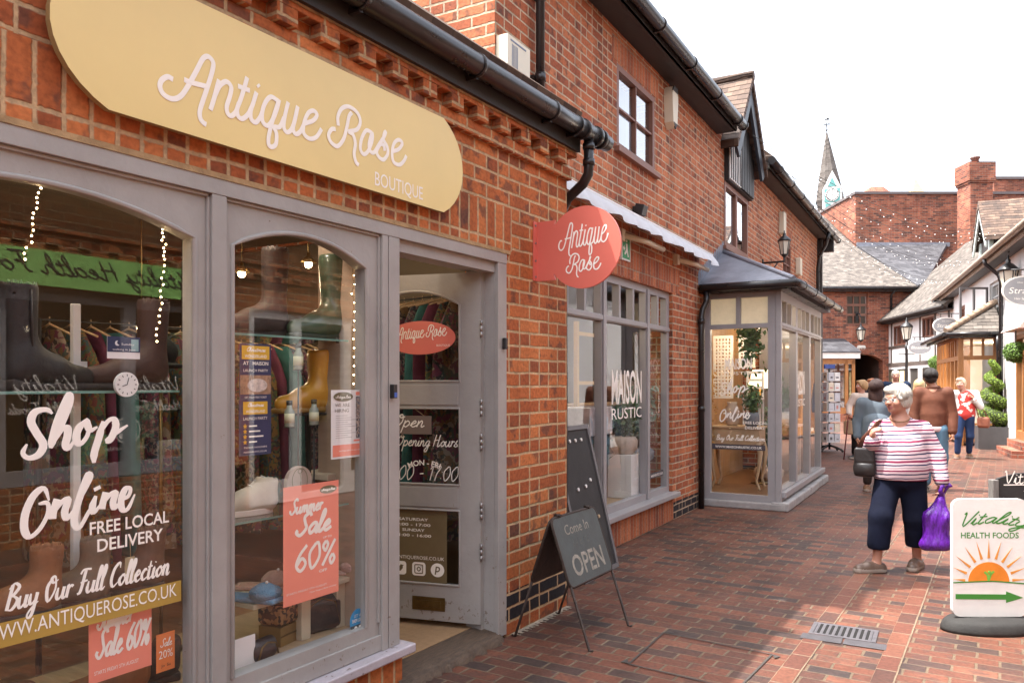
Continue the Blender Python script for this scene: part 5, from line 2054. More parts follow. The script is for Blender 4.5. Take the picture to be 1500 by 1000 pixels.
casB.plate(cq(6.6, 7.6, 3.1, 3.9), [cq(6.68, 7.07, 3.18, 3.82), cq(7.13, 7.52, 3.18, 3.82)], CF, -.12, -.04)
casB.build('window', M_brown, ca)
# oak bay
BP = .85
b = MB()
NF = frame((0, 1.25, 0), (-1, 0, 0), (0, 0, 1), (0, -1, 0))    # near side; u = distance out from the wall
NF2 = frame((-BP, 1.25, 0), (1, 0, 0), (0, 0, 1), (0, -1, 0))
b.plate([(0, .10), (BP, .10), (BP, 2.66), (0, 2.66)], [[(.06, .55), (BP - .08, .55), (BP - .08, 2.08), (.06, 2.08)]] +
        [[(.06 + i * .24, 2.18), (.06 + i * .24 + .19, 2.18), (.06 + i * .24 + .19, 2.58), (.06 + i * .24, 2.58)] for i in range(3)], frame((-BP, 1.25, 0), (1, 0, 0), (0, 0, 1), (0, -1, 0)), -.08, 0)
LFq = frame((-BP, 0, 0), (0, -1, 0), (0, 0, 1), (-1, 0, 0))
hol = []
for i in range(6):
    a = 1.34 + i * .72
    hol.append(cq(a, a + .58, .55 if i != 2 else .14, 2.08))
    hol.append(cq(a, a + .26, 2.18, 2.58))
    hol.append(cq(a + .32, a + .58, 2.18, 2.58))
b.plate(cq(1.251, 5.7, .10, 2.66), hol, LFq, -.08, 0)
b.box((-BP - .02, 1.21, .0), (-BP + .10, 1.33, 2.66))
b.box((-BP, 5.6, .0), (0, 5.7, 2.66))
ob = b.build('oak_bay', M_oak, ca, bevel=.006)
b = MB()
b.add([(-BP + .03, 1.3, .5), (-.02, 1.3, .5), (-.02, 1.3, 2.6), (-BP + .03, 1.3, 2.6)], [(0, 1, 2, 3)])
b.add([(-BP + .04, 1.3, .12), (-BP + .04, 5.6, .12), (-BP + .04, 5.6, 2.6), (-BP + .04, 1.3, 2.6)], [(0, 1, 2, 3)])
b.build('pane', M_glass, ob)
b = MB()
b.box((-BP + .05, 1.35, .05), (2.2, 5.6, .12))
b.box((2.2, 1.2, 0), (2.25, 5.7, 2.7))
b.box((.0, 1.2, .05), (2.2, 1.25, 2.7))
b.box((-BP + .05, 1.35, 2.58), (2.2, 5.6, 2.64))
b.build('inner_wall', mat('pale_inside', (.55, .50, .42), .8), ob)
lt = bpy.data.lights.new('display_lamp', 'POINT')
lt.energy = 40
lt.color = (1, .82, .6)
lt.shadow_soft_size = .08
lo = bpy.data.objects.new('display_lamp', lt)
COL.objects.link(lo)
lo.parent = ob
lo.location = (.3, 3.2, 2.4)
e0, e1, ez, rz = .92, 6.0, 2.74, 3.48
ex = -1.17
b = MB()
P_ = [(0, e0, ez), (ex, e0, ez), (ex, e1, ez), (0, e1, ez), (0, 1.75, rz), (0, 5.1, rz)]
Q_ = [(x, y, z - .06) for x, y, z in P_[:4]]
b.add(P_ + Q_, [(4, 1, 0), (4, 5, 2, 1), (3, 2, 5), (0, 1, 7, 6), (1, 2, 8, 7), (2, 3, 9, 8), (7, 8, 9, 6)])
b.build('bay_roof', M_tilel, ob)
b = MB()
for i in range(9):
    p0 = Vector(P_[1]).lerp(Vector(P_[4]), i / 9)
    p1 = Vector(P_[1]).lerp(Vector(P_[4]), (i + 1.12) / 9)
    b.tube([p0 + Vector((0, 0, .04)), p1 + Vector((0, 0, .02))], .075, 8)
b.build('hip_tiles', mat('hip_clay', (.34, .24, .17), .8, var=.25, vs=6, bump=.3), ob)
b = MB()
b.tube([(.0, e0 - .04, ez - .05), (ex, e0 - .04, ez - .05)], .05, 10)
b.tube([(ex - .04, e0 - .04, ez - .05), (ex - .04, e1, ez - .05)], .05, 10)
b.box((ex + .08, e0 + .06, 2.60), (.0, e0 + .1, 2.70))
b.box((ex + .08, e0 + .1, 2.60), (ex + .12, e1, 2.70))
b.build('gutter', M_black, ob)
b = MB()
b.tube([(-.1, e0 - .04, ez - .1), (-.1, e0 - .06, 2.4), (-.08, .9, 2.25), (-.08, .9, 0)], .045, 10)
b.build('downpipe', M_black, ob)
# oak door by the frame edge
b = MB()
b.plate(cq(-1.95, -.62, .32, 2.55), [cq(-1.85, -1.32, .5, 2.1), cq(-1.22, -.72, .5, 2.1), cq(-1.85, -.72, 2.2, 2.46)], CF, -.10, .01)
od = b.build('door', M_oak, ca, bevel=.005)
b = MB()
b.add([CF(.64, .4, -.05), CF(1.93, .4, -.05), CF(1.93, 2.5, -.05), CF(.64, 2.5, -.05)], [(0, 1, 2, 3)])
b.build('pane', M_glassu, od)
b = MB()
b.box((-.35, -2.1, 0), (.1, -.5, .15))
b.box((-.16, -2.05, .15), (.1, -.55, .32))
b.build('step', M_brickf, ca)
b = MB()
b.prism([(0, 2.62), (-.26, 2.62), (-.08, 2.84), (0, 2.84)], lambda u, v, n: Vector((u, n, v)), -2.2, -.45)
b.build('door_hood', mat('pink_hood', (.62, .42, .36), .8), ca)

# second, lower white cottage with dark timbers
cb = local_thing('timbered_cottage', 'white timber framed cottage with brown windows and big pale tiled roof', 'building', 14.8, 26.5, 183)
b = MB()
b.plate(cq(-.3, 7.2, 0, 4.12), [cq(4.45, 6.0, 3.05, 3.85), cq(1.5, 2.7, 3.2, 3.92), cq(4.5, 6.5, .75, 2.1), cq(3.1, 4.1, .1, 2.1), cq(.4, 2.6, .75, 2.1)], CF, -.25, 0)
b.box((.25, -.3, 0), (5, 0, 4.1))
b.build('wall', M_render, cb)
b = MB()
for t in (.1, 1.35, 2.85, 4.25, 6.15, 7.0):
    b.prism(cq(t - .06, t + .06, 2.35, 4.1), CF, .0, .025)
b.prism(cq(-.3, 7.2, 2.22, 2.36), CF, .0, .03)
b.prism(cq(4.3, 7.1, 3.0 - .06, 3.05), CF, .0, .022)
b.build('timber_frame', mat('grey_timber', (.09, .07, .06), .7, var=.3, vs=5), cb)
for W in ((4.45, 6.0, 3.05, 3.85), (1.5, 2.7, 3.2, 3.92)):
    b = MB()
    a, c, z0, z1 = W
    k = (c - a) / 3
    b.plate(cq(*W), [cq(a + .06 + i * k, a + k - .02 + i * k, z0 + .06, z1 - .06) for i in range(3)], CF, -.1, -.02)
    w_ = b.build('window', M_brown, cb)
    b = MB()
    b.add([CF(-a, z0, -.07), CF(-c, z0, -.07), CF(-c, z1, -.07), CF(-a, z1, -.07)], [(0, 1, 2, 3)])
    b.build('pane', M_glassu, w_)
    b = MB()
    b.box((.5, a - .3, z0 - .3), (.52, c + .3, z1 + .3))
    b.build('curtain', mat('brown_curtain', (.16, .08, .05), .9), w_)
b = MB()
b.plate(cq(4.5, 6.5, .75, 2.1), [cq(4.58, 5.46, .85, 2.02), cq(5.54, 6.42, .85, 2.02)], CF, -.08, .02)
b.plate(cq(.4, 2.6, .75, 2.1), [cq(.5, 1.46, .85, 2.02), cq(1.54, 2.5, .85, 2.02)], CF, -.08, .02)
b.prism(cq(3.1, 4.1, .1, 2.1), CF, -.12, -.06)
sf = b.build('shop_front', mat('dark_shopfront', (.05, .045, .04), .5), cb)
b = MB()
b.box((.35, .3, .7), (.4, 2.7, 2.15))
b.cut()
b.box((.35, 4.4, .7), (.4, 6.6, 2.15))
b.cut()
b.build_each('lit_display', mat('lit_display', (.8, .66, .4), .7, var=.5, vs=3, emit=(1, .75, .4), es=.5), sf)
b = MB()
b.prism([(-.35, 4.06), (3.4, 7.35), (3.4, 7.5), (-.42, 4.16)], lambda u, v, n: Vector((u, n, v)), -.6, 7.6)
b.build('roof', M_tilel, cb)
b = MB()
b.tube([(-.46, -.6, 4.08), (-.46, 7.7, 4.08)], .055, 10)
b.box((-.34, -.6, 3.98), (-.002, 7.6, 4.0))
b.box((-.34, -.6, 3.98), (-.31, 7.6, 4.08))
b.build('gutter', M_soffit, cb)

# arched brick building closing the lane
x_, y_ = cw(15, 33)
ab = thing('arched_building', 'brick building with arched passage, wall lantern and pale tiled roof closing the lane', 'building', (x_, y_, 0), TH)
AF2 = frame((-15, 0, 0), (1, 0, 0), (0, 0, 1), (0, -1, 0))     # u = metres right of the camera axis
b = MB()
arch = arc_top(13.97, 15.60, -.1, 2.45, .30, 16)
b.plate([(10.5, -.1), (19.0, -.1), (19.0, 5.46), (10.5, 5.46)], [arch[:], [(14.06, 3.97), (14.95, 3.97), (14.95, 5.30), (14.06, 5.30)]], AF2, -.4, 0)
b.build('wall', M_brickf, ab)
b = MB()
w, r_ = 1.63, .30
R_ = (w * w / 4 + r_ * r_) / (2 * r_)
cy = 2.45 + r_ - R_
an = math.asin(w / 2 / R_)
n = 22
for i in range(n):
    a0, a1 = -an * 1.05 + 2.1 * an * i / n + .004, -an * 1.05 + 2.1 * an * (i + 1) / n - .004
    cxa = 14.785
    b.prism([(cxa + R_ * math.sin(a0), cy + R_ * math.cos(a0)), (cxa + R_ * math.sin(a1), cy + R_ * math.cos(a1)),
             (cxa + (R_ + .26) * math.sin(a1), cy + (R_ + .26) * math.cos(a1)), (cxa + (R_ + .26) * math.sin(a0), cy + (R_ + .26) * math.cos(a0))], AF2, .0, .02)
b.build('brick_arch', M_brickf, ab)
b = MB()
b.box((-1.1, .4, 0), (-1.03, 6, 2.8))
b.box((.6, .4, 0), (.67, 6, 2.8))
b.box((-1.1, .4, 2.76), (.67, 6, 2.82))
b.box((-1.1, 6, 0), (.67, 6.1, 2.8))
b.box((.05, 5.9, 0), (.5, 5.99, 2.1), 1)
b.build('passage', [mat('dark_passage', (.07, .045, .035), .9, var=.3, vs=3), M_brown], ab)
b = MB()
b.plate([(14.06, 3.97), (14.95, 3.97), (14.95, 5.30), (14.06, 5.30)], [[(14.06 + .07 + i * .28, 3.97 + .08 + j * .41), (14.06 + .30 + i * .28, 3.97 + .08 + j * .41), (14.06 + .30 + i * .28, 4.36 + j * .41), (14.06 + .07 + i * .28, 4.36 + j * .41)] for i in range(3) for j in range(3)], AF2, -.16, -.08)
w_ = b.build('window', M_brown, ab)
b = MB()
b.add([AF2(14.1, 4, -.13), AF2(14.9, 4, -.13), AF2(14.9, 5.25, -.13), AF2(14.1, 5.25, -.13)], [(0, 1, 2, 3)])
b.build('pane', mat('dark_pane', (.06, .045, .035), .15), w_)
b = MB()
b.prism([(-.35, 5.46), (7.2, 9.99), (7.2, 10.1), (-.40, 5.56)], lambda u, v, n: Vector((n, u, v)), -4.5, .95)
# right part is cut back along the valley
v1, v2, v3 = Vector((.95, -.40, 5.56)), Vector((.95, 3.6, 7.93)), Vector((1.85, -.35, 5.58))
b.add([v1, v3, v2, v1 - Vector((0, 0, .1)), v3 - Vector((0, 0, .1)), v2 - Vector((0, 0, .1))], [(0, 1, 2), (3, 5, 4), (0, 3, 4, 1), (1, 4, 5, 2), (2, 5, 3, 0)])
b.build('roof', M_tilel, ab)
b = MB()
q = [Vector((.98, 3.45, 7.90)), Vector((1.9, -.3, 5.60)), Vector((2.3, -.2, 5.75)), Vector((5.2, 3.45, 8.02))]
b.add(q + [p - Vector((0, 0, .15)) for p in q], [(0, 1, 2, 3), (7, 6, 5, 4), (0, 4, 5, 1), (1, 5, 6, 2), (2, 6, 7, 3), (3, 7, 4, 0)])
b.build('slate_roof', M_slate, ab)
b = MB()
b.box((1.0, 3.40, 7.86), (5.3, 3.46, 8.05))
b.build('flashing', M_lead, ab)
b = MB()
b.tube([(-4.5, -.45, 5.47), (1.9, -.45, 5.47)], .06, 10)
b.tube([(.95, -.4, 5.42), (.9, -.08, 5.2), (.9, -.07, 3.4)], .05, 8)
b.box((-4.5, -.36, 5.36), (1.9, -.002, 5.40))
b.build('gutter', M_black, ab)
b = MB()
b.prism(rrect(14.5, 14.86, 2.93, 3.12, .08, 4), AF2, .0, .02)
b.build('plaque', M_wpaint, ab)
wl = thing('wall_lantern', 'black hanging lantern on the brick wall above the arched passage', 'lantern', tuple(atZ(1261, 489, 32.6)), TH)
lantern_parts(wl, 1.25)
b = MB()
b.tube([(0, 0, .7), (0, .15, .85), (0, .38, .85)], .03, 6)
b.box((-.05, .36, .55), (.05, .40, .95))
b.build('bracket', M_blackm, wl)
# oak porch left of the arch
x_, y_ = cw(12.95, 31.6)
po = thing('oak_porch', 'small oak shop porch with grey lean-to roof beside the arched passage', 'porch', (x_, y_, 0), TH)
b = MB()
for x in (-.55, .45, .72):
    b.box((x, -.05, .3), (x + .12, .07, 2.45))
b.box((-.55, -.05, 2.30), (.84, .07, 2.5))
b.box((-.55, -.04, .3), (.84, .06, .55))
b.build('oak_frame', M_oak, po)
b = MB()
b.box((-.7, -.3, 0), (.95, 1.3, .3))
b.build('step', M_brickf, po)
b = MB()
b.add([(-.43, 0, .5), (.72, 0, .5), (.72, 0, 2.35), (-.43, 0, 2.35)], [(0, 1, 2, 3)])
b.build('pane', M_glassu, po)
b = MB()
b.box((-.75, -.16, 2.52), (1.0, -.11, 2.74))
b.build('fascia', M_wpaint, po)
b = MB()
b.prism([(-.2, 2.75), (1.4, 3.35), (1.4, 3.4), (-.2, 2.8)], lambda u, v, n: Vector((n, u, v)), -.78, 1.02)
b.build('roof', M_slate, po)

# tall brick hall, chimney and roofs behind
x_, y_ = cw(15.97, 36.5)
hall = thing('brick_hall', 'tall plain red brick hall rising behind the tiled roofs', 'building', (x_, y_, 0), TH)
b = MB()
b.box((0, 0, 0), (8.5, 9, 10.3))
b.build('wall', M_brickf, hall)
b = MB()
b.box((-.06, -.06, 10.3), (8.56, 9.06, 10.42))
b.build('coping', mat('dark_coping', (.12, .10, .10), .8), hall)
x_, y_ = cw(19.85, 34.0)
ch = thing('chimney_stack', 'big red brick chimney stack with corbelled top rising against the hall', 'chimney', (x_, y_, 0), TH)
b = MB()
b.box((0, 0, 4), (.98, 1.0, 10.2))
b.box((-.04, -.04, 10.2), (1.02, 1.04, 10.3))
b.box((-.08, -.08, 10.3), (1.06, 1.08, 11.1))
b.build('stack', M_brickf, ch)
b = MB()
b.lathe([(.16, 11.15), (.15, 11.4), (.2, 11.42), (.2, 11.5), (.15, 11.5)], (.5, .5, -.05), 14)
b.build('chimney_pot', mat('pot_clay', (.12, .07, .06), .8), ch)
x_, y_ = cw(27.6, 45)
fb = thing('brick_block', 'far flat-topped brick block right of the chimney stack', 'building', (x_, y_, 0), TH)
b = MB()
b.box((0, 0, 0), (6, 6, 13.2))
b.box((.9, -.06, 12.0), (1.3, 0.02, 12.4), 1)
b.build('wall', [M_brickf, M_soffit], fb)
b = MB()
b.box((-.08, -.08, 13.2), (6.1, 6.1, 13.36))
b.build('coping', MATS['dark_coping'], fb)
for px, wpx, ytop, ybase, lab, m in ((1281, 40, 276, 286, 'low hipped brick roof top peeping over the hall parapet', M_brickf), (1341, 20, 263, 283, 'pointed pale stone gable peeping over the hall parapet', mat('ochre_stone', (.55, .42, .22), .8))):
    p = atZ(px, ytop, 52)
    w = wpx / FPX * 52 / 2
    rf = thing('roof_turret', lab, 'turret', (p.x, p.y, 0), TH)
    b = MB()
    zb_ = CH + (YH - ybase) / FPX * 52
    tw = .45 if wpx > 30 else .1
    b.box((-w, -w, 0), (w, w, zb_ - .2))
    vs = [(-w, -w, zb_ - .2), (w, -w, zb_ - .2), (w, w, zb_ - .2), (-w, w, zb_ - .2), (-w * tw, -w * tw, p.z), (w * tw, -w * tw, p.z), (w * tw, w * tw, p.z), (-w * tw, w * tw, p.z)]
    b.add(vs, [(0, 1, 5, 4), (1, 2, 6, 5), (2, 3, 7, 6), (3, 0, 4, 7), (4, 5, 6, 7)])
    b.build('turret_body', m, rf)

# church
ZC = 150.0
p = atZ(1216, 300, ZC)
cc = thing('church_spire', 'distant church tower with tall grey spire, weather vane and green clock gable', 'church', (p.x, p.y, 0), math.atan2(-(p.x - CX), p.y))
k = ZC / FPX
zt_ = CH + (YH - 194) * k
zb_ = CH + (YH - 296) * k
M_spire = brick_mat('spire_stone', .9, .45, .03, [(0, (.07, .062, .055)), (.5, (.11, .096, .086)), (1, (.16, .145, .132))], (.24, .21, .19), grime=.3, wob=.02)
b = MB()
vs = []
for (r, z) in ((2.75, zb_), (2.05, zb_ + 4.0), (.14, zt_)):
    for i in range(8):
        a = math.pi / 8 + math.pi / 4 * i
        vs.append((r * math.cos(a) - .6 * (z - zb_) / (zt_ - zb_), r * math.sin(a), z))
b.add(vs, [(j * 8 + i, j * 8 + (i + 1) % 8, j * 8 + 8 + (i + 1) % 8, j * 8 + 8 + i) for j in range(2) for i in range(8)])
b.build('spire', M_spire, cc)
b = MB()
b.box((-2.3, -2.3, 0), (2.3, 2.3, zb_))
b.build('tower', M_spire, cc)
CFc = frame((.35, -2.32, 0), (1, 0, 0), (0, 0, 1), (0, -1, 0))
b = MB()
zc_ = CH + (YH - 290) * k
b.prism([(-1.7, zc_ - 2.6), (1.7, zc_ - 2.6), (1.7, zc_ + 1.0), (0, zc_ + 4.6), (-1.7, zc_ + 1.0)], CFc, 0, .3)
b.build('clock_gable', mat('gable_cream', (.66, .68, .66), .7), cc)
b = MB()
b.prism([(-.75, zc_ + 1.55), (.75, zc_ + 1.55), (0, zc_ + 3.3)], CFc, .3, .36)
b.prism([(-1.35, zc_ - 1.4), (1.35, zc_ - 1.4), (1.35, zc_ + 1.1), (-1.35, zc_ + 1.1)], CFc, .3, .34)
for u in (-1.2, .25):
    b.prism([(u, zc_ - 2.5), (u + .95, zc_ - 2.5), (u + .95, zc_ - 1.6), (u, zc_ - 1.6)], CFc, .3, .34)
b.build('green_panel', mat('verdigris', (.10, .30, .29), .6), cc)
b = MB()
b.prism(ellipse(0, zc_, 1.2, 1.2, 28), CFc, .34, .42)
put_strokes(b, [ellipse(0, zc_, 1.05, 1.05, 24) + [(1.05, zc_)], [(0, zc_), (.05, zc_ + .9)], [(0, zc_), (.55, zc_ - .3)]] + [[(math.cos(a) * .85, zc_ + math.sin(a) * .85), (math.cos(a) * 1.0, zc_ + math.sin(a) * 1.0)] for a in [i * math.pi / 6 for i in range(12)]],
            frame(CFc(0, 0, .43), (1, 0, 0), (0, 0, 1), (0, -1, 0)), .12, 1, n=2)
b.build('clock_face', [mat('clock_white', (.75, .77, .75), .6), M_ink], cc)
b = MB()
xt = -.6
b.tube([(xt, 0, zt_ - .2), (xt, 0, zt_ + 3.3)], .08, 6)
b.ball((xt, 0, zt_ + .5), .2)
b.ball((xt, 0, zt_ + 1.3), .16)
for a in range(4):
    b.tube([(xt - .9 * math.cos(a * .785), .9 * math.sin(a * .785), zt_ + 1.6), (xt + .9 * math.cos(a * .785), -.9 * math.sin(a * .785), zt_ + 1.6)], .05, 5)
b.prism([(xt - .7, zt_ + 2.4), (xt + .5, zt_ + 2.4), (xt + .3, zt_ + 2.9), (xt - .2, zt_ + 2.6)], frame((0, 0, 0), (1, 0, 0), (0, 0, 1), (0, -1, 0)), -.04, .04)
b.build('weather_vane', M_blackm, cc)

# ---------------------------------------------------------------- oval shop signs, lamps, balls of box, fairy lights on the right
M_oval = mat('oval_grey', (.30, .30, .31), .45)
def oval_sign(px, py, Z, rx, ry, label, l1, l2, l3, rot=TH):
    p = atZ(px, py, Z)
    o = thing('oval_sign', label, 'shop sign', tuple(p), rot)
    f_ = frame((0, 0, 0), (1, 0, 0), (0, 0, 1), (0, -1, 0))
    s = MB()
    s.prism(ellipse(0, 0, rx, ry), f_, -.015, .015, 1)
    s.prism(ellipse(0, 0, rx * .95, ry * .92), f_, .015, .018, 0)
    f2 = frame(f_(0, 0, .0185), (1, 0, 0), (0, 0, 1), (0, -1, 0))
    put_text(s, l1, f2, 0, -ry * .18, w=rx * 1.45, cap=ry * .42, m=1, align='c', shear=.25, d=.001)
    if l2:
        put_text(s, l2, f2, 0, ry * .5, w=rx * .7, cap=ry * .12, m=1, align='c', d=.001)
        put_text(s, l3, f2, 0, -ry * .58, w=rx * .95, cap=ry * .14, m=1, align='c', d=.001)
    s.build('board', [M_oval, M_white], o)
    s = MB()
    s.tube([(rx * .4, 0, ry), (rx * .4, 0, ry + .12)], .012, 6)
    s.tube([(-rx * .4, 0, ry), (-rx * .4, 0, ry + .12)], .012, 6)
    s.tube([(-rx * .6, 0, ry + .12), (rx + .35, 0, ry + .12)], .014, 6)
    s.build('bracket', M_blackm, o)
    return o
oval_sign(1501, 426, 15.6, .455, .30, 'large grey oval sign with white lettering hanging by the lantern', 'Strands', 'the salon', 'Hair Specialists')
oval_sign(1386, 477, 24.5, .42, .26, 'grey oval sign half hidden behind the oak bay roof', 'Strands', 'the salon', 'Hair Specialists')
oval_sign(1347, 509, 27.0, .41, .235, 'grey oval sign with white border on the timbered cottage', 'Blossoms', '', '')
p = atZ(1477, 408, 16.8)
rl = thing('wall_lantern', 'large weathered lantern on the white cottage wall beside the oval sign', 'lantern', tuple(p), TH)
lantern_parts(rl, 1.3)
s = MB()
s.tube([(0, 0, .55), (.1, 0, .72), (.55, .1, .74)], .02, 6)
s.build('bracket', M_blackm, rl)
p = atZ(1328, 484, 28.6)
sp = thing('street_lamp', 'old street lamp on a slim black post in front of the timbered cottage', 'street lamp', (p.x, p.y, 0), TH)
lantern_parts(sp, 1.35, zc=p.z - .05)
s = MB()
s.lathe([(.14, 0), (.14, .5), (.07, .6), (.055, 1.2), (.05, p.z - .7), (.07, p.z - .66), (.05, p.z - .6), (.05, p.z - .5)], n=12)
s.tube([(-.3, 0, p.z - .85), (.3, 0, p.z - .85)], .018, 6)
s.build('post', M_blackm, sp)
M_leafb = mat('box_leaf', (.10, .19, .022), .55, var=.45, vs=40)
M_leafy = mat('cypress_leaf', (.17, .26, .025), .55, var=.45, vs=30)
M_core = mat('dark_twigs', (.03, .045, .012), .9)
def sphere_pts(n, r, c=(0, 0, 0)):
    P, N = [], []
    for i in range(n):
        v = rng.normal(size=3)
        v /= np.linalg.norm(v)
        rr = r * (1 + .06 * rng.normal())
        P.append(tuple(np.array(c) + v * rr))
        N.append(v)
    return P, N
for px, py, Z, r, lab in ((1488, 516, 16.6, .225, 'round clipped box ball hanging beside the white pillar'), (1371, 531, 25.0, .22, 'round clipped box ball hanging left of the oak bay')):
    p = atZ(px, py, Z)
    o = thing('topiary_ball', lab, 'topiary', tuple(p))
    s = MB()
    s.ball((0, 0, 0), r * .9, 1, 14)
    P, N = sphere_pts(1500, r * .96)
    s.leaf_cards(P, N, .045, 0)
    s.build('foliage', [M_leafb, M_core], o)
    s = MB()
    s.tube([(0, 0, r * .9), (0, 0, r + .35), (.12, 0, r + .42), (.4, .05, r + .42)], .012, 6)
    s.build('hanger', M_blackm, o)

# strings of fairy lights from the brick house across to the cottages
for i in range(9):
    t = 2.0 + i * .95
    a = mw(.33, t, 4.86 + .1 * (i % 2))
    q = ca.location
    cA, sA = math.cos(ca.rotation_euler[2]), math.sin(ca.rotation_euler[2])
    te = -2.0 + i * 1.35
    e = Vector((q[0] + -.42 * cA - te * sA, q[1] - .42 * sA + te * cA, 4.6 + .15 * (i % 3)))
    mid = (a + e) / 2
    o = thing('light_string', 'thin string of small white fairy bulbs strung across the lane between gutters', 'fairy lights', tuple(a), 0, 'strings of fairy lights across the lane')
    s = MB()
    pts = []
    nseg = 10
    for j in range(nseg + 1):
        f_ = j / nseg
        p = a.lerp(e, f_) - a
        p.z -= .4 * 4 * f_ * (1 - f_)
        pts.append(p)
    s.tube(pts, .004, 4, 0)
    for j in range(1, nseg * 2):
        f_ = min(1, max(0, j / (nseg * 2) + .012 * rng.normal()))
        p = a.lerp(e, f_) - a
        p.z -= .4 * 4 * f_ * (1 - f_) + .03 + .05 * rng.random()
        s.ball(p, .0105, 1, 6)
    s.build('wire', [M_wire, mat('clear_bulb', (.85, .85, .82), .2)], o)
# ---------------------------------------------------------------- things standing in the lane
M_slateb = mat('aboard_slate', (.055, .068, .068), .55, var=.3, vs=6, bump=.08)
M_rust = mat('rusty_iron', (.045, .030, .024), .6, metal=.4, var=.5, vs=25, bump=.2, bs=80)
M_chalk = mat('faded_chalk', (.27, .25, .21), .9, var=.35, vs=30)
M_chalk2 = mat('faint_chalk', (.10, .105, .10), .9, var=.3, vs=30)
ao = thing('a_board', 'small folding iron A-board saying Come In OPEN beside the brick pier', 'a-board', (.285, 4.235, 0))
for sgn in (1, -1):
    # slanted panel frame: origin at the hinge line, v down the slope
    slope = Vector((sgn * .245, 0, -.72)).normalized()
    N = Vector((sgn * .72, 0, .245)).normalized()
    fr_ = frame((0, 0, .72), (0, 1, 0) if sgn > 0 else (0, -1, 0), -slope, N)
    s = MB()
    s.prism(rrect(-.285, .285, -.405, .0, .045, 5), fr_, -.006, .006, 0 if sgn > 0 else 1)
    s.tube([fr_(p[0], p[1], 0) for p in rrect(-.285, .285, -.405, .0, .045, 5)], .0085, 6, 1, closed=True)
    if sgn > 0:
        f2 = frame(fr_(0, 0, .0065), (0, 1, 0), -slope, N)
        put_text(s, 'Come In', f2, -.02, -.115, w=.30, cap=.062, m=2, align='c', d=.001)
        put_script(s, "We're", f2, -.02, -.19, .22, .035, 3, wid=.008, align='c')
        put_text(s, 'OPEN', f2, .005, -.355, w=.40, cap=.125, m=2, align='c', d=.0012, bold=True)
    s.build('panel', [M_slateb, M_rust, M_chalk, M_chalk2], ao)
    for y in (-.27, .27):
        s = MB()
        p0 = Vector((0, y, .72)) + slope * .39
        p1 = Vector((sgn * .245, y, .004))
        s.tube([p0, p1, p1 + Vector((sgn * .022, 0, .0))], .008, 8)
        s.build('leg', M_rust, ao)
s = MB()
for y in (-.19, .19):
    s.tube([(-.02, y, .728), (.02, y, .728)], .010, 8)
    s.tube([(0, y - .02, .73), (0, y + .02, .73)], .007, 8)
s.build('hinge', M_rust, ao)

# blackboard with white knobs leaning on the house wall
bl = thing('blackboard', 'tall grey framed blackboard with white knobs leaning on the brick wall', 'blackboard', mw(0, -3.12, 0), MR)
nx, nz = .30, 1.16
L = math.hypot(nx - .02, nz)
V = Vector((-(nx - .02) / L, 0, nz / L))
N = Vector((nz / L, 0, (nx - .02) / L))
fr_ = frame((nx, 0, 0), (0, 1, 0), V, N)
s = MB()
s.plate([(-.34, 0), (.34, 0), (.34, L), (-.34, L)], [[(-.305, .035), (.305, .035), (.305, L - .035), (-.305, L - .035)]], fr_, -.02, .012)
s.build('frame', mat('slate_frame', (.12, .115, .12), .5, var=.2, vs=8), bl, bevel=.004)
s = MB()
s.prism([(-.31, .03), (.31, .03), (.31, L - .03), (-.31, L - .03)], fr_, -.01, 0)
s.build('board', M_chalkb, bl)
s = MB()
for (u, v) in [(-.18 + .11 * i, L - .12) for i in range(4)] + [(.05, .70), (.16, .74), (-.1, .69)] + [(-.05, .36), (.06, .39), (.17, .44), (-.16, .35)]:
    c = fr_(u, v, .0)
    s.tube([c, fr_(u, v, .012)], .014, 10, 0 if v > .5 else 1)
s.build('knob', [M_wpaint, M_wood], bl)

# white sign with green arrow on a black rubber base
p = atZ(1448, 562, 4.79)
vs_ = thing('pavement_sign', 'white rounded pavement sign reading Vitality Health Foods with orange sun and green arrow', 'pavement sign', (p.x, p.y, 0), TH)
K = 4.79 / FPX
VF = frame((0, 0, 0), (1, 0, 0), (0, 0, 1), (0, -1, 0))
def vp(px, py):
    return ((px - 1448) * K, CH + (YH - py) * K)
M_sunr = mat('sun_orange', (.70, .22, .025), .5, var=.12, vs=12)
M_ray = mat('ray_orange', (.66, .27, .05), .5, var=.15, vs=14)
s = MB()
x0, ztp = vp(1393.5, 730)
x1, _ = vp(1503.5, 730)
s.prism(rrect(x0, x1, .085, ztp, .05, 6), VF, -.012, .012, 0)
V2 = frame(VF(0, 0, .0124), (1, 0, 0), (0, 0, 1), (0, -1, 0))
VK = [[(1396, 759), (1407, 770), (1409, 754)], [(1397, 758), (1408, 770), (1410, 753)]]
u, v = vp(1449, 764)
put_script(s, 'Vitality', V2, u, v - .005, .405, .036, 1, wid=.0085, align='c', arc=.62, shear=.45)
u, v = vp(1448, 787)
put_text(s, 'HEALTH FOODS', V2, u, v, w=.352, cap=.036, m=1, align='c', bold=True, d=.001)
cu, cvv = vp(1446.5, 851)
R0 = 30 * K
s.prism([(cu + R0 * math.cos(math.pi * i / 24), cvv + R0 * .97 * math.sin(math.pi * i / 24)) for i in range(25)], V2, 0, .001, 2)
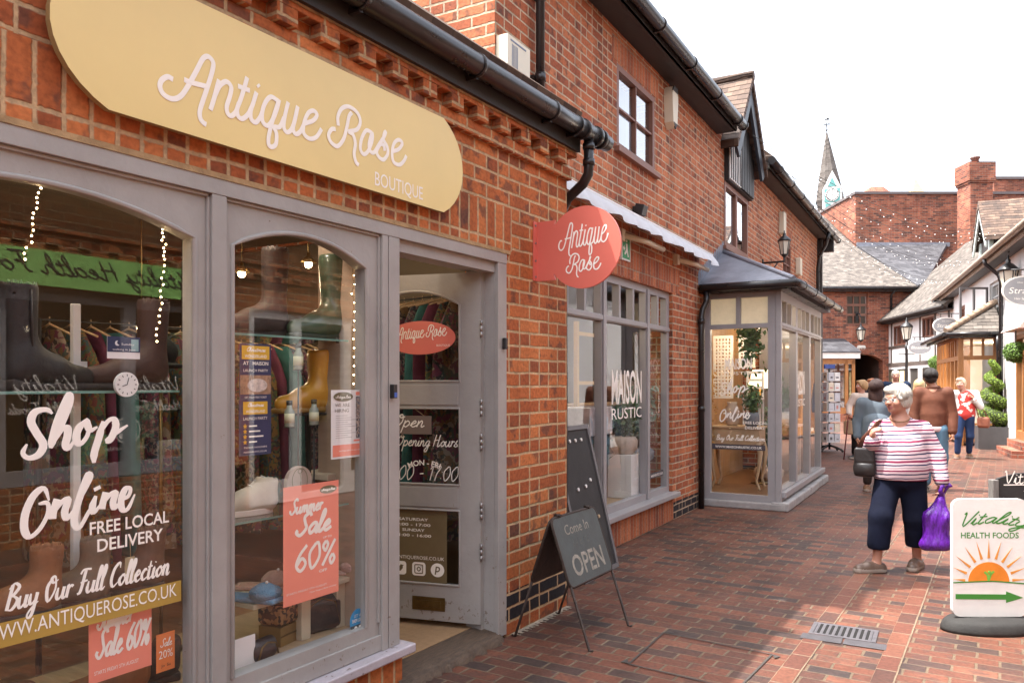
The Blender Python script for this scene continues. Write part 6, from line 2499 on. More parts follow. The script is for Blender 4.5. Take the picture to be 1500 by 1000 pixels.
for i in range(11):
    a = rad(4 + 172 * i / 10)
    ca_, sa_ = math.cos(a), math.sin(a)
    r0_, r1_ = R0 * 1.15, R0 * (2.05 if 2 <= i <= 8 else 1.95)
    wv = .0085
    pts = [(cu + ca_ * r0_ - sa_ * wv, cvv + sa_ * r0_ + ca_ * wv), (cu + ca_ * r0_ + sa_ * wv, cvv + sa_ * r0_ - ca_ * wv), (cu + ca_ * r1_, cvv + sa_ * r1_)]
    pts = [(max(x0 + .004, min(x1 - .004, a_)), b_) for a_, b_ in pts]
    s.prism(pts, V2, 0, .001, 3)
put_strokes(s, [[(x0 + .004, cvv - .004), (cu - .04, cvv + .003), (cu + .05, cvv + .003), (x1 - .004, cvv - .012)]], V2, .008, 1)
g0 = cvv + .05
put_strokes(s, [[(cu - .028, g0 + .012), (cu - .008, g0 - .008), (cu - .002, g0 - .042)], [(cu + .030, g0 + .016), (cu + .010, g0 - .006), (cu - .002, g0 - .042)]], V2, .014, 4, base=.003)
s.prism(ellipse(cu + .002, g0 + .010, .009, .009, 12), V2, .003, .006, 4)
ax0, av = vp(1398, 873)
ax1, _ = vp(1497, 873)
hw = .0185
s.prism([(ax0, av - hw * .7), (ax1 - .105, av - hw * .85), (ax1 - .105, av - hw * 1.9), (ax1, av - .004), (ax1 - .105, av + hw * 1.9), (ax1 - .105, av + hw * .85), (ax0, av + hw)], V2, 0, .001, 1)
s.build('panel', [M_wpaint, M_green, M_sunr, M_ray, mat('leaf_green', (.16, .42, .06), .5)], vs_, bevel=0)
s = MB()
s.lathe([(.285, 0), (.285, .02), (.27, .055), (.245, .075), (.05, .085)], (0, 0, 0), 40, sy=.52)
s.build('rubber_base', mat('rubber', (.022, .021, .020), .8, var=.3, vs=14, bump=.15), vs_)
p = atZ(1493, 562, 5.65)
cbd = thing('chalkboard_sign', 'dark arch-topped chalkboard with grey post and white chalk Vitality Vegan', 'chalkboard', (p.x, p.y, 0), TH)
s = MB()
zt = CH + (YH - 701) * 5.65 / FPX
s.prism(arc_top(-.165, .30, .12, zt, .045), VF, -.012, .012, 0)
V3 = frame(VF(0, 0, .0125), (1, 0, 0), (0, 0, 1), (0, -1, 0))
put_script(s, 'Vitality', V3, -.115, zt - .032, .36, .042, 1, wid=.008, shear=.05)
put_strokes(s, [[(-.12, zt - .042), (.1, zt - .040), (.26, zt - .042)]], V3, .008, 1)
put_text(s, 'Vegan', V3, .02, zt - .125, w=.19, cap=.045, m=1, d=.001, shear=.1)
put_text(s, 'Veggie', V3, .02, zt - .21, w=.2, cap=.045, m=1, d=.001, shear=.1)
s.build('board', [M_chalkb, M_white], cbd)
for x in (-.185, .30):
    s = MB()
    s.box((x - .022, -.03, 0), (x + .022, .03, zt - .005))
    s.build('post', mat('grey_post', (.15, .14, .13), .8, var=.3, vs=14, streak=(6, 6, 1)), cbd, bevel=.004)

# drain grate and recessed cover
x_, y_ = gnd(1236, 926)
dg = thing('drain_grate', 'square iron drain grate with parallel slots set in the brick paving', 'drain grate', (x_, y_, .004), rad(3))
s = MB()
w, h = .185, .125
s.box((-w, -h, .0), (w, -h + .022, .004))
s.box((-w, h - .022, .0), (w, h, .004))
s.box((-w, -h + .022, .0), (-w + .025, h - .022, .004))
s.box((w - .025, -h + .022, .0), (w, h - .022, .004))
for i in range(10):
    x = -w + .035 + i * (2 * w - .07) / 9
    s.box((x - .0085, -h + .022, 0), (x + .0085, h - .022, .0035))
s.build('grate', mat('grey_iron', (.16, .15, .16), .45, metal=.6, var=.25, vs=20, bump=.2), dg, bevel=.002)
s = MB()
s.box((-w + .02, -h + .02, .0005), (w - .02, h - .02, .0015))
s.build('drain_pit', mat('pit_black', (.006, .005, .005), .9), dg)
s = MB()
for i in range(2):
    s.box((-w - .03 + i * .235, -h - .115, .0), (-w + .195 + i * .235, -h - .008, .002))
s.build('kerb_stone', mat('blue_brick', (.06, .055, .06), .6, var=.3, vs=10, bump=.3), dg, bevel=.003)
c4 = [gnd(921, 973), gnd(972, 927), gnd(1131, 959), gnd(1080, 1010)]
cx_, cy_ = sum(p[0] for p in c4) / 4, sum(p[1] for p in c4) / 4
mc = thing('access_cover', 'brick-filled access cover with thin iron rim in the paving', 'manhole cover', (cx_, cy_, .002))
s = MB()
q = [Vector((p[0] - cx_, p[1] - cy_, .004)) for p in c4]
for i in range(4):
    a, c = q[i], q[(i + 1) % 4]
    d = (c - a).normalized()
    n_ = Vector((-d.y, d.x, 0))
    s.add([a - n_ * .006, c - n_ * .006, c + n_ * .006, a + n_ * .006], [(0, 1, 2, 3)])
    s.add([a + d * .06 + n_ * .03 + Vector((0, 0, .001)), a - n_ * .0 + Vector((0, 0, .001)), a + n_ * .05 + d * .01 + Vector((0, 0, .001))], [(0, 1, 2)])
s.build('rim', mat('dark_rim', (.05, .04, .035), .6), mc)

# spiral cypress in a square planter
x_, y_ = gnd(1455, 657)
tp_ = thing('spiral_topiary', 'bright green spiral clipped cypress in a square charcoal planter', 'topiary', (x_, y_, 0), rad(8))
s = MB()
s.plate([(-.34, -.34), (.34, -.34), (.34, .34), (-.34, .34)], [[(-.30, -.30), (.30, -.30), (.30, .30), (-.30, .30)]], lambda u, v, n: Vector((u, v, n)), 0, .52)
s.box((-.3, -.3, .40), (.3, .3, .46), 1)
s.build('planter', [mat('charcoal_planter', (.055, .052, .053), .5, var=.15, vs=6), mat('potting_soil', (.05, .035, .025), .9)], tp_, bevel=.008)
s = MB()
P, N = [], []
path = []
turns = 3.6
for i in range(160):
    f_ = i / 159
    a = -2 * math.pi * turns * f_ + 1.0
    Rr = .15 * (1 - f_) ** .8 + .035
    path.append((Rr * math.cos(a), Rr * math.sin(a), .60 + 1.42 * f_, .135 * (1 - f_) + .075))
for (x, y, z, r) in path:
    for _ in range(60):
        v = rng.normal(size=3)
        v /= np.linalg.norm(v)
        rr = r * (.86 + .2 * rng.random())
        P.append((x + v[0] * rr, y + v[1] * rr, z + v[2] * rr * .72))
        N.append(v)
s.leaf_cards(P, N, .034, 0, jit=.8)
s.tube([(p[0], p[1], p[2]) for p in path], [p[3] * .72 for p in path], 10, 1)
s.build('crown', [M_leafy, M_core], tp_)
s = MB()
s.tube([(0, 0, .4), (.01, 0, 1.2), (0, 0, 1.9)], .022, 8)
s.build('trunk', mat('bark', (.09, .06, .04), .9), tp_)

# revolving greetings-card stand
x_, y_ = gnd(1215, 661)
rk = thing('card_stand', 'tall revolving stand of white greeting cards outside the far shop', 'card stand', (x_, y_, 0), TH + rad(14))
s = MB()
s.tube([(0, 0, .05), (0, 0, 1.86)], .022, 10)
for a in range(4):
    an = a * math.pi / 2 + .4
    s.tube([(0, 0, .14), (.2 * math.cos(an), .2 * math.sin(an), .09), (.30 * math.cos(an), .30 * math.sin(an), .05)], .024, 8)
    s.ball((.31 * math.cos(an), .31 * math.sin(an), .03), .03, 0, 8)
s.box((-.13, -.02, 1.84), (.13, .02, 1.93), 1)
s.build('pole', [M_blackm, mat('blue_header', (.03, .07, .30), .5)], rk)
s = MB()
for a in range(4):
    M_ = Matrix.Rotation(a * math.pi / 2, 4, 'Z')
    s.M = M_
    for r in range(7):
        z = .22 + r * .225
        s.box((-.15, -.172, z - .008), (.15, -.150, z + .0))
        s.box((-.15, -.158, z), (.15, -.152, z + .03))
s.M = None
s.build('wire_rack', M_wpaint, rk)
tones = [mat('card_white', (.78, .77, .75), .6), mat('card_grey', (.55, .56, .60), .6), mat('card_cream', (.70, .62, .50), .6), mat('card_spot', (.10, .10, .11), .6), mat('card_rose', (.55, .22, .20), .6)]
for r in range(7):
    for c in range(2):
        z = .222 + r * .225
        for a in range(4):
            s = MB()
            s.M = Matrix.Rotation(a * math.pi / 2, 4, 'Z')
            x = -.075 + c * .15
            s.box((x - .066, -.170, z), (x + .066, -.163, z + .18), int(rng.integers(0, 2)) if rng.random() > .2 else 2)
            s.box((x - .04 + .02 * rng.random(), -.1705, z + .05), (x + .02 + .02 * rng.random(), -.1702, z + .05 + .08 * rng.random()), 3 if rng.random() > .35 else 4)
            s.build('card', tones, rk)

# ---------------------------------------------------------------- goods in the boutique windows
def inw(px, py, x0=-.30):
    y, z = onx(px, py, x0)
    return Vector((x0, y, z))
def leather(n, c, r=.62):
    return mat(n, c, r, var=.22, vs=14, bump=.3, bs=40)
M_shelf = mat('shelf_glass_edge', (.16, .30, .25), .1, var=.1)
M_sglass = glass_mat('shelf_glass', tint=(.86, .95, .92))
def glass_shelf(y0, y1, z, label, x0=-.58, x1=-.13):
    t = thing('glass_shelf', label, 'shelf', (x0, y0, z))
    s = MB()
    s.box((0, 0, -.009), (x1 - x0, y1 - y0, 0), 0)
    s.box((x1 - x0 + .0005, 0, -.009), (x1 - x0 + .002, y1 - y0, 0), 1)
    s.build('plate', [M_sglass, M_shelf], t)
    s = MB()
    for y in (.03, y1 - y0 - .03):
        s.tube([(x1 - x0 - .04, y, -.015), (x1 - x0 - .04, y, .012)], .008, 8)
    s.build('clamp', M_blackm, t)
    return t
zs1 = inw(200, 571).z
zs2 = inw(110, 885).z
glass_shelf(.72, 1.84, zs1, 'upper glass shelf carrying tall boots in the large arched window')
glass_shelf(.72, 1.84, zs2, 'lower glass shelf carrying ankle boots in the large arched window')
def boot(pos, rot, H, m, label, kind='boot', group=None, sole=None, welly=False, sc=1.0):
    o = thing('boot' if not welly else 'wellington_boot', label, 'boot', pos, rot, group)
    key = (round(H, 2), welly)
    fl = .012 if welly else 0
    pr = [('c', (0, -.045, .055), (0, .06, .06), .042, .042, .03, 0), ('c', (0, .05, .055), (0, .155, .042), .042, .034, .03, 0),
          ('c', (0, -.045, .07), (0, -.052, H - .03), .043, .052 + fl, .05, 0), ('c', (0, -.03, .10), (0, .03, .07), .045, .04, .04, 0),
          ('-b', (0, 0, -.05), (.3, .4, .06), 0, .002, None)]
    if welly or H > .2:
        pr.append(('-c', (0, -.052, H - .06), (0, -.052, H + .12), .042, .05 + fl, .003, None))
    pr.append(('-b', (0, -.05, H + .06), (.2, .2, .06), 0, .004, None))
    ob_ = sdf_obj('upper', pr, .006, m, o)
    ob_.scale = (sc, sc, sc)
    pr = [('b', (0, .058, .012), (.043, .13, .012), .01, .01, 0), ('b', (0, -.055, .012), (.04, .04, .022), .006, .01, 0), ('-b', (0, .0, -.03), (.2, .3, .03), 0, .001, None)]
    s2 = sdf_obj('sole', pr, .006, sole or leather('dark_sole', (.03, .022, .018), .7), o)
    s2.scale = (sc, sc, sc)
    if not welly:
        s = MB()
        s.tube([(.046, -.04, .09), (.052, -.045, H * .6), (.054, -.05, H - .035)], .0035, 5)
        z_ = s.build('zip', M_soffit, o)
        z_.scale = (sc, sc, sc)
    return o
LB, LBR, LT, LTP, LDB = leather('black_leather', (.018, .015, .014)), leather('brown_leather', (.05, .022, .015)), leather('tan_leather', (.24, .095, .035)), leather('taupe_leather', (.17, .115, .075)), leather('dark_brown_leather', (.10, .048, .028))
p = inw(40, 571)
boot((-.25, p.y - .0, zs1), rad(8), .33, LB, 'tall black leather boot on the upper glass shelf of the large window', sc=1.12)
p = inw(188, 571)
boot((-.27, p.y + .02, zs1), rad(172), .32, LBR, 'tall dark brown leather boot on the upper glass shelf behind the clock', sc=1.12)
for px, m_, lab, rr in ((38, LT, 'tan leather ankle boot on the lower shelf of the large window', 5), (112, LTP, 'taupe suede ankle boot with side zip on the lower shelf', -8), (196, LDB, 'dark brown ankle boot with hanging price tag on the lower shelf', 4)):
    p = inw(px, 885)
    boot((-.28, p.y, zs2), rad(90 + 60 + rr), .25, m_, lab, sc=1.0)
for px, m_, lab, rr, hh in ((178, LT, 'tan ankle boot on the window floor behind the Summer Sale card', 150, .24), (45, LDB, 'brown shoe boot on the window floor below the web address', 20, .16), (224, LB, 'black ankle boot on the window floor beside the orange tag', 160, .17)):
    p = inw(px, 990, -.3)
    boot((-.30, p.y, .34), rad(rr), hh, m_, lab)
p = inw(200, 830, -.2)
tg = thing('price_tag', 'small buff price tag hanging on the dark brown ankle boot', 'tag', (-.21, p.y - .02, p.z))
s = MB()
s.tube([(0, 0, .12), (0, .003, .04)], .0015, 4)
s.box((-.002, -.018, -.05), (.002, .018, .04))
s.build('card', mat('buff_card', (.50, .40, .24), .8), tg)
sp_ = inw(115, 445, -.34)
for px, lab in ((115, 'white shelf post behind the Shop Online lettering'),):
    t = thing('shelf_post', lab, 'post', (-.36, sp_.y, zs2 + .001))
    s = MB()
    s.box((-.012, -.014, 0), (.012, .014, sp_.z - zs2))
    s.build('post_body', M_wpaint, t, bevel=.003)
# dial, cards, sale notices
p = inw(183, 563, -.11)
t = thing('clock', 'small round white clock dial hanging in front of the brown boot', 'clock', tuple(p))
s = MB()
s.prism(ellipse(0, 0, .043, .043, 28), FAC, 0, .012, 0)
F2 = frame((.0125, 0, 0), (0, 1, 0), (0, 0, 1), (1, 0, 0))
put_strokes(s, [[(math.cos(a) * .029, math.sin(a) * .029), (math.cos(a) * .036, math.sin(a) * .036)] for a in [i * math.pi / 6 for i in range(12)]] + [[(0, 0), (.006, .024)], [(0, 0), (-.018, -.006)]], F2, .003, 1, n=2)
s.build('dial', [M_wpaint, M_ink], t)
def flat_card(name, label, cat, px0, py0, px1, py1, x, mats, paint, loc_bl=True):
    """a rectangular card parallel to the shop front from pixel corners; paint(mb, frame, w, h) draws on it"""
    y0, z1 = onx(px0, py0, x)
    y1, z0 = onx(px1, py1, x)
    t = thing(name, label, cat, (x, y0, z0))
    w, h = y1 - y0, z1 - z0
    s = MB()
    s.prism([(0, 0), (w, 0), (w, h), (0, h)], FAC, -.0012, 0, 0)
    paint(s, frame((.0004, 0, 0), (0, 1, 0), (0, 0, 1), (1, 0, 0)), w, h)
    s.build('sheet', mats, t)
    return t
def rect(s, f_, u0, v0, u1, v1, m, d=.0006):
    s.add([f_(u0, v0, d), f_(u1, v0, d), f_(u1, v1, d), f_(u0, v1, d)], [(0, 1, 2, 3)], m)
def pc(s, f_, w, h):
    rect(s, f_, 0, h * .30, w, h, 1)
    s.prism(ellipse(w * .3, h * .7, h * .12, h * .12, 14), f_, .0008, .0012, 2)
    s.prism(ellipse(w * .35, h * .73, h * .10, h * .10, 14), f_, .0014, .0018, 1)
    put_text(s, 'Sunday', f_, w * .62, h * .62, w=w * .4, cap=h * .1, m=2, align='c', d=.001)
    put_text(s, 'walking in June', f_, w * .5, h * .38, w=w * .7, cap=h * .09, m=2, align='c', d=.001)
    rect(s, f_, w * .72, h * .35, w * .95, h * .9, 3, .0009)
flat_card('postcard', 'small dark blue postcard with a moon in front of the brown boot', 'card', 157, 492, 205, 526, -.13, [M_paper, mat('night_blue', (.02, .03, .09), .5), M_paper, mat('sea_tint', (.25, .40, .42), .6)], pc)
def dc(s, f_, w, h):
    put_script(s, 'Designed in', f_, w * .1, h * .45, w * .8, h * .12, 1, wid=.003)
flat_card('name_card', 'plain white card with thin handwriting behind the white shelf post', 'card', 78, 528, 128, 572, -.40, [M_paper, M_ink], dc)
def ss(s, f_, w, h):
    put_script(s, 'Summer', f_, w * .12, h * .66, w * .55, h * .13, 1, wid=.009)
    put_script(s, 'Sale 60%', f_, w * .1, h * .30, w * .84, h * .17, 1, wid=.010)
    put_text(s, 'STARTS FRIDAY 5TH AUGUST', f_, w * .08, h * .10, w=w * .7, cap=h * .05, m=1, d=.001)
    s.prism(ellipse(w * .76, h * .93, w * .18, h * .07, 20), f_, .0005, .001, 2)
M_olive = mat('olive_oval', (.15, .12, .06), .6)
flat_card('sale_card', 'coral Summer Sale 60% card under the web address in the large window', 'sale notice', 130, 886, 222, 973, -.09, [M_coralp, M_white, M_olive], ss)
def tg2(s, f_, w, h):
    put_script(s, 'Sale', f_, w * .2, h * .65, w * .6, h * .1, 1, wid=.003)
    put_text(s, '20%', f_, w * .5, h * .35, w=w * .75, cap=h * .22, m=1, align='c', d=.001)
    put_text(s, 'Jo  Su', f_, w * .5, h * .12, w=w * .5, cap=h * .08, m=2, align='c', d=.001)
flat_card('sale_tag', 'small orange Sale 20% tag hanging beside the coral sale card', 'sale notice', 229, 930, 256, 977, -.10, [mat('orange_tag', (.78, .22, .06), .6), M_white, M_ink], tg2)
# second window: notices on the glass
def navy(s, f_, w, h):
    rect(s, f_, w * .06, h * .72, w * .94, h * .96, 1)
    put_script(s, 'Christmas', f_, w * .5, h * .86, w * .6, h * .035, 2, wid=.0025, align='c')
    put_text(s, 'WONDERLAND', f_, w * .5, h * .75, w=w * .7, cap=h * .055, m=2, align='c', d=.001, bold=True)
    put_text(s, 'AT   MAISON', f_, w * .5, h * .62, w=w * .8, cap=h * .065, m=2, align='c', d=.001, bold=True)
    put_text(s, 'LAUNCH PARTY', f_, w * .5, h * .50, w=w * .78, cap=h * .05, m=2, align='c', d=.001)
    rect(s, f_, .002, h * .10, w - .002, h * .44, 3)
    s.prism(ellipse(w * .55, h * .26, w * .32, h * .12, 20), f_, .0008, .0012, 4)
    put_text(s, 'GET YOUR FREE TICKET', f_, w * .5, h * .03, w=w * .7, cap=h * .035, m=2, align='c', d=.001)
def navy2(s, f_, w, h):
    rect(s, f_, w * .12, h * .74, w * .88, h * .97, 1)
    put_script(s, 'Christmas', f_, w * .5, h * .88, w * .5, h * .03, 2, wid=.0025, align='c')
    put_text(s, 'WONDERLAND', f_, w * .5, h * .77, w=w * .6, cap=h * .05, m=2, align='c', d=.001, bold=True)
    put_text(s, 'LAUNCH PARTY', f_, w * .5, h * .64, w=w * .75, cap=h * .055, m=2, align='c', d=.001)
    for i in range(4):
        c = (w * .18, h * (.53 - i * .095))
        s.prism([(c[0] + (.011 if k % 2 == 0 else .005) * math.sin(k * math.pi / 5), c[1] + (.011 if k % 2 == 0 else .005) * math.cos(k * math.pi / 5)) for k in range(10)], f_, .0005, .001, 1)
        rect(s, f_, w * .3, c[1] - .003, w * (.55 + .1 * (i % 3)), c[1] + .003, 2)
    put_text(s, 'TICKET HOLDERS', f_, w * .5, h * .13, w=w * .72, cap=h * .03, m=2, align='c', d=.001)
    put_text(s, 'MAISONRUSTIC.CO.UK', f_, w * .5, h * .05, w=w * .72, cap=h * .03, m=2, align='c', d=.001)
M_navy, M_yel = mat('navy_paper', (.022, .026, .085), .6), mat('yellow_print', (.70, .42, .03), .6)
flat_card('notice', 'upper navy notice with yellow heading and feast picture inside the smaller window', 'notice', 351, 502, 397, 585, -.062, [M_navy, M_yel, M_white, mat('feast_brown', (.34, .20, .12), .6, var=.5, vs=50), mat('feast_pale', (.60, .50, .44), .6, var=.4, vs=60)], navy)
flat_card('notice', 'lower navy notice with yellow heading and four stars inside the smaller window', 'notice', 350, 586, 397, 664, -.062, [M_navy, M_yel, M_white], navy2)
def hire(s, f_, w, h):
    s.prism(ellipse(w * .33, h * .90, w * .27, h * .07, 20), f_, .0005, .001, 1)
    put_script(s, 'Antique Rose', f_, w * .33, h * .88, w * .4, h * .02, 2, wid=.002, align='c')
    put_text(s, 'WE ARE', f_, w * .10, h * .755, w=w * .40, cap=h * .052, m=3, d=.001)
    put_text(s, 'HIRING', f_, w * .10, h * .675, w=w * .38, cap=h * .052, m=3, d=.001)
    for i in range(11):
        rect(s, f_, w * .12, h * (.62 - i * .032), w * (.45 + .12 * ((i * 7) % 3)), h * (.626 - i * .032), 6)
    rect(s, f_, w * .68, h * .92, w * .90, h * .97, 4)
    rect(s, f_, w * .68, h * .28, w * .90, h * .90, 5)
    rect(s, f_, w * .62, h * .235, w * .95, h * .262, 4)
    rect(s, f_, w * .04, h * .03, w * .96, h * .20, 4)
    put_text(s, 'ANTIQUEROSE.CO.UK', f_, w * .5, h * .10, w=w * .6, cap=h * .02, m=2, align='c', d=.0012)
flat_card('hiring_notice', 'white We Are Hiring notice with coral foot inside the smaller window', 'notice', 485, 571, 537, 667, -.062, [M_paper, M_olive, M_white, mat('print_brown', (.14, .10, .06), .6), M_coralp, pattern_mat('photo_strip', [(.05, .04, .04), (.30, .18, .12), (.55, .45, .38), (.12, .14, .2)], 40), mat('print_grey', (.35, .33, .33), .6)], hire)
def sale(s, f_, w, h):
    s.prism(ellipse(w * .80, h * .93, w * .16, h * .035, 20), f_, .0005, .001, 2)
    put_script(s, 'Antique Rose', f_, w * .80, h * .922, w * .24, h * .010, 1, wid=.0018, align='c')
    put_script(s, 'Summer', f_, w * .10, h * .765, w * .58, h * .058, 1, wid=.0105)
    put_script(s, 'Sale', f_, w * .20, h * .575, w * .62, h * .085, 1, wid=.016)
    put_text(s, 'UP TO', f_, w * .78, h * .505, w=w * .16, cap=h * .018, m=1, align='c', d=.001, bold=True)
    put_script(s, '60%', f_, w * .18, h * .27, w * .74, h * .105, 1, wid=.015, shear=.12)
    put_text(s, 'OFF', f_, w * .70, h * .215, w=w * .15, cap=h * .025, m=1, align='c', d=.001, bold=True)
    put_text(s, 'STARTS FRIDAY 5TH AUGUST', f_, w * .05, h * .09, w=w * .72, cap=h * .018, m=1, d=.001)
    put_text(s, 'Open August Bank Holiday', f_, w * .95, h * .06, w=w * .5, cap=h * .014, m=1, align='r', d=.001)
flat_card('sale_poster', 'large coral Summer Sale up to 60% OFF poster on the smaller window', 'poster', 415, 714, 496, 865, -.058, [M_coralp, M_white, M_olive], sale)
y0, z0 = onx(524, 908, -.056)
t = thing('round_sticker', 'round blue and black sticker in the lower corner of the smaller window', 'sticker', (-.056, y0, z0))
s = MB()
s.prism(ellipse(0, 0, .052, .055, 28), FAC, -.001, 0, 0)
s.prism([(.052 * math.cos(a), .055 * math.sin(a)) for a in [math.pi + .35 + i * (math.pi - .7) / 14 for i in range(15)]], FAC, .0005, .0008, 1)
F2 = frame((.001, 0, 0), (0, 1, 0), (0, 0, 1), (1, 0, 0))
put_text(s, 'LET US', F2, 0, .018, w=.05, cap=.014, m=2, align='c', d=.0005)
put_text(s, 'SHOP LOCAL', F2, 0, -.005, w=.075, cap=.016, m=2, align='c', d=.0005, bold=True)
s.prism(ellipse(-.014, -.033, .010, .010, 14), F2, 0, .0008, 2)
s.prism(rrect(.006, .028, -.042, -.024, .003, 2), F2, 0, .0008, 2)
s.build('disc', [mat('cyan_film', (.02, .25, .52), .4), M_ink, M_white], t)

# second window: shelves, wellingtons, shoes
za = inw(440, 497, -.28).z
zb = inw(420, 742, -.28).z
zc_ = inw(430, 868, -.28).z
glass_shelf(1.98, 2.74, za, 'upper glass shelf carrying wellingtons in the smaller window')
glass_shelf(1.98, 2.74, zb, 'middle glass shelf carrying the canvas shoe in the smaller window')
p = inw(392, 495, -.33)
boot((-.36, p.y, za), rad(170), .36, leather('grey_brown_leather', (.055, .042, .04)), 'tall dark grey boot on the upper shelf beside the green wellington', sc=1.2)
p = inw(474, 495, -.28)
boot((-.27, p.y, za), rad(180), .35, mat('welly_green', (.055, .095, .06), .32, var=.1, vs=8, coat=.3), 'dark green wellington boot on the upper shelf of the smaller window', welly=True, sole=mat('welly_sole', (.03, .05, .035), .6), sc=1.2)
p = inw(463, 598, -.33)
t_ = boot((-.36, p.y, p.z - .02), rad(175), .28, mat('welly_yellow', (.62, .30, .035), .35, var=.1, vs=8, coat=.3), 'mustard yellow wellington boot on a stand under the glass shelf', welly=True, sole=mat('welly_sole_tan', (.36, .2, .05), .6), sc=1.1)
st_ = thing('display_stand', 'slim dark display stand under the yellow wellington', 'stand', (-.38, p.y, .34))
s = MB()
s.lathe([(.12, 0), (.12, .012), (.012, .02), (.012, p.z - .02 - .34 - .015), (.09, p.z - .34 - .033), (.09, p.z - .34 - .022)], n=16)
s.build('stand_body', M_blackm, st_)
def bottle(pos, label):
    t = thing('bottle', label, 'bottle', pos)
    s = MB()
    s.lathe([(.020, 0), (.022, .004), (.022, .07), (.013, .085), (.012, .10)], n=14, m=0)
    s.lathe([(.0135, .098), (.0135, .118), (.002, .119)], n=14, m=2)
    s.lathe([(.0225, .018), (.0225, .06)], n=14, m=1)
    s.build('bottle_body', [mat('clear_bottle', (.30, .33, .28), .08), mat('bottle_label', (.62, .60, .42), .6), M_ink], t)
for px, py, lab in ((437, 541, 'small labelled bottle standing left of the yellow wellington top'), (424, 625, 'small labelled bottle left of the glowing lamp in the smaller window'), (460, 622, 'small labelled bottle under the yellow wellington boot')):
    p = inw(px, py, -.22)
    bottle((-.22, p.y, p.z), lab)
    t = thing('display_stand', {437: 'little clear stand under the upper bottle', 424: 'little clear stand under the left lower bottle', 460: 'little clear stand under the right lower bottle'}[px], 'stand', (-.22, p.y, .34))
    s = MB()
    s.tube([(0, 0, 0), (0, 0, p.z - .342)], .004, 6)
    s.lathe([(.026, p.z - .344), (.026, p.z - .3405)], n=12)
    s.build('stand_body', M_blackm, t)
# canvas shoe
def shoe_prims(high=True):
    pr = [('c', (0, -.05, .05), (0, .06, .055), .040, .040, .03, 0), ('c', (0, .05, .05), (0, .15, .04), .040, .036, .03, 0), ('c', (0, -.05, .07), (0, -.055, .135 if high else .08), .042, .045, .04, 0), ('c', (0, -.03, .11), (0, .05, .07), .04, .036, .04, 0),
          ('-b', (0, 0, -.05), (.3, .4, .06), 0, .002, None)]
    if high:
        pr.append(('-c', (0, -.055, .13), (0, -.055, .25), .036, .05, .003, None))
    return pr
p = inw(374, 738, -.24)
t = thing('canvas_shoe', 'cream high-top canvas shoe on the glass shelf of the smaller window', 'shoe', (-.24, p.y, zb), rad(165))
o = sdf_obj('upper', shoe_prims(), .005, mat('canvas', (.62, .55, .45), .9, var=.05, vs=30, bump=.1, bs=200), t)
s = MB()
s.prism([(.046 * math.cos(a) * (1 if abs(math.sin(a)) < .9 else .8), .055 + .135 * math.sin(a)) for a in [i * math.pi / 14 for i in range(28)]], lambda u, v, n: Vector((u, v, n)), 0, .026)
s.build('sole', mat('rubber_white', (.68, .62, .54), .6), t, bevel=.003)
s = MB()
for i in range(5):
    y_, z_ = .085 - i * .03, .088 + i * .017
    s.tube([(.022, y_, z_), (0, y_ + .008, z_ + .008), (-.022, y_, z_)], .003, 5)
s.build('lace', M_wpaint, t)
# round vegan sign on a wooden stand
p = inw(439, 700, -.20)
t = thing('vegan_sign', 'round pale wooden Vegan sign behind the sale poster', 'sign', (-.20, p.y, zb))
s = MB()
s.prism(arc_top(-.075, .075, 0, p.z - zb - .02, .075, 20), FAC, -.02, 0, 0)
F2 = frame((.0006, 0, 0), (0, 1, 0), (0, 0, 1), (1, 0, 0))
zz = p.z - zb
put_strokes(s, [ellipse(.0, zz - .01, .045, .055, 20) + [(.045, zz - .01)], [(0, zz - .05), (.005, zz - .01), (.0, zz + .02)], [(.0, zz + .02), (-.012, zz + .03), (0, zz + .042), (.014, zz + .032), (.0, zz + .02)]], F2, .003, 1)
put_text(s, 'Vegan', F2, .012, zz - .058, w=.09, cap=.026, m=2, align='c', d=.001)
s.build('board', [mat('pale_board', (.55, .45, .38), .6), mat('sketch_green', (.16, .16, .07), .6), mat('deep_purple', (.03, .015, .06), .6)], t)
t = thing('shelf_unit', 'white painted shelf unit at the right of the smaller window', 'shelf', (-.30, inw(495, 690, -.3).y, .34))
s = MB()
hz = inw(495, 690, -.3).z - .34
s.box((-.16, -.13, hz - .03), (.06, .07, hz))
s.box((-.15, .045, 0), (.04, .068, hz - .03))
s.box((-.15, -.12, 0), (-.13, .045, hz - .03))
s.build('boards', mat('cream_wood', (.50, .43, .34), .6, var=.06), t, bevel=.003)
# slippers on a pale bench
yb0, yb1 = inw(350, 870, -.28).y - .03, inw(525, 840, -.28).y + .02
t = thing('display_bench', 'pale wooden display bench carrying slippers in the smaller window', 'bench', (-.28, (yb0 + yb1) / 2, .34))
s = MB()
zl = inw(380, 872, -.25).z - .34
s.box((-.15, -(yb1 - yb0) / 2, zl - .022), (.13, (yb1 - yb0) / 2, zl))
for y in (-.10, .12):
    s.box((-.12, y, 0), (.1, y + .055, zl - .022))
s.build('bench_body', mat('bench_cream', (.52, .45, .33), .6, var=.06), t, bevel=.004)
zl += .34
def slipper(pos, rot, m, label):
    t = thing('slipper', label, 'slipper', pos, rot)
    sdf_obj('footbed', [('b', (0, 0, .012), (.045, .125, .012), .012, .01, 0)], .006, m, t)
    sdf_obj('fluffy_strap', [('e', (-.02, .06, .04), (.045, .06, .032), .02, 0), ('e', (.022, .055, .042), (.04, .06, .034), .02, 0), ('e', (0, .06, .05), (.02, .05, .034), .02, 0)], .006, m, t)
    s = MB()
    s.ball((.01, .07, .088), .007, 0, 8)
    s.build('pearl', M_wpaint, t)
M_fur = lambda n, c: mat(n, c, .95, var=.12, vs=40, bump=.9, bs=160)
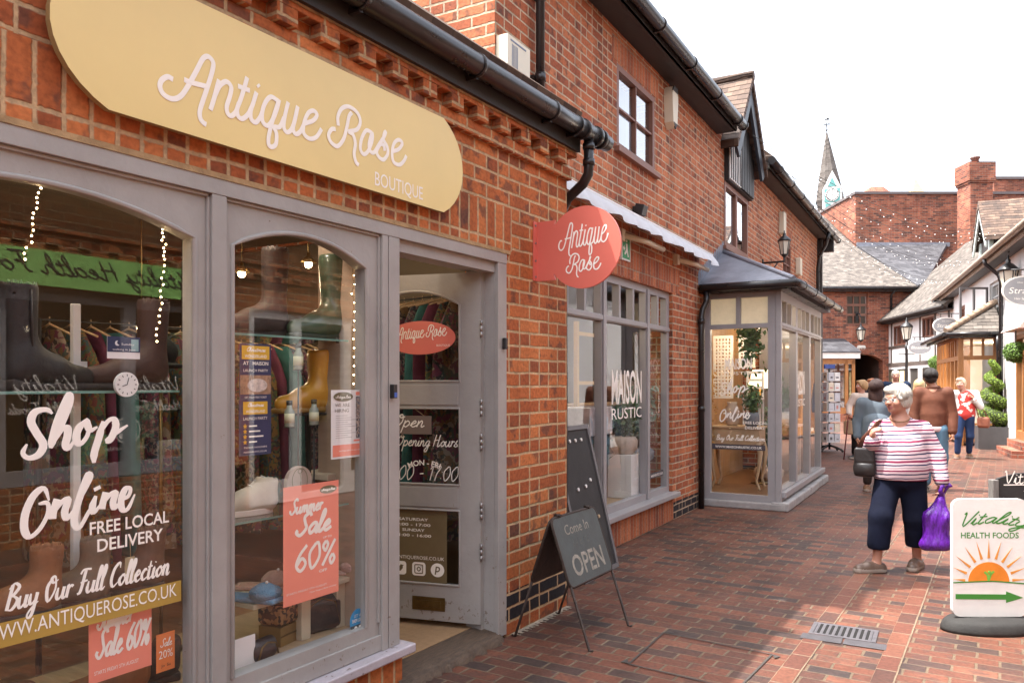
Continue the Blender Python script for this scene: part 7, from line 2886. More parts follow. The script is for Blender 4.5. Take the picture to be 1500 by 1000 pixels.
slipper((-.20, inw(372, 868, -.2).y, zl), rad(-75), M_fur('fur_blue', (.11, .24, .36)), 'fluffy blue slipper at the left end of the display bench')
slipper((-.33, inw(392, 855, -.3).y, zl), rad(-55), M_fur('fur_pink', (.50, .31, .25)), 'fluffy dusty pink slipper behind the blue slipper')
slipper((-.22, inw(506, 830, -.2).y, zl), rad(-60), M_fur('fur_palepink', (.58, .38, .34)), 'fluffy pale pink slipper right of the sale poster')
# bags and boxes on the window floor
M_leo = pattern_mat('leopard', [(.30, .17, .07), (.03, .02, .015), (.36, .22, .10), (.04, .025, .02)], 55, dist=.05)
t = thing('cosmetic_case', 'leopard print case stacked on a gold case in the smaller window', 'case', (-.27, inw(412, 950, -.27).y, .34), rad(10))
sdf_obj('case_body', [('b', (0, 0, .135), (.07, .085, .045), .02, .01, 0)], .006, M_leo, t)
s = MB()
s.box((-.06, -.08, .0), (.06, .08, .085), 0)
s.box((.0605, -.08, .04), (.062, .08, .048), 1)
s.build('lower_case', [mat('gold_case', (.30, .20, .07), .35, metal=.5), M_brass], t, bevel=.008)
M_bagb = leather('bag_black', (.028, .022, .022), .4)
def handbag(pos, rot, sx, sy, sz, label, mm=None):
    t = thing('handbag', label, 'bag', pos, rot)
    sdf_obj('bag_body', [('b', (0, 0, sz * .5), (sx, sy, sz * .5), .03, .01, 0), ('c', (0, -sy * .6, sz), (0, sy * .6, sz), .02, .02, .03, 0)], .006, mm or M_bagb, t)
    s = MB()
    s.tube([(sx * .9, -sy * .85, sz * .2), (sx * .95, -sy * .6, sz * .9), (sx * .7, 0, sz * 1.05), (sx * .95, sy * .6, sz * .9), (sx * .9, sy * .85, sz * .2)], .004, 6)
    s.build('gold_zip', M_brass, t)
handbag((-.24, inw(465, 920, -.24).y, .34), rad(-12), .05, .11, .15, 'black handbag with a gold zip leaning in the smaller window')
handbag((-.15, inw(385, 965, -.15).y, .34), rad(8), .035, .07, .07, 'little black purse in front of the leopard case')
p0 = inw(350, 935, -.13)
t = thing('blank_card', 'blank white card standing in the lower left of the smaller window', 'card', (-.13, p0.y + .025, .34), 0)
s = MB()
s.box((-.002, -.055, 0), (.002, .055, p0.z - .34))
s.build('sheet', M_paper, t)
# fairy lights
def fairy(pts, label, k=26, r=.0032):
    t = thing('fairy_lights', label, 'fairy lights', tuple(pts[0]))
    s = MB()
    P0 = [Vector(p) - Vector(pts[0]) for p in pts]
    C_ = []
    for i in range(len(P0) - 1):
        for j in range(k):
            C_.append(P0[i].lerp(P0[i + 1], j / k) + Vector((.004 * rng.normal(), .003 * rng.normal(), 0)))
    C_.append(P0[-1])
    s.tube(C_, .0012, 4, 0)
    for c in C_[::2]:
        s.ball(c + Vector((.004, 0, 0)), r, 1, 6)
    s.build('wire', [M_brass, M_bulb], t)
fairy([inw(236, 308, -.12), inw(240, 380, -.12), inw(229, 500, -.12)], 'fairy lights hanging from the arch of the large window')
fairy([inw(287, 555, -.11), inw(287, 780, -.11), inw(289, 995, -.11)], 'fairy lights running down the right edge of the large window', k=30)
fairy([inw(60, 268, -.11), inw(50, 320, -.12), inw(36, 380, -.13)], 'fairy lights drooping under the crown of the large window', k=14)
fairy([inw(517, 377, -.11), inw(517, 470, -.11), inw(517, 562, -.11)], 'fairy lights beside the beige panel of the smaller window', k=14)

# rails of patterned clothes further in
CL = [pattern_mat('floral_a', [(.02, .018, .02), (.10, .02, .045), (.12, .07, .03), (.03, .05, .04), (.2, .16, .12)], 16),
      pattern_mat('floral_b', [(.02, .02, .025), (.05, .08, .035), (.16, .10, .03), (.12, .03, .025), (.03, .07, .08)], 18),
      mat('plum_cloth', (.10, .02, .05), .9, var=.3, vs=8), mat('teal_cloth', (.03, .12, .12), .9, var=.3, vs=8), pattern_mat('floral_c', [(.02, .03, .05), (.16, .13, .12), (.12, .025, .055), (.02, .02, .03)], 22)]
def rail(x, y0, y1, z, label, n, drop=.95, turn=0.0):
    t = thing('clothes_rail', label, 'clothes rail', (x, (y0 + y1) / 2, .055), turn)
    h = (y1 - y0) / 2
    s = MB()
    s.tube([(0, -h, 0), (0, -h, z), (0, h, z), (0, h, 0)], .014, 8)
    s.build('rail_frame', M_blackm, t)
    for i in range(n):
        y = y0 + (i + .5) * (y1 - y0) / n
        dy = y - (y0 + y1) / 2
        g_ = thing('garment', 'patterned %s garment hanging on the %s' % (['floral', 'dark floral', 'plum', 'teal', 'rose'][i % 5], label), 'garment', (x - dy * math.sin(turn), (y0 + y1) / 2 + dy * math.cos(turn), .055 + z - .02), turn + rad(6 * math.sin(i * 2.1)), 'clothes on the rails')
        s = MB()
        vs, fs = [], []
        nu, nv = 9, 10
        for a in range(nv + 1):
            f_ = a / nv
            wdt = .10 + .13 * min(1, f_ * 6) + .04 * f_
            for c in range(nu):
                th_ = 2 * math.pi * c / nu
                rr = 1 + .18 * math.sin(3 * th_ + i) * f_
                vs.append((wdt * math.cos(th_) * rr, (.02 + .03 * f_) * math.sin(th_) * rr, -.03 - f_ * drop))
        for a in range(nv):
            for c in range(nu):
                fs.append((a * nu + c, a * nu + (c + 1) % nu, (a + 1) * nu + (c + 1) % nu, (a + 1) * nu + c))
        s.add(vs, fs, 0, True)
        s.build('cloth', CL[i % 5], g_)
        s = MB()
        s.tube([(-.2, 0, -.06), (0, 0, -.0), (.2, 0, -.06)], .006, 5)
        s.tube([(0, 0, 0), (0, 0, .035)], .003, 5)
        s.build('hanger', M_wood, g_)
rail(-1.35, 1.95, 2.75, 1.75, 'rail behind the smaller window', 8, 1.1)
rail(-2.2, .2, 1.7, 1.6, 'rail behind the large window', 9)
rail(-.80, 3.70, 4.58, 2.02, 'rail behind the open door', 9, 1.5, rad(78))
rail(-1.75, 3.3, 4.2, 1.75, 'rail at the back of the doorway', 7, 1.2)
p = inw(246, 515, -.55)
t = thing('hat_stand', 'black domed hat on a thin stand in the large window', 'hat', (-.6, p.y, .34))
s = MB()
s.tube([(0, 0, 0), (0, 0, p.z - .36)], .008, 8)
s.lathe([(.09, 0), (.09, .01), (.01, .02)], n=16)
s.build('stand', M_brass, t)
sdf_obj('hat_dome', [('e', (0, 0, p.z - .34), (.07, .07, .065), .01, 0), ('e', (0, 0, p.z - .40), (.12, .12, .012), .02, 0)], .007, leather('felt_black', (.02, .018, .018), .9), t)
# pendant lamps (lit) and their light
_l1, _l2 = inw(207, 481, -1.6), inw(354, 401, -1.5)
for (x, y, z, e, lab) in ((-1.6, _l1.y, _l1.z, 1.5, 'small lit pendant lamp deep in the shop behind the large window'), (-1.5, _l2.y, _l2.z, 1.5, 'small lit pendant lamp deep in the shop behind the smaller window'), (-1.2, 3.5, 2.25, .8, 'small lit pendant lamp inside the shop doorway')):
    t = thing('pendant_lamp', lab, 'lamp', (x, y, z))
    s = MB()
    s.ball((0, 0, 0), .024, 0, 12)
    s.build('bulb', M_warm, t)
    s = MB()
    s.tube([(0, 0, .05), (0, 0, 2.62 - z)], .004, 5)
    s.lathe([(.05, .01), (.03, .04), (.012, .05), (.012, .07)], n=14)
    s.build('shade', M_brass, t)
    l = bpy.data.lights.new('pendant_light', 'POINT')
    l.energy = e
    l.color = (1, .78, .5)
    l.shadow_soft_size = .05
    lo = bpy.data.objects.new('pendant_light', l)
    COL.objects.link(lo)
    lo.parent = t
    lo.location = (0, 0, -.07)
for (x, y, lab) in ((-.42, 1.0, 'small ceiling spotlight over the large window display nearer the street corner'), (-.42, 1.55, 'small ceiling spotlight over the large window display nearer the mullion'), (-.42, 2.35, 'small ceiling spotlight over the smaller window display'), (-.55, 3.55, 'small ceiling spotlight just inside the doorway')):
    t = thing('ceiling_spotlight', lab, 'lamp', (x, y, 2.56))
    s = MB()
    s.lathe([(.035, -.05), (.04, .0), (.02, .03), (.012, .06)], n=12)
    s.build('housing', M_wpaint, t)
    s = MB()
    s.lathe([(.030, -.052), (.030, -.0505)], n=12)
    s.build('bulb', M_warm, t)
    l = bpy.data.lights.new('spot_light', 'POINT')
    l.energy = 2.5 if y < 3 else .8
    l.color = (1, .86, .68)
    l.shadow_soft_size = .03
    lo = bpy.data.objects.new('spot_light', l)
    COL.objects.link(lo)
    lo.parent = t
    lo.location = (0, 0, -.09)
# hanging Open sign on the door
oc = DFR(-.47, 1.255, .010)
t = thing('open_sign', 'small taupe wooden Open sign hanging on strings inside the door glass', 'sign', tuple(oc), math.atan2(-DD.y, -DD.x))
OS = frame((0, 0, 0), (1, 0, 0), (0, 0, 1), (0, -1, 0))
s = MB()
s.prism([(-.16, -.055), (.16, -.055), (.16, .055), (-.16, .055)], OS, 0, .008, 0)
put_script(s, 'Open', frame(OS(0, 0, .0085), (1, 0, 0), (0, 0, 1), (0, -1, 0)), .01, -.012, .20, .036, 1, wid=.007, align='c')
s.build('board', [mat('taupe_board', (.16, .12, .10), .6), M_white], t)
s = MB()
s.tube([(-.12, -.004, .05), (0, -.004, .13), (.12, -.004, .05)], .002, 4)
s.build('string', M_wood, t)
# ---------------------------------------------------------------- goods in the brick house shop
def mthing(name, label, cat, n, t, z=.341, r=0.0, group=None):
    return thing(name, label, cat, tuple(mw(n, t, z)), MR + r, group)
M_green1 = mat('plant_leaf', (.07, .15, .045), .5, var=.5, vs=30)
M_green2 = mat('blue_green_leaf', (.15, .24, .18), .5, var=.4, vs=30)
M_pot = mat('chalky_pot', (.50, .40, .32), .8, var=.15, vs=12, bump=.2)
M_potg = mat('grey_pot', (.16, .18, .20), .6, var=.2, vs=12, bump=.3)
def plant(n, t, z, h, w, lab, leaf, pot, k=420, ls=.07):
    o = mthing('potted_plant', lab, 'plant', n, t, z)
    s = MB()
    s.lathe([(w * .28, 0), (w * .40, .06), (w * .42, .14), (w * .34, .18), (w * .30, .18), (w * .28, .15)], n=18)
    s.build('pot', pot, o)
    s = MB()
    P, N = [], []
    for i in range(14):
        a, e = rng.uniform(0, 6.28), rng.uniform(.2, 1)
        tip = Vector((math.cos(a) * w * .5 * e, math.sin(a) * w * .5 * e, .2 + h * rng.uniform(.45, 1)))
        s.tube([(0, 0, .15), tip * .6 + Vector((0, 0, .06)), tip], .004, 4, 1)
        for j in range(k // 14):
            f_ = rng.uniform(.3, 1.05)
            p = Vector((0, 0, .15)).lerp(tip, f_) + Vector(rng.normal(0, .035, 3))
            P.append(tuple(p))
            N.append((math.cos(a) * .5 + rng.normal() * .4, math.sin(a) * .5 + rng.normal() * .4, .6))
    s.leaf_cards(P, N, ls, 0)
    s.build('foliage', [leaf, M_green1], o)
    return o
t = mthing('plinth', 'white square plinth on the brick house window floor', 'plinth', -.25, mpx(914, 600, -.25)[0])
s = MB()
s.box((-.13, -.13, 0), (.13, .13, .44))
s.build('plinth_body', M_wpaint, t, bevel=.006)
plant(-.25, mpx(914, 600, -.25)[0], .782, .42, .34, 'small plant in a cream pot on the white plinth', M_green1, M_pot, 200, .09)
plant(-.42, mpx(924, 600, -.42)[0], .62, .72, .62, 'big bushy blue-green plant in the middle of the brick house window', M_green2, M_potg, 900, .075)
t = mthing('stool', 'low dark stool under the big bushy plant', 'stool', -.42, mpx(924, 600, -.42)[0])
s = MB()
s.box((-.14, -.14, .25), (.14, .14, .278))
for a, c in ((-1, -1), (1, -1), (1, 1), (-1, 1)):
    s.tube([(a * .1, c * .1, .25), (a * .12, c * .12, 0)], .012, 6)
s.build('stool_body', M_soffit, t)
t = mthing('vase', 'ribbed grey vase on the brick house window floor', 'vase', -.2, mpx(930, 600, -.2)[0])
s = MB()
s.lathe([(.06, 0), (.11, .08), (.12, .16), (.07, .25), (.05, .28), (.07, .33), (.065, .33)], n=22)
s.build('vase_body', M_potg, t)
t = mthing('vase', 'broad pale clay vase on a shelf behind the window lettering', 'vase', -.62, mpx(915, 600, -.62)[0], 1.30)
s = MB()
s.lathe([(.09, 0), (.15, .06), (.16, .16), (.10, .23), (.06, .25), (.07, .31)], n=22)
s.build('vase_body', M_pot, t)
t = mthing('wall_shelf', 'long wooden shelf across the brick house window display', 'shelf', -.62, -1.9, 1.27)
s = MB()
s.box((-.16, -1.4, 0), (.16, 1.3, .028))
s.build('plank', M_wood, t)
s = MB()
for y in (-1.3, .0, 1.2):
    s.box((-.14, y, -.93), (-.1, y + .04, 0))
s.build('upright', M_wood, t)
t = mthing('metal_box', 'silver metal tub hanging in the left light of the brick house window', 'tub', -.22, mpx(864, 600, -.22)[0], 1.03)
s = MB()
s.box((-.12, -.26, 0), (.12, .26, .26))
s.build('tub_body', mat('galvanised', (.50, .50, .52), .4, metal=.5, var=.3, vs=9), t, bevel=.01)
t = mthing('ladder', 'golden wooden ladder rack in the left light of the brick house window', 'ladder', -.40, mpx(862, 600, -.4)[0], .341)
s = MB()
for y in (-.30, .28):
    s.box((-.02, y, 0), (.02, y + .04, 1.75))
for z in (.75, 1.15, 1.62):
    s.box((-.015, -.26, z), (.015, .28, z + .035))
s.build('ladder_frame', mat('golden_wood', (.50, .29, .07), .5, var=.12, vs=6), t)
plant(-.25, mpx(868, 600, -.25)[0], .341, .45, .30, 'small plant in a pink pot under the silver tub', M_green2, M_pot, 220)
plant(-.3, mpx(963, 600, -.3)[0], .341, .30, .22, 'little plant in a white pot in the right light of the window', M_green1, M_wpaint, 160, .06)
t = mthing('wreath', 'green leaf wreath hanging in the right light of the window', 'wreath', -.3, mpx(961, 600, -.3)[0], 1.45)
s = MB()
s.tube([(0, .22 * math.cos(a), .26 * math.sin(a)) for a in [i * math.pi / 14 for i in range(28)]], .02, 6, 1, closed=True)
P = [(.03 * rng.normal(), .22 * math.cos(a) + .03 * rng.normal(), .26 * math.sin(a) + .03 * rng.normal()) for a in rng.uniform(0, 6.28, 420)]
s.leaf_cards(P, [(.6, p[1], p[2]) for p in P], .06)
s.build('leaves', [M_green2, M_core], t)
def mfairy(n, t, z0, z1, lab):
    p0, p1 = mw(n, t, z1), mw(n, t, z0)
    fairy([tuple(p0), tuple(p0.lerp(p1, .5)), tuple(p1)], lab, k=36, r=.005)
mfairy(-.14, mpx(939.5, 600, -.14)[0], .40, 2.05, 'fairy lights down the right edge of the middle window light')
mfairy(-.14, mpx(971, 600, -.14)[0], .40, 2.05, 'fairy lights down the right edge of the narrow window light')
# in the bay
t = mthing('console_table', 'pale wooden console table with curved legs in the bay window', 'table', .20, 1.62, .141)
s = MB()
s.box((-.30, -.20, .78), (.36, .22, .81))
s.build('table_top', M_wood, t, bevel=.006)
s = MB()
s.prism([(-.28, .58), (-.2, .50), (0, .56), (.06, .53), (.26, .50), (.34, .58), (.34, .78), (-.28, .78)], frame((0, -.18, 0), (1, 0, 0), (0, 0, 1), (0, -1, 0)), -.36, 0)
s.build('apron', M_wood, t)
for x in (-.25, .31):
    for y in (-.16, .17):
        s = MB()
        sx = 1 if x > 0 else -1
        s.tube([(x, y, .60), (x + sx * .035, y, .48), (x + sx * .02, y, .30), (x - sx * .015, y, .12), (x + sx * .02, y, .02), (x + sx * .03, y, .0)], [.035, .034, .024, .017, .018, .022], 8)
        s.build('leg', M_wood, t)
def carved(n, t_, z0, w, h, lab):
    t = mthing('carved_panel', lab, 'panel', n, t_, z0)
    s = MB()
    hol = []
    for i in range(int(w / .05)):
        for j in range(int(h / .05)):
            u, v = .025 + i * (w - .05) / max(1, int(w / .05)) + .02, .04 + j * (h - .06) / max(1, int(h / .05)) + .01
            r = .010 + .007 * rng.random()
            hol.append(ellipse(u, v, r, r * 1.2, 6))
    s.plate([(0, 0), (w, 0), (w, h), (0, h)], hol, frame((0, 0, 0), (1, 0, 0), (0, 0, 1), (0, -1, 0)), -.02, 0)
    s.build('panel_board', M_wpaint, t)
carved(-.19, 1.95, 1.30, .27, .86, 'tall white carved panel at the left of the bay window')
carved(.12, 2.1, 1.72, .22, .48, 'small white carved panel at the top of the bay window')
t = mthing('chair', 'white wooden chair standing on the console table in the bay', 'chair', .40, 1.72, .953)
s = MB()
for x in (-.1, .1):
    s.box((x - .012, .1, 0), (x + .012, .125, .72))
    s.box((x - .012, -.10, 0), (x + .012, -.076, .34))
s.box((-.115, -.11, .34), (.115, .13, .365))
for z in (.48, .58, .68):
    s.box((-.1, .105, z), (.1, .12, z + .035))
s.build('chair_frame', M_wpaint, t)
t = mthing('vase', 'tall white stone vase on the console table in the bay', 'vase', .16, 1.58, .953)
s = MB()
s.lathe([(.06, 0), (.09, .05), (.09, .22), (.06, .28), (.07, .31)], n=18)
s.build('vase_body', M_pot, t)
plant(.44, 1.44, .953, .34, .24, 'little fern on the console table in the bay', M_green1, M_potg, 220, .07)
t = mthing('hanging_vine', 'trailing green vine hanging in the top corner of the bay', 'plant', .60, 1.1, 2.2)
s = MB()
P = [(-.10 + .07 * rng.normal(), .05 * rng.normal(), -abs(.25 * rng.normal())) for _ in range(260)]
s.leaf_cards(P, [(0, -1, .3)] * 260, .08)
s.tube([(0, 0, .38), (0, 0, 0), (-.1, 0, -.4)], .006, 5, 1)
s.build('leaves', [M_green1, M_core], t)
t = mthing('dried_branches', 'bundle of golden dried branches beside the carved panel', 'branches', -.12, 1.40, .141)
s = MB()
for i in range(34):
    a = rng.uniform(0, 6.28)
    s.tube([(0, 0, 0), (.05 * math.cos(a), .05 * math.sin(a), .6), (.11 * math.cos(a) * rng.random(), .13 * math.sin(a), 1.1 + .5 * rng.random())], .004, 4)
P = [(.09 * rng.normal() * .7, .08 * rng.normal(), rng.uniform(.5, 1.55)) for _ in range(420)]
s.leaf_cards(P, [(0, -1, .2)] * 420, .035)
s.build('stems', mat('dried_gold', (.42, .24, .06), .8, var=.3, vs=20), t)
plant(.42, 2.6, .141, .9, .5, 'tall leafy plant behind the long side of the bay', M_green2, M_pot, 500, .08)
plant(.45, 3.5, .9, .5, .4, 'small leafy plant near the far end of the bay', M_green1, M_wpaint, 300, .08)
t = mthing('side_table', 'white side table near the far end of the bay', 'table', .45, 3.45, .141)
s = MB()
s.box((-.25, -.3, .72), (.25, .3, .755))
for a, c in ((-1, -1), (1, -1), (1, 1), (-1, 1)):
    s.box((a * .2 - .02, c * .25 - .02, 0), (a * .2 + .02, c * .25 + .02, .72))
s.build('table_body', M_wpaint, t)
t = mthing('standard_lamp', 'white shaded lamp glowing behind the long side of the bay', 'lamp', .40, 2.15, .141)
s = MB()
s.tube([(0, 0, 0), (0, 0, 1.35)], .012, 8)
s.lathe([(.12, 0), (.12, .02), (.015, .03)], n=16)
s.build('stand', M_brass, t)
s = MB()
s.lathe([(.17, 1.30), (.10, 1.55), (.095, 1.55), (.165, 1.30)], n=20)
s.build('lamp_shade', mat('lit_shade', (.75, .65, .5), .8, emit=(1, .72, .4), es=.8), t)
for n, tt, z, e in ((.35, 1.5, 2.4, 7), (-.9, -1.7, 2.5, 4), (-.9, -3.0, 2.5, 3), (.35, 3.4, 2.35, 3)):
    t = mthing('ceiling_lamp', {-.9: 'small warm ceiling lamp over the brick house window display', .35: 'small warm ceiling lamp in the bay window'}[n] + (' nearer its front' if tt in (1.5, -3.0) else ' further along'), 'lamp', n, tt, z)
    s = MB()
    s.ball((0, 0, 0), .035, 0, 10)
    s.build('bulb', M_warm, t)
    s = MB()
    s.tube([(0, 0, .03), (0, 0, (2.58 if n > 0 else 2.87) - z)], .008, 6)
    s.build('stem', M_brass, t)
    l = bpy.data.lights.new('ceiling_light', 'POINT')
    l.energy = e
    l.color = (1, .84, .62)
    l.shadow_soft_size = .05
    lo = bpy.data.objects.new('ceiling_light', l)
    COL.objects.link(lo)
    lo.parent = t
    lo.location = (0, 0, -.06)
# ---------------------------------------------------------------- people
M_skin = mat('skin', (.43, .205, .14), .5, var=.08, vs=20, bump=.08, bs=120)
M_skin2 = mat('skin_tan', (.40, .20, .13), .5, var=.08, vs=20)
M_solel = mat('shoe_sole', (.30, .25, .21), .8, var=.15)
M_eye = mat('eye_white', (.62, .58, .55), .3, var=.02)
M_iris = mat('iris', (.03, .03, .035), .3)
M_lip = mat('lip', (.36, .13, .11), .5)
def hairm(n, c):
    return mat(n, c, .6, var=.35, vs=3, bump=.5, bs=3.5, streak=(30, 30, 5))
def basis(f, tilt=0.0):
    f = Vector(f).normalized()
    r = f.cross(Vector((0, 0, 1))).normalized()
    u = r.cross(f)
    return np.array([[r[i], f[i], u[i]] for i in range(3)])
def head_prims(c, f, s=1.0, fine=True):
    R = basis(f)
    c = np.array(c, float)
    W = lambda p: tuple(c + R @ (np.array(p) * s))
    q = [('e', W((0, -.008, .022)), (.073 * s, .092 * s, .092 * s), .02, 0, R), ('e', W((0, .034, -.04)), (.058 * s, .058 * s, .072 * s), .03, 0, R),
         ('e', W((0, .066, -.088)), (.026 * s, .022 * s, .02 * s), .025, 0, R), ('c', W((0, .086, .008)), W((0, .108, -.024)), .009 * s, .014 * s, .012, 0)]
    if fine:
        q += [('c', W((-.034, .076, .026)), W((.034, .076, .026)), .012 * s, .012 * s, .012, 0)]
        for x in (-1, 1):
            q += [('e', W((x * .042, .060, -.03)), (.024 * s, .022 * s, .022 * s), .02, 0, R), ('e', W((x * .076, -.004, -.008)), (.010 * s, .020 * s, .032 * s), .008, 0, R),
                  ('-e', W((x * .031, .098, .004)), (.016 * s, .014 * s, .010 * s), .008, None, R), ('e', W((x * .031, .079, .003)), (.013 * s, .011 * s, .010 * s), .002, 1, R),
                  ('e', W((x * .031, .088, .003)), (.0062 * s, .005 * s, .0062 * s), .001, 2, R), ('c', W((x * .018, .104, -.028)), W((x * .012, .1, -.027)), .007 * s, .007 * s, .006, 0)]
        q += [('e', W((0, .088, -.056)), (.024 * s, .010 * s, .0065 * s), .004, 3, R), ('e', W((0, .087, -.065)), (.020 * s, .010 * s, .0065 * s), .003, 3, R)]
    return q
def hand_prims(w, d, n, thumb, curl=.6, s=1.0):
    """five separate fingers: w wrist, d forearm direction, n palm normal, thumb = +1/-1 side"""
    d, n = Vector(d).normalized(), Vector(n).normalized()
    sd = d.cross(n).normalized() * thumb
    w = Vector(w)
    q = [('c', tuple(w), tuple(w + d * .05 * s), .022 * s, .026 * s, .02, 0), ('c', tuple(w + d * .055 * s + sd * .022 * s), tuple(w + d * .075 * s + sd * .02 * s), .017 * s, .013 * s, .015, 0),
         ('c', tuple(w + d * .05 * s - sd * .02 * s), tuple(w + d * .072 * s - sd * .026 * s), .016 * s, .012 * s, .015, 0)]
    for i, (o, L) in enumerate(((.027, .068), (.009, .078), (-.009, .072), (-.026, .056))):
        p = w + (d * .082 + sd * o) * s
        dd, k = d.copy(), curl
        for j in range(3):
            dd = (dd * math.cos(k) + n * math.sin(k)).normalized()
            p2 = p + dd * L * s * (.42, .32, .26)[j]
            q.append(('c', tuple(p), tuple(p2), (.0092 - .0008 * j) * s, (.0085 - .0008 * j) * s, .003, 0))
            p, k = p2, curl * (1.1 + .1 * i)
            d0 = dd
            dd = d0
    p = w + (d * .03 + sd * .028) * s
    p1 = p + (d * .03 + sd * .026 + n * .012) * s
    p2 = p1 + (d * .028 + sd * .004 + n * .018) * s
    q += [('c', tuple(p), tuple(p1), .0125 * s, .0105 * s, .006, 0), ('c', tuple(p1), tuple(p2), .0105 * s, .009 * s, .003, 0)]
    return q
def mirror(j, a, b):
    return j.get(a, j.get(b))
def person(label, px, gpy, J, f, skin, hair, top, bottom, shoe, vox=.009, hs=1.0, extra=None, fine=True, ztop=None):
    """J: joints in metres; x to the right as seen from the camera, y away, z up"""
    Zd = CH * FPX / (gpy - YH)
    x, y = cw((px - 750) / FPX * Zd, Zd)
    o = thing('person', label, 'person', (x, y, 0), math.atan2(-(x - CX), y))
    g = {k: np.array(v, float) for k, v in J.items()}
    T = lambda *k: [tuple(g[i]) for i in k]
    pr = head_prims(g['head'], f, hs, fine)
    neck = g['neck']
    ba = np.array(basis(f))
    pr += [('c', tuple(neck), tuple(g['head'] + ba @ np.array((0, -.012, -.07)) * hs), .058 * hs, .05 * hs, .03, 0),
           ('c', tuple(neck + (0, 0, -.06)), tuple(g['pel']), .09, .10, .04, 0)]
    for s in 'LR':
        pr += [('c', tuple(neck + (0, 0, -.05)), tuple(g['sh' + s]), .05, .045, .03, 0), ('c', *T('sh' + s, 'el' + s), .042, .034, .02, 0), ('c', *T('el' + s, 'wr' + s), .035, .024, .02, 0)]
        d = g['wr' + s] - g['el' + s]
        hd = J.get('hd' + s, d)
        pr += hand_prims(g['wr' + s], hd, J.get('pn' + s, (-1 if s == 'R' else 1, 0, 0)), J.get('th' + s, 1), J.get('cu' + s, .45), hs)
        pr += [('c', tuple(g['pel']), tuple(g['hip' + s]), .09, .08, .04, 0), ('c', *T('hip' + s, 'kn' + s), .075, .05, .03, 0), ('c', *T('kn' + s, 'an' + s), .047, .033, .02, 0),
               ('c', tuple(g['an' + s] + (0, 0, -.03)), tuple(g['to' + s] + (0, 0, .012)), .032, .025, .03, 0)]
    sdf_obj('body', pr, vox * .75, [skin, M_eye, M_iris, M_lip], o)
    # hair
    R = ba
    W = lambda p: tuple(g['head'] + R @ (np.array(p) * hs))
    hm, style = hair
    hp = [('e', W((0, -.02, .034)), (.088 * hs, .104 * hs, .098 * hs), .02, 0, R)]
    if style == 'bob':
        hp += [('e', W((sx * .060, -.025, -.0)), (.032 * hs, .062 * hs, .07 * hs), .02, 0, R) for sx in (-1, 1)] + [('c', W((sx * .03, .055, .085)), W((sx * .078, .045, .01)), .020 * hs, .014 * hs, .012, 0) for sx in (-1, 1)] + [('e', W((0, -.075, -.02)), (.07 * hs, .045 * hs, .07 * hs), .03, 0, R), ('e', W((.02, .06, .085)), (.055 * hs, .035 * hs, .03 * hs), .03, 0, R)]
    if style == 'long':
        hp += [('e', W((0, -.05, -.09)), (.085 * hs, .045 * hs, .14 * hs), .04, 0, R), ('e', W((.055, -.03, -.12)), (.042 * hs, .045 * hs, .13 * hs), .03, 0, R), ('e', W((-.055, -.03, -.10)), (.042 * hs, .045 * hs, .13 * hs), .03, 0, R)]
    if style == 'short':
        hp += [('e', W((0, -.06, -.02)), (.075 * hs, .05 * hs, .06 * hs), .03, 0, R)]
    hp += [('-e', W((0, .105, -.035)), (.066 * hs, .085 * hs, .085 * hs), .012, None, R)]
    if style == 'none':
        hp += [('-b', W((0, .0, -.17)), (.3, .3, .08 * hs), 0, .02, None)]
    sdf_obj('hair', hp, vox * .8, hm, o)
    if vox < .0101:
        st = MB()
        for _ in range(420):
            a = rng.uniform(-math.pi, math.pi)
            front = abs(a) < 1.0                    # a = 0 looks forward
            e1 = (rng.uniform(.95, 1.25) if front else rng.uniform(1.5, 2.05)) + (.55 if style == 'long' and not front else 0)
            a1 = a + rng.normal() * .25 + (.5 if front else 0)
            pts = []
            for k in range(6):
                ff = k / 5
                e, az = .12 + (e1 - .12) * ff, a * .9 + (a1 - a * .9) * ff
                q_ = 1.02 + .035 * rng.random() + (.06 * ff * ff)
                pts.append(W((.090 * math.sin(e) * math.sin(az) * q_, -.018 + .106 * math.sin(e) * math.cos(az) * q_, .034 + .101 * math.cos(e) * q_)))
            st.tube(pts, [.0030, .0034, .0032, .003, .0024, .001], 4)
        st.build('hair_locks', hm, o)
    # upper garment
    tm, tn, hem, ar = top
    tp = []
    for c, r in J['trunk']:
        tp.append(('e', c, r, .07, 0))
    for s in 'LR':
        tp += [('c', tuple(neck + (0, 0, -.05)), tuple(g['sh' + s] + (0, 0, -.01)), .062, ar[0] * .85, .05, 0), ('c', *T('sh' + s, 'el' + s), ar[0], ar[1], .035, 0),
               ('c', tuple(g['el' + s]), tuple(g['el' + s] + (g['wr' + s] - g['el' + s]) * J.get('slv' + s, .95)), ar[1], ar[2], .025, 0)]
        w_ = g['wr' + s]
        d = (w_ - g['el' + s]) / np.linalg.norm(w_ - g['el' + s])
        e_ = g['el' + s] + (w_ - g['el' + s]) * J.get('slv' + s, .95)
        tp.append(('-c', tuple(e_ + d * .02), tuple(e_ + d * .12), ar[2] * .72, ar[2] * .9, .004, None))
    tp += [('-b', (0, 0, hem - .3), (1, 1, .3), 0, .012, None)]
    nk = g['neck'] + (0, 0, .045) + 0.02 * ba[:, 1]
    tp += [('-e', tuple(nk), (.075, .075, .05), .01, None)]
    # the hem box must not cut hanging sleeves: rebuild the forearms after it
    for s in 'LR':
        e_ = g['el' + s] + (g['wr' + s] - g['el' + s]) * J.get('slv' + s, .95)
        tp.append(('c', tuple(g['el' + s]), tuple(e_), ar[1], ar[2], .01, 0))
    sdf_obj(tn, tp, vox, tm, o)
    # lower garment
    bm_, bn, bh, br = bottom
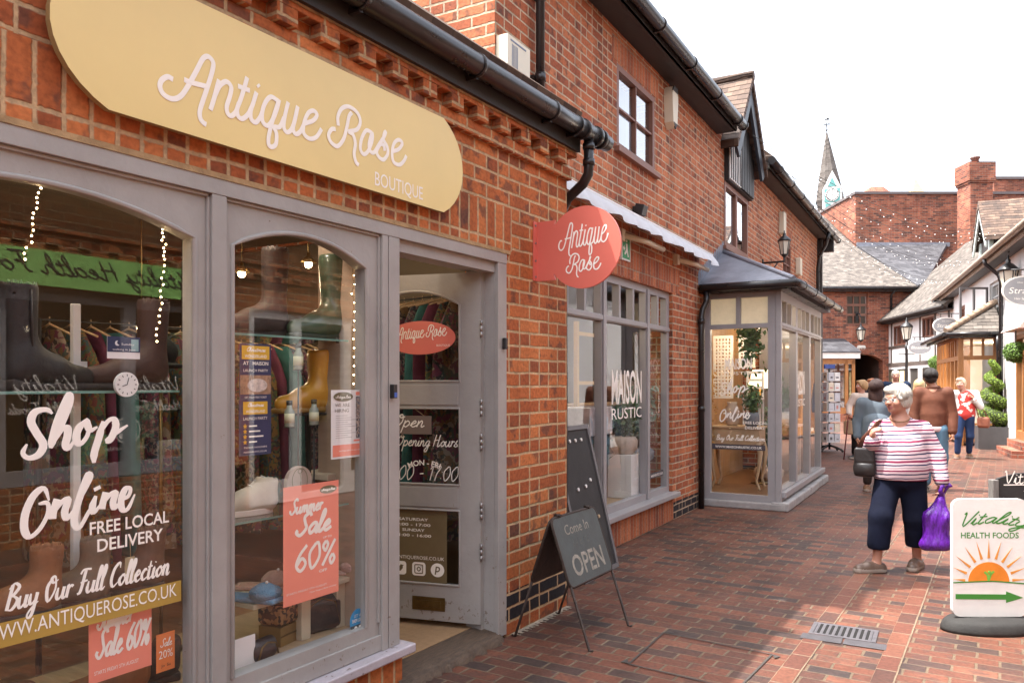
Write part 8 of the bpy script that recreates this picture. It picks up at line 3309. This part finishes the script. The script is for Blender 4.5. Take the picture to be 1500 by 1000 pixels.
    bp = [('e', J['trunk'][-1][0], tuple(np.array(J['trunk'][-1][1]) * .93), .05, 0)]
    if bn == 'skirt':
        bp += [('c', tuple(g['pel']), tuple(g['pel'] * (1, 1, 0) + (0, 0, bh)), .2, .24, .05, 0)]
    else:
        for s in 'LR':
            e_ = g['kn' + s] + (g['an' + s] - g['kn' + s]) * J.get('tl', .85)
            bp += [('c', *T('hip' + s, 'kn' + s), br[0], br[1], .03, 0), ('c', tuple(g['kn' + s]), tuple(e_), br[1], br[2], .03, 0)]
        bp.append(('-b', (0, 0, bh - .3), (1, 1, .3), 0, .008, None))
    sdf_obj(bn, bp, vox, bm_, o)
    for s in 'LR':
        a, t_ = g['an' + s], g['to' + s]
        d = (t_ - a) * (1, 1, 0)
        d = d / (np.linalg.norm(d) + 1e-6)
        heel = a - d * .035
        sp_ = [('c', (heel[0], heel[1], a[2] - .075), tuple(t_ + (0, 0, -.006)), .046, .040, .006, 1), ('c', (heel[0], heel[1], a[2] - .045), tuple(t_ + (0, 0, .008)), .042, .036, .03, 0), ('c', tuple(a + (0, 0, -.05)), tuple((a + t_) / 2 + (0, 0, .0)), .04, .04, .03, 0),
               ('-b', (a[0], a[1], -.1), (.6, .6, .1), 0, .002, None), ('-b', tuple(a + (0, 0, .08)), (.12, .12, .06), 0, .01, None)]
        sdf_obj('shoe', sp_, vox * .8, [shoe, M_solel], o)
    if extra:
        extra(o, g, W)
    return o

def stripe_mat():
    m, t, b = nodes_of('striped_knit')
    L = t.links.new
    tc = t.nodes.new('ShaderNodeTexCoord')
    sp = t.nodes.new('ShaderNodeSeparateXYZ')
    L(tc.outputs['Object'], sp.inputs[0])
    n = t.nodes.new('ShaderNodeTexNoise')
    n.inputs['Scale'].default_value = 7
    L(tc.outputs['Object'], n.inputs['Vector'])
    n2 = t.nodes.new('ShaderNodeTexNoise')
    n2.inputs['Scale'].default_value = 2.5
    L(tc.outputs['Object'], n2.inputs['Vector'])
    z = mth(t, 'ADD', mth(t, 'ADD', sp.outputs[2], mth(t, 'MULTIPLY', sp.outputs[0], -.05)), mth(t, 'MULTIPLY', n.outputs['Fac'], .016))
    f = mth(t, 'FRACT', mth(t, 'MULTIPLY', z, 1 / .155))
    pk, nv, mr, gy = (.66, .50, .53), (.030, .032, .085), (.23, .025, .075), (.32, .24, .26)
    r = ramp(t, [(0, pk), (.10, nv), (.17, pk), (.27, mr), (.35, pk), (.44, gy), (.48, pk), (.56, nv), (.63, pk), (.72, mr), (.83, pk), (.90, nv), (.95, pk)], 'CONSTANT')
    L(f, r.inputs[0])
    L(r.outputs[0], b.inputs['Base Color'])
    b.inputs['Roughness'].default_value = .9
    w = t.nodes.new('ShaderNodeTexNoise')
    w.inputs['Scale'].default_value = 120
    L(tc.outputs['Object'], w.inputs['Vector'])
    bp = t.nodes.new('ShaderNodeBump')
    bp.inputs['Strength'].default_value = .4
    bp.inputs['Distance'].default_value = .004
    L(mth(t, 'ADD', w.outputs['Fac'], mth(t, 'MULTIPLY', n.outputs['Fac'], 4)), bp.inputs['Height'])
    L(bp.outputs[0], b.inputs['Normal'])
    return m
cloth = lambda n, c, v=.12: mat(n, c, .9, var=v, vs=5, bump=.9, bs=5.5, streak=(1.6, 1.6, .8), spec=.12)

# the elderly woman with the purple bag
def granny(o, g, W):
    s = MB()
    for sx in (-1, 1):
        s.tube([W((sx * .032 + .026 * math.cos(a), .104, .003 + .021 * math.sin(a))) for a in [i * math.pi / 8 for i in range(16)]], .0022, 5, 0, closed=True)
        s.tube([W((sx * .058, .103, .01)), W((sx * .078, .05, .012)), W((sx * .08, -.01, .006))], .002, 5)
    s.tube([W((-.007, .106, .006)), W((.007, .106, .006))], .002, 5)
    s.build('glasses', M_steel, o)
    s = MB()
    s.tube([tuple(g['neck'] + (.075 * math.cos(a), -.02 + .075 * math.sin(a), -.005 - .03 * max(0, -math.sin(a)))) for a in [i * math.pi / 8 for i in range(16)]], .003, 5, closed=True)
    s.build('necklace', M_brass, o)
granny_o = person('elderly woman with short white hair, glasses and striped jumper carrying a purple bag', 1318, 836,
    dict(head=(-.018, -.045, 1.375), neck=(.0, .0, 1.235), pel=(0, .02, .76), shL=(-.150, .02, 1.135), elL=(-.215, .03, .945), wrL=(-.195, -.135, 1.05),
         shR=(.160, .04, 1.135), elR=(.258, .06, .93), wrR=(.295, -.0, .735), hipL=(-.085, .02, .70), knL=(-.135, -.10, .44), anL=(-.165, -.12, .085), toL=(-.29, -.22, .025),
         hipR=(.09, .04, .70), knR=(.115, .05, .43), anR=(.125, .17, .085), toR=(.09, .03, .022), trunk=[((.005, .02, 1.07), (.155, .125, .15)), ((.01, -.025, .99), (.165, .14, .12)), ((.01, -.005, .86), (.20, .16, .16)), ((.005, .02, .745), (.195, .15, .13))],
         hdL=(.02, -.3, .9), pnL=(.9, .2, 0), thL=1, cuL=1.0, hdR=(.0, -.12, -1), pnR=(-.9, -.2, 0), cuR=.85, tl=.60, slvL=.93, slvR=.97),
    (-.66, -.75, -.05), M_skin, (hairm('white_hair', (.50, .47, .41)), 'bob'), (stripe_mat(), 'jumper', .735, (.074, .068, .053)),
    (cloth('navy_trousers', (.008, .010, .022), .25), 'trousers', .185, (.104, .090, .084)), mat('bronze_sandal', (.10, .062, .045), .45, var=.3, vs=20), vox=.0085, hs=.95, extra=granny)
go = granny_o
def near(o, name, label, cat, off):
    c, s_ = math.cos(o.rotation_euler[2]), math.sin(o.rotation_euler[2])
    return thing(name, label, cat, (o.location[0] + off[0] * c - off[1] * s_, o.location[1] + off[0] * s_ + off[1] * c, off[2]), o.rotation_euler[2])
M_purple = mat('purple_plastic', (.095, .012, .26), .22, var=.45, vs=7, bump=1.0, bs=9, streak=(9, 9, 2), coat=.4)
bg_ = near(go, 'carrier_bag', 'shiny purple plastic carrier bag hanging from the elderly woman\'s hand', 'bag', (.285, -.015, .20))
sdf_obj('bag_body', [('c', (0.01, 0, .44), (-.015, 0, .28), .022, .07, .05, 0), ('b', (-.03, 0, .145), (.095, .05, .14), .045, .10, 0), ('c', (-.11, 0, .03), (.055, .01, .05), .038, .038, .06, 0), ('-c', (.03, -.07, .40), (-.06, -.08, .06), .02, .012, .04, None), ('-c', (-.03, -.065, .36), (-.11, -.085, .1), .015, .012, .04, None)], .008, M_purple, bg_)
s = MB()
s.tube([(.005, -.02, .42), (.0, -.035, .47), (.01, -.03, .50), (.03, -.02, .505)], [.02, .016, .012, .02], 8, flat=((0, 1, 0), .35))
s.tube([(.01, .02, .42), (.03, .02, .47), (.055, .01, .50), (.075, 0, .515)], [.02, .016, .014, .02], 8, flat=((0, 1, 0), .35))
s.build('handle', M_purple, bg_)
hb = near(go, 'shoulder_bag', 'black soft shoulder bag with brown strap under the elderly woman\'s arm', 'bag', (-.255, -.06, .76))
sdf_obj('bag_body', [('b', (0, 0, .11), (.078, .045, .115), .022, .02, 0), ('e', (.0, -.01, .06), (.082, .052, .065), .03, 0), ('b', (0, -.04, .165), (.074, .012, .06), .01, .006, 0), ('-c', (-.08, -.055, .105), (.08, -.055, .105), .007, .007, .004, None)], .008, mat('black_bag', (.018, .015, .015), .4, var=.3, vs=8, bump=.4, bs=10), hb)
s = MB()
s.tube([(-.04, 0, .22), (-.005, -.02, .30), (.055, -.05, .37), (.10, -.025, .43), (.115, .05, .452), (.105, .12, .41)], .019, 8, flat=((0, 1, .1), .25))
s.tube([(.05, 0, .22), (.04, -.02, .30), (.06, -.048, .37)], .012, 8, flat=((0, 1, .1), .3))
s.build('strap', mat('brown_strap', (.11, .035, .02), .5), hb)

# others further up the lane
STD = lambda h, w=.19, lean=0.0: dict(neck=(0, 0, h - .27), pel=(0, 0, h * .53), shL=(-w, 0, h - .33), shR=(w, 0, h - .33), elL=(-w - .06, .02, h * .62), elR=(w + .06, .02, h * .62), wrL=(-w - .06, -.04, h * .49), wrR=(w + .06, -.04, h * .49),
    hipL=(-.09, 0, h * .50), hipR=(.09, 0, h * .50), knL=(-.10, -.03, h * .28), knR=(.10, .03, h * .28), anL=(-.10, .02, .08), anR=(.10, .10, .08), toL=(-.11, -.12, .022), toR=(.11, -.03, .022), head=(0, -.01, h - .125),
    trunk=[((0, 0, h * .74), (w, .12, .16)), ((0, 0, h * .63), (w * .95, .13, .16)), ((0, .01, h * .54), (w * .95, .13, .13))])
# woman in cardigan with stick
J = STD(1.58, .16)
J.update(shL=(-.13, -.06, 1.25), elL=(-.23, -.10, 1.05), wrL=(-.225, -.22, .90), toL=(-.20, -.10, .022), toR=(-.02, -.05, .022), cuL=1.1)
w1 = person('woman in pale cardigan and black trousers leaning on a walking stick', 1262, 672, J, (-.92, -.38, 0), M_skin, (hairm('sandy_hair', (.34, .20, .09)), 'bob'), (cloth('oat_cardigan', (.52, .43, .37)), 'cardigan', .80, (.075, .062, .05)), (cloth('black_trousers', (.016, .014, .015)), 'trousers', .06, (.10, .085, .085)), M_blackm, vox=.012)
t = near(w1, 'walking_stick', 'dark red walking stick held by the woman in the pale cardigan', 'walking stick', (-.30, -.26, 0))
s = MB()
s.tube([(-.02, -.02, 0), (.06, .02, .84), (.065, .025, .885), (.035, 0, .905), (-.02, -.03, .89)], .012, 8)
s.build('stick', mat('red_stick', (.16, .025, .03), .4, var=.4, vs=30), t)
t = near(w1, 'shopping_bag', 'beige cloth bag hanging beside the walking stick', 'bag', (-.24, -.10, .50))
sdf_obj('bag_body', [('b', (0, 0, .13), (.09, .045, .14), .03, .03, 0)], .012, cloth('beige_cloth', (.42, .28, .18)), t)
s = MB()
s.tube([(-.05, 0, .26), (-.02, -.05, .40), (0, -.06, .42), (.04, 0, .26)], .008, 6)
s.build('handle', cloth('beige_cloth', (.42, .28, .18)), t)
# woman in blue-grey coat, back to us
J = STD(1.56, .18)
J.update(anL=(-.12, .0, .09), toL=(-.13, .13, .022), toR=(.12, .2, .022))
w2 = person('woman with long dark hair in a blue-grey coat seen from behind', 1284, 720, J, (.25, .96, 0), M_skin2, (hairm('dark_hair', (.035, .014, .012)), 'long'), (cloth('bluegrey_coat', (.12, .15, .18)), 'coat', .50, (.085, .07, .06)), (cloth('dark_leggings', (.03, .022, .02)), 'trousers', .07, (.085, .07, .055)), leather('tan_shoe', (.16, .08, .04)), vox=.010, extra=None)
sdf_obj('coat_skirt', [('c', (0, .0, .95), (-.01, .0, .62), .19, .215, .06, 0), ('-b', (0, 0, .2), (1, 1, .28), 0, .02, None)], .010, MATS['bluegrey_coat'], w2)
# man in brown leather jacket, back to us
J = STD(1.71, .175)
J.update(head=(-.035, 0, 1.585))
def jacket_bits(o, g, W):
    sdf_obj('shirt', [('e', (0, .01, .88), (.172, .136, .12), .02, 0), ('-b', (0, 0, .55), (1, 1, .285), 0, .006, None), ('-b', (0, 0, 1.2), (1, 1, .29), 0, .006, None)], .009, cloth('pink_shirt', (.55, .42, .42)), o)
    s = MB()
    nk = g['neck'] + (0, 0, .015)
    s.tube([tuple(nk + (.075 * math.cos(a), .07 * math.sin(a), .012 * math.sin(a))) for a in [i * math.pi / 8 for i in range(16)]], .017, 8, 0, closed=True)
    s.build('collar', MATS['brown_jacket'], o)
person('man with black hair in a brown leather jacket and jeans seen from behind', 1367, 719, J, (-.15, .98, 0), M_skin2, (hairm('black_hair', (.016, .012, .011)), 'short'), (mat('brown_jacket', (.13, .048, .028), .75, var=.25, vs=5, bump=.8, bs=6, spec=.25), 'jacket', .90, (.080, .07, .06)), (cloth('blue_jeans', (.10, .19, .27)), 'jeans', .07, (.105, .085, .075)), M_blackm, vox=.010, extra=jacket_bits)
# woman in red patterned top
J = STD(1.64, .175)
J.update(head=(-.09, -.03, 1.50), neck=(-.05, 0, 1.37), shL=(-.20, 0, 1.30), shR=(.16, 0, 1.30), elR=(.24, -.02, 1.06), wrR=(.13, -.16, 1.19), hdR=(-.3, -.1, .6), elL=(-.27, .02, 1.05), wrL=(-.25, -.05, .84), cuR=1.0,
         hipL=(-.10, 0, .82), knL=(-.13, -.05, .46), anL=(-.15, 0, .08), toL=(-.17, -.12, .022), hipR=(.06, 0, .82), knR=(.07, .05, .46), anR=(.05, .25, .09), toR=(.09, .14, .03))
w3 = person('woman in white jacket, red and white patterned top and blue jeans walking towards us', 1415, 672, J, (-.25, -.97, 0), M_skin, (hairm('blond_grey_hair', (.50, .38, .26)), 'bob'), (pattern_mat('red_leaf_print', [(.46, .035, .03), (.62, .56, .52), (.50, .04, .03), (.46, .035, .03)], 14, dist=.2), 'blouse', .74, (.06, .05, .045)), (cloth('navy_jeans', (.025, .045, .11)), 'jeans', .07, (.095, .072, .055)), leather('tan_shoe', (.16, .08, .04)), vox=.011)
jk = [('e', (-.02, .03, 1.15), (.205, .13, .22), .05, 0), ('c', (-.04, 0, 1.32), (-.2, 0, 1.29), .07, .075, .04, 0), ('c', (-.04, 0, 1.32), (.16, 0, 1.29), .07, .075, .04, 0), ('c', (-.20, 0, 1.30), (-.27, .02, 1.05), .075, .066, .03, 0), ('c', (-.27, .02, 1.05), (-.255, -.03, .90), .066, .055, .03, 0), ('c', (.16, 0, 1.30), (.24, -.02, 1.06), .075, .066, .03, 0), ('c', (.24, -.02, 1.06), (.15, -.13, 1.16), .066, .055, .03, 0), ('e', (-.02, .06, .95), (.2, .1, .2), .05, 0), ('-e', (-.03, -.20, 1.05), (.105, .17, .5), .02, None)]
sdf_obj('jacket', jk, .011, cloth('white_jacket', (.62, .60, .57)), w3)
t = near(w3, 'handbag', 'brown handbag with long strap at the side of the woman in the red top', 'bag', (.30, -.05, .62))
sdf_obj('bag_body', [('b', (0, 0, .12), (.11, .05, .11), .05, .03, 0)], .012, leather('chestnut', (.20, .06, .03)), t)
s = MB()
s.tube([(-.08, 0, .2), (-.15, -.02, .5), (-.17, .02, .66), (-.12, .08, .6), (.08, .03, .2)], .010, 6)
s.build('strap', leather('chestnut', (.20, .06, .03)), t)
# far figures, partly hidden
J = STD(1.80, .21)
person('man with white hair in a navy jacket far up the lane', 1312, 562 + 1725 / 17.2, J, (.1, -.99, 0), M_skin, (hairm('white_hair', (.50, .47, .41)), 'short'), (cloth('navy_jacket', (.018, .03, .06)), 'jacket', .85, (.09, .075, .065)), (cloth('black_trousers', (.016, .014, .015)), 'trousers', .06, (.10, .085, .085)), M_blackm, vox=.015, fine=True)
J = STD(1.62, .17)
person('ginger haired woman half hidden behind the woman with the stick', 1277, 562 + 1725 / 17.4, J, (-.5, -.86, 0), M_skin, (hairm('ginger_hair', (.36, .12, .04)), 'bob'), (cloth('dark_coat', (.03, .025, .03)), 'coat', .7, (.08, .07, .06)), (cloth('black_trousers', (.016, .014, .015)), 'trousers', .06, (.10, .085, .085)), M_blackm, vox=.015)
J = STD(1.58, .17)
person('blond woman in pale clothes half hidden behind the man in the brown jacket', 1347, 562 + 1725 / 13.2, J, (.2, .97, 0), M_skin, (hairm('straw_hair', (.50, .36, .18)), 'long'), (cloth('pale_jacket', (.50, .48, .46)), 'jacket', .78, (.08, .07, .06)), (cloth('navy_jeans', (.025, .045, .11)), 'jeans', .07, (.095, .072, .055)), M_blackm, vox=.015)
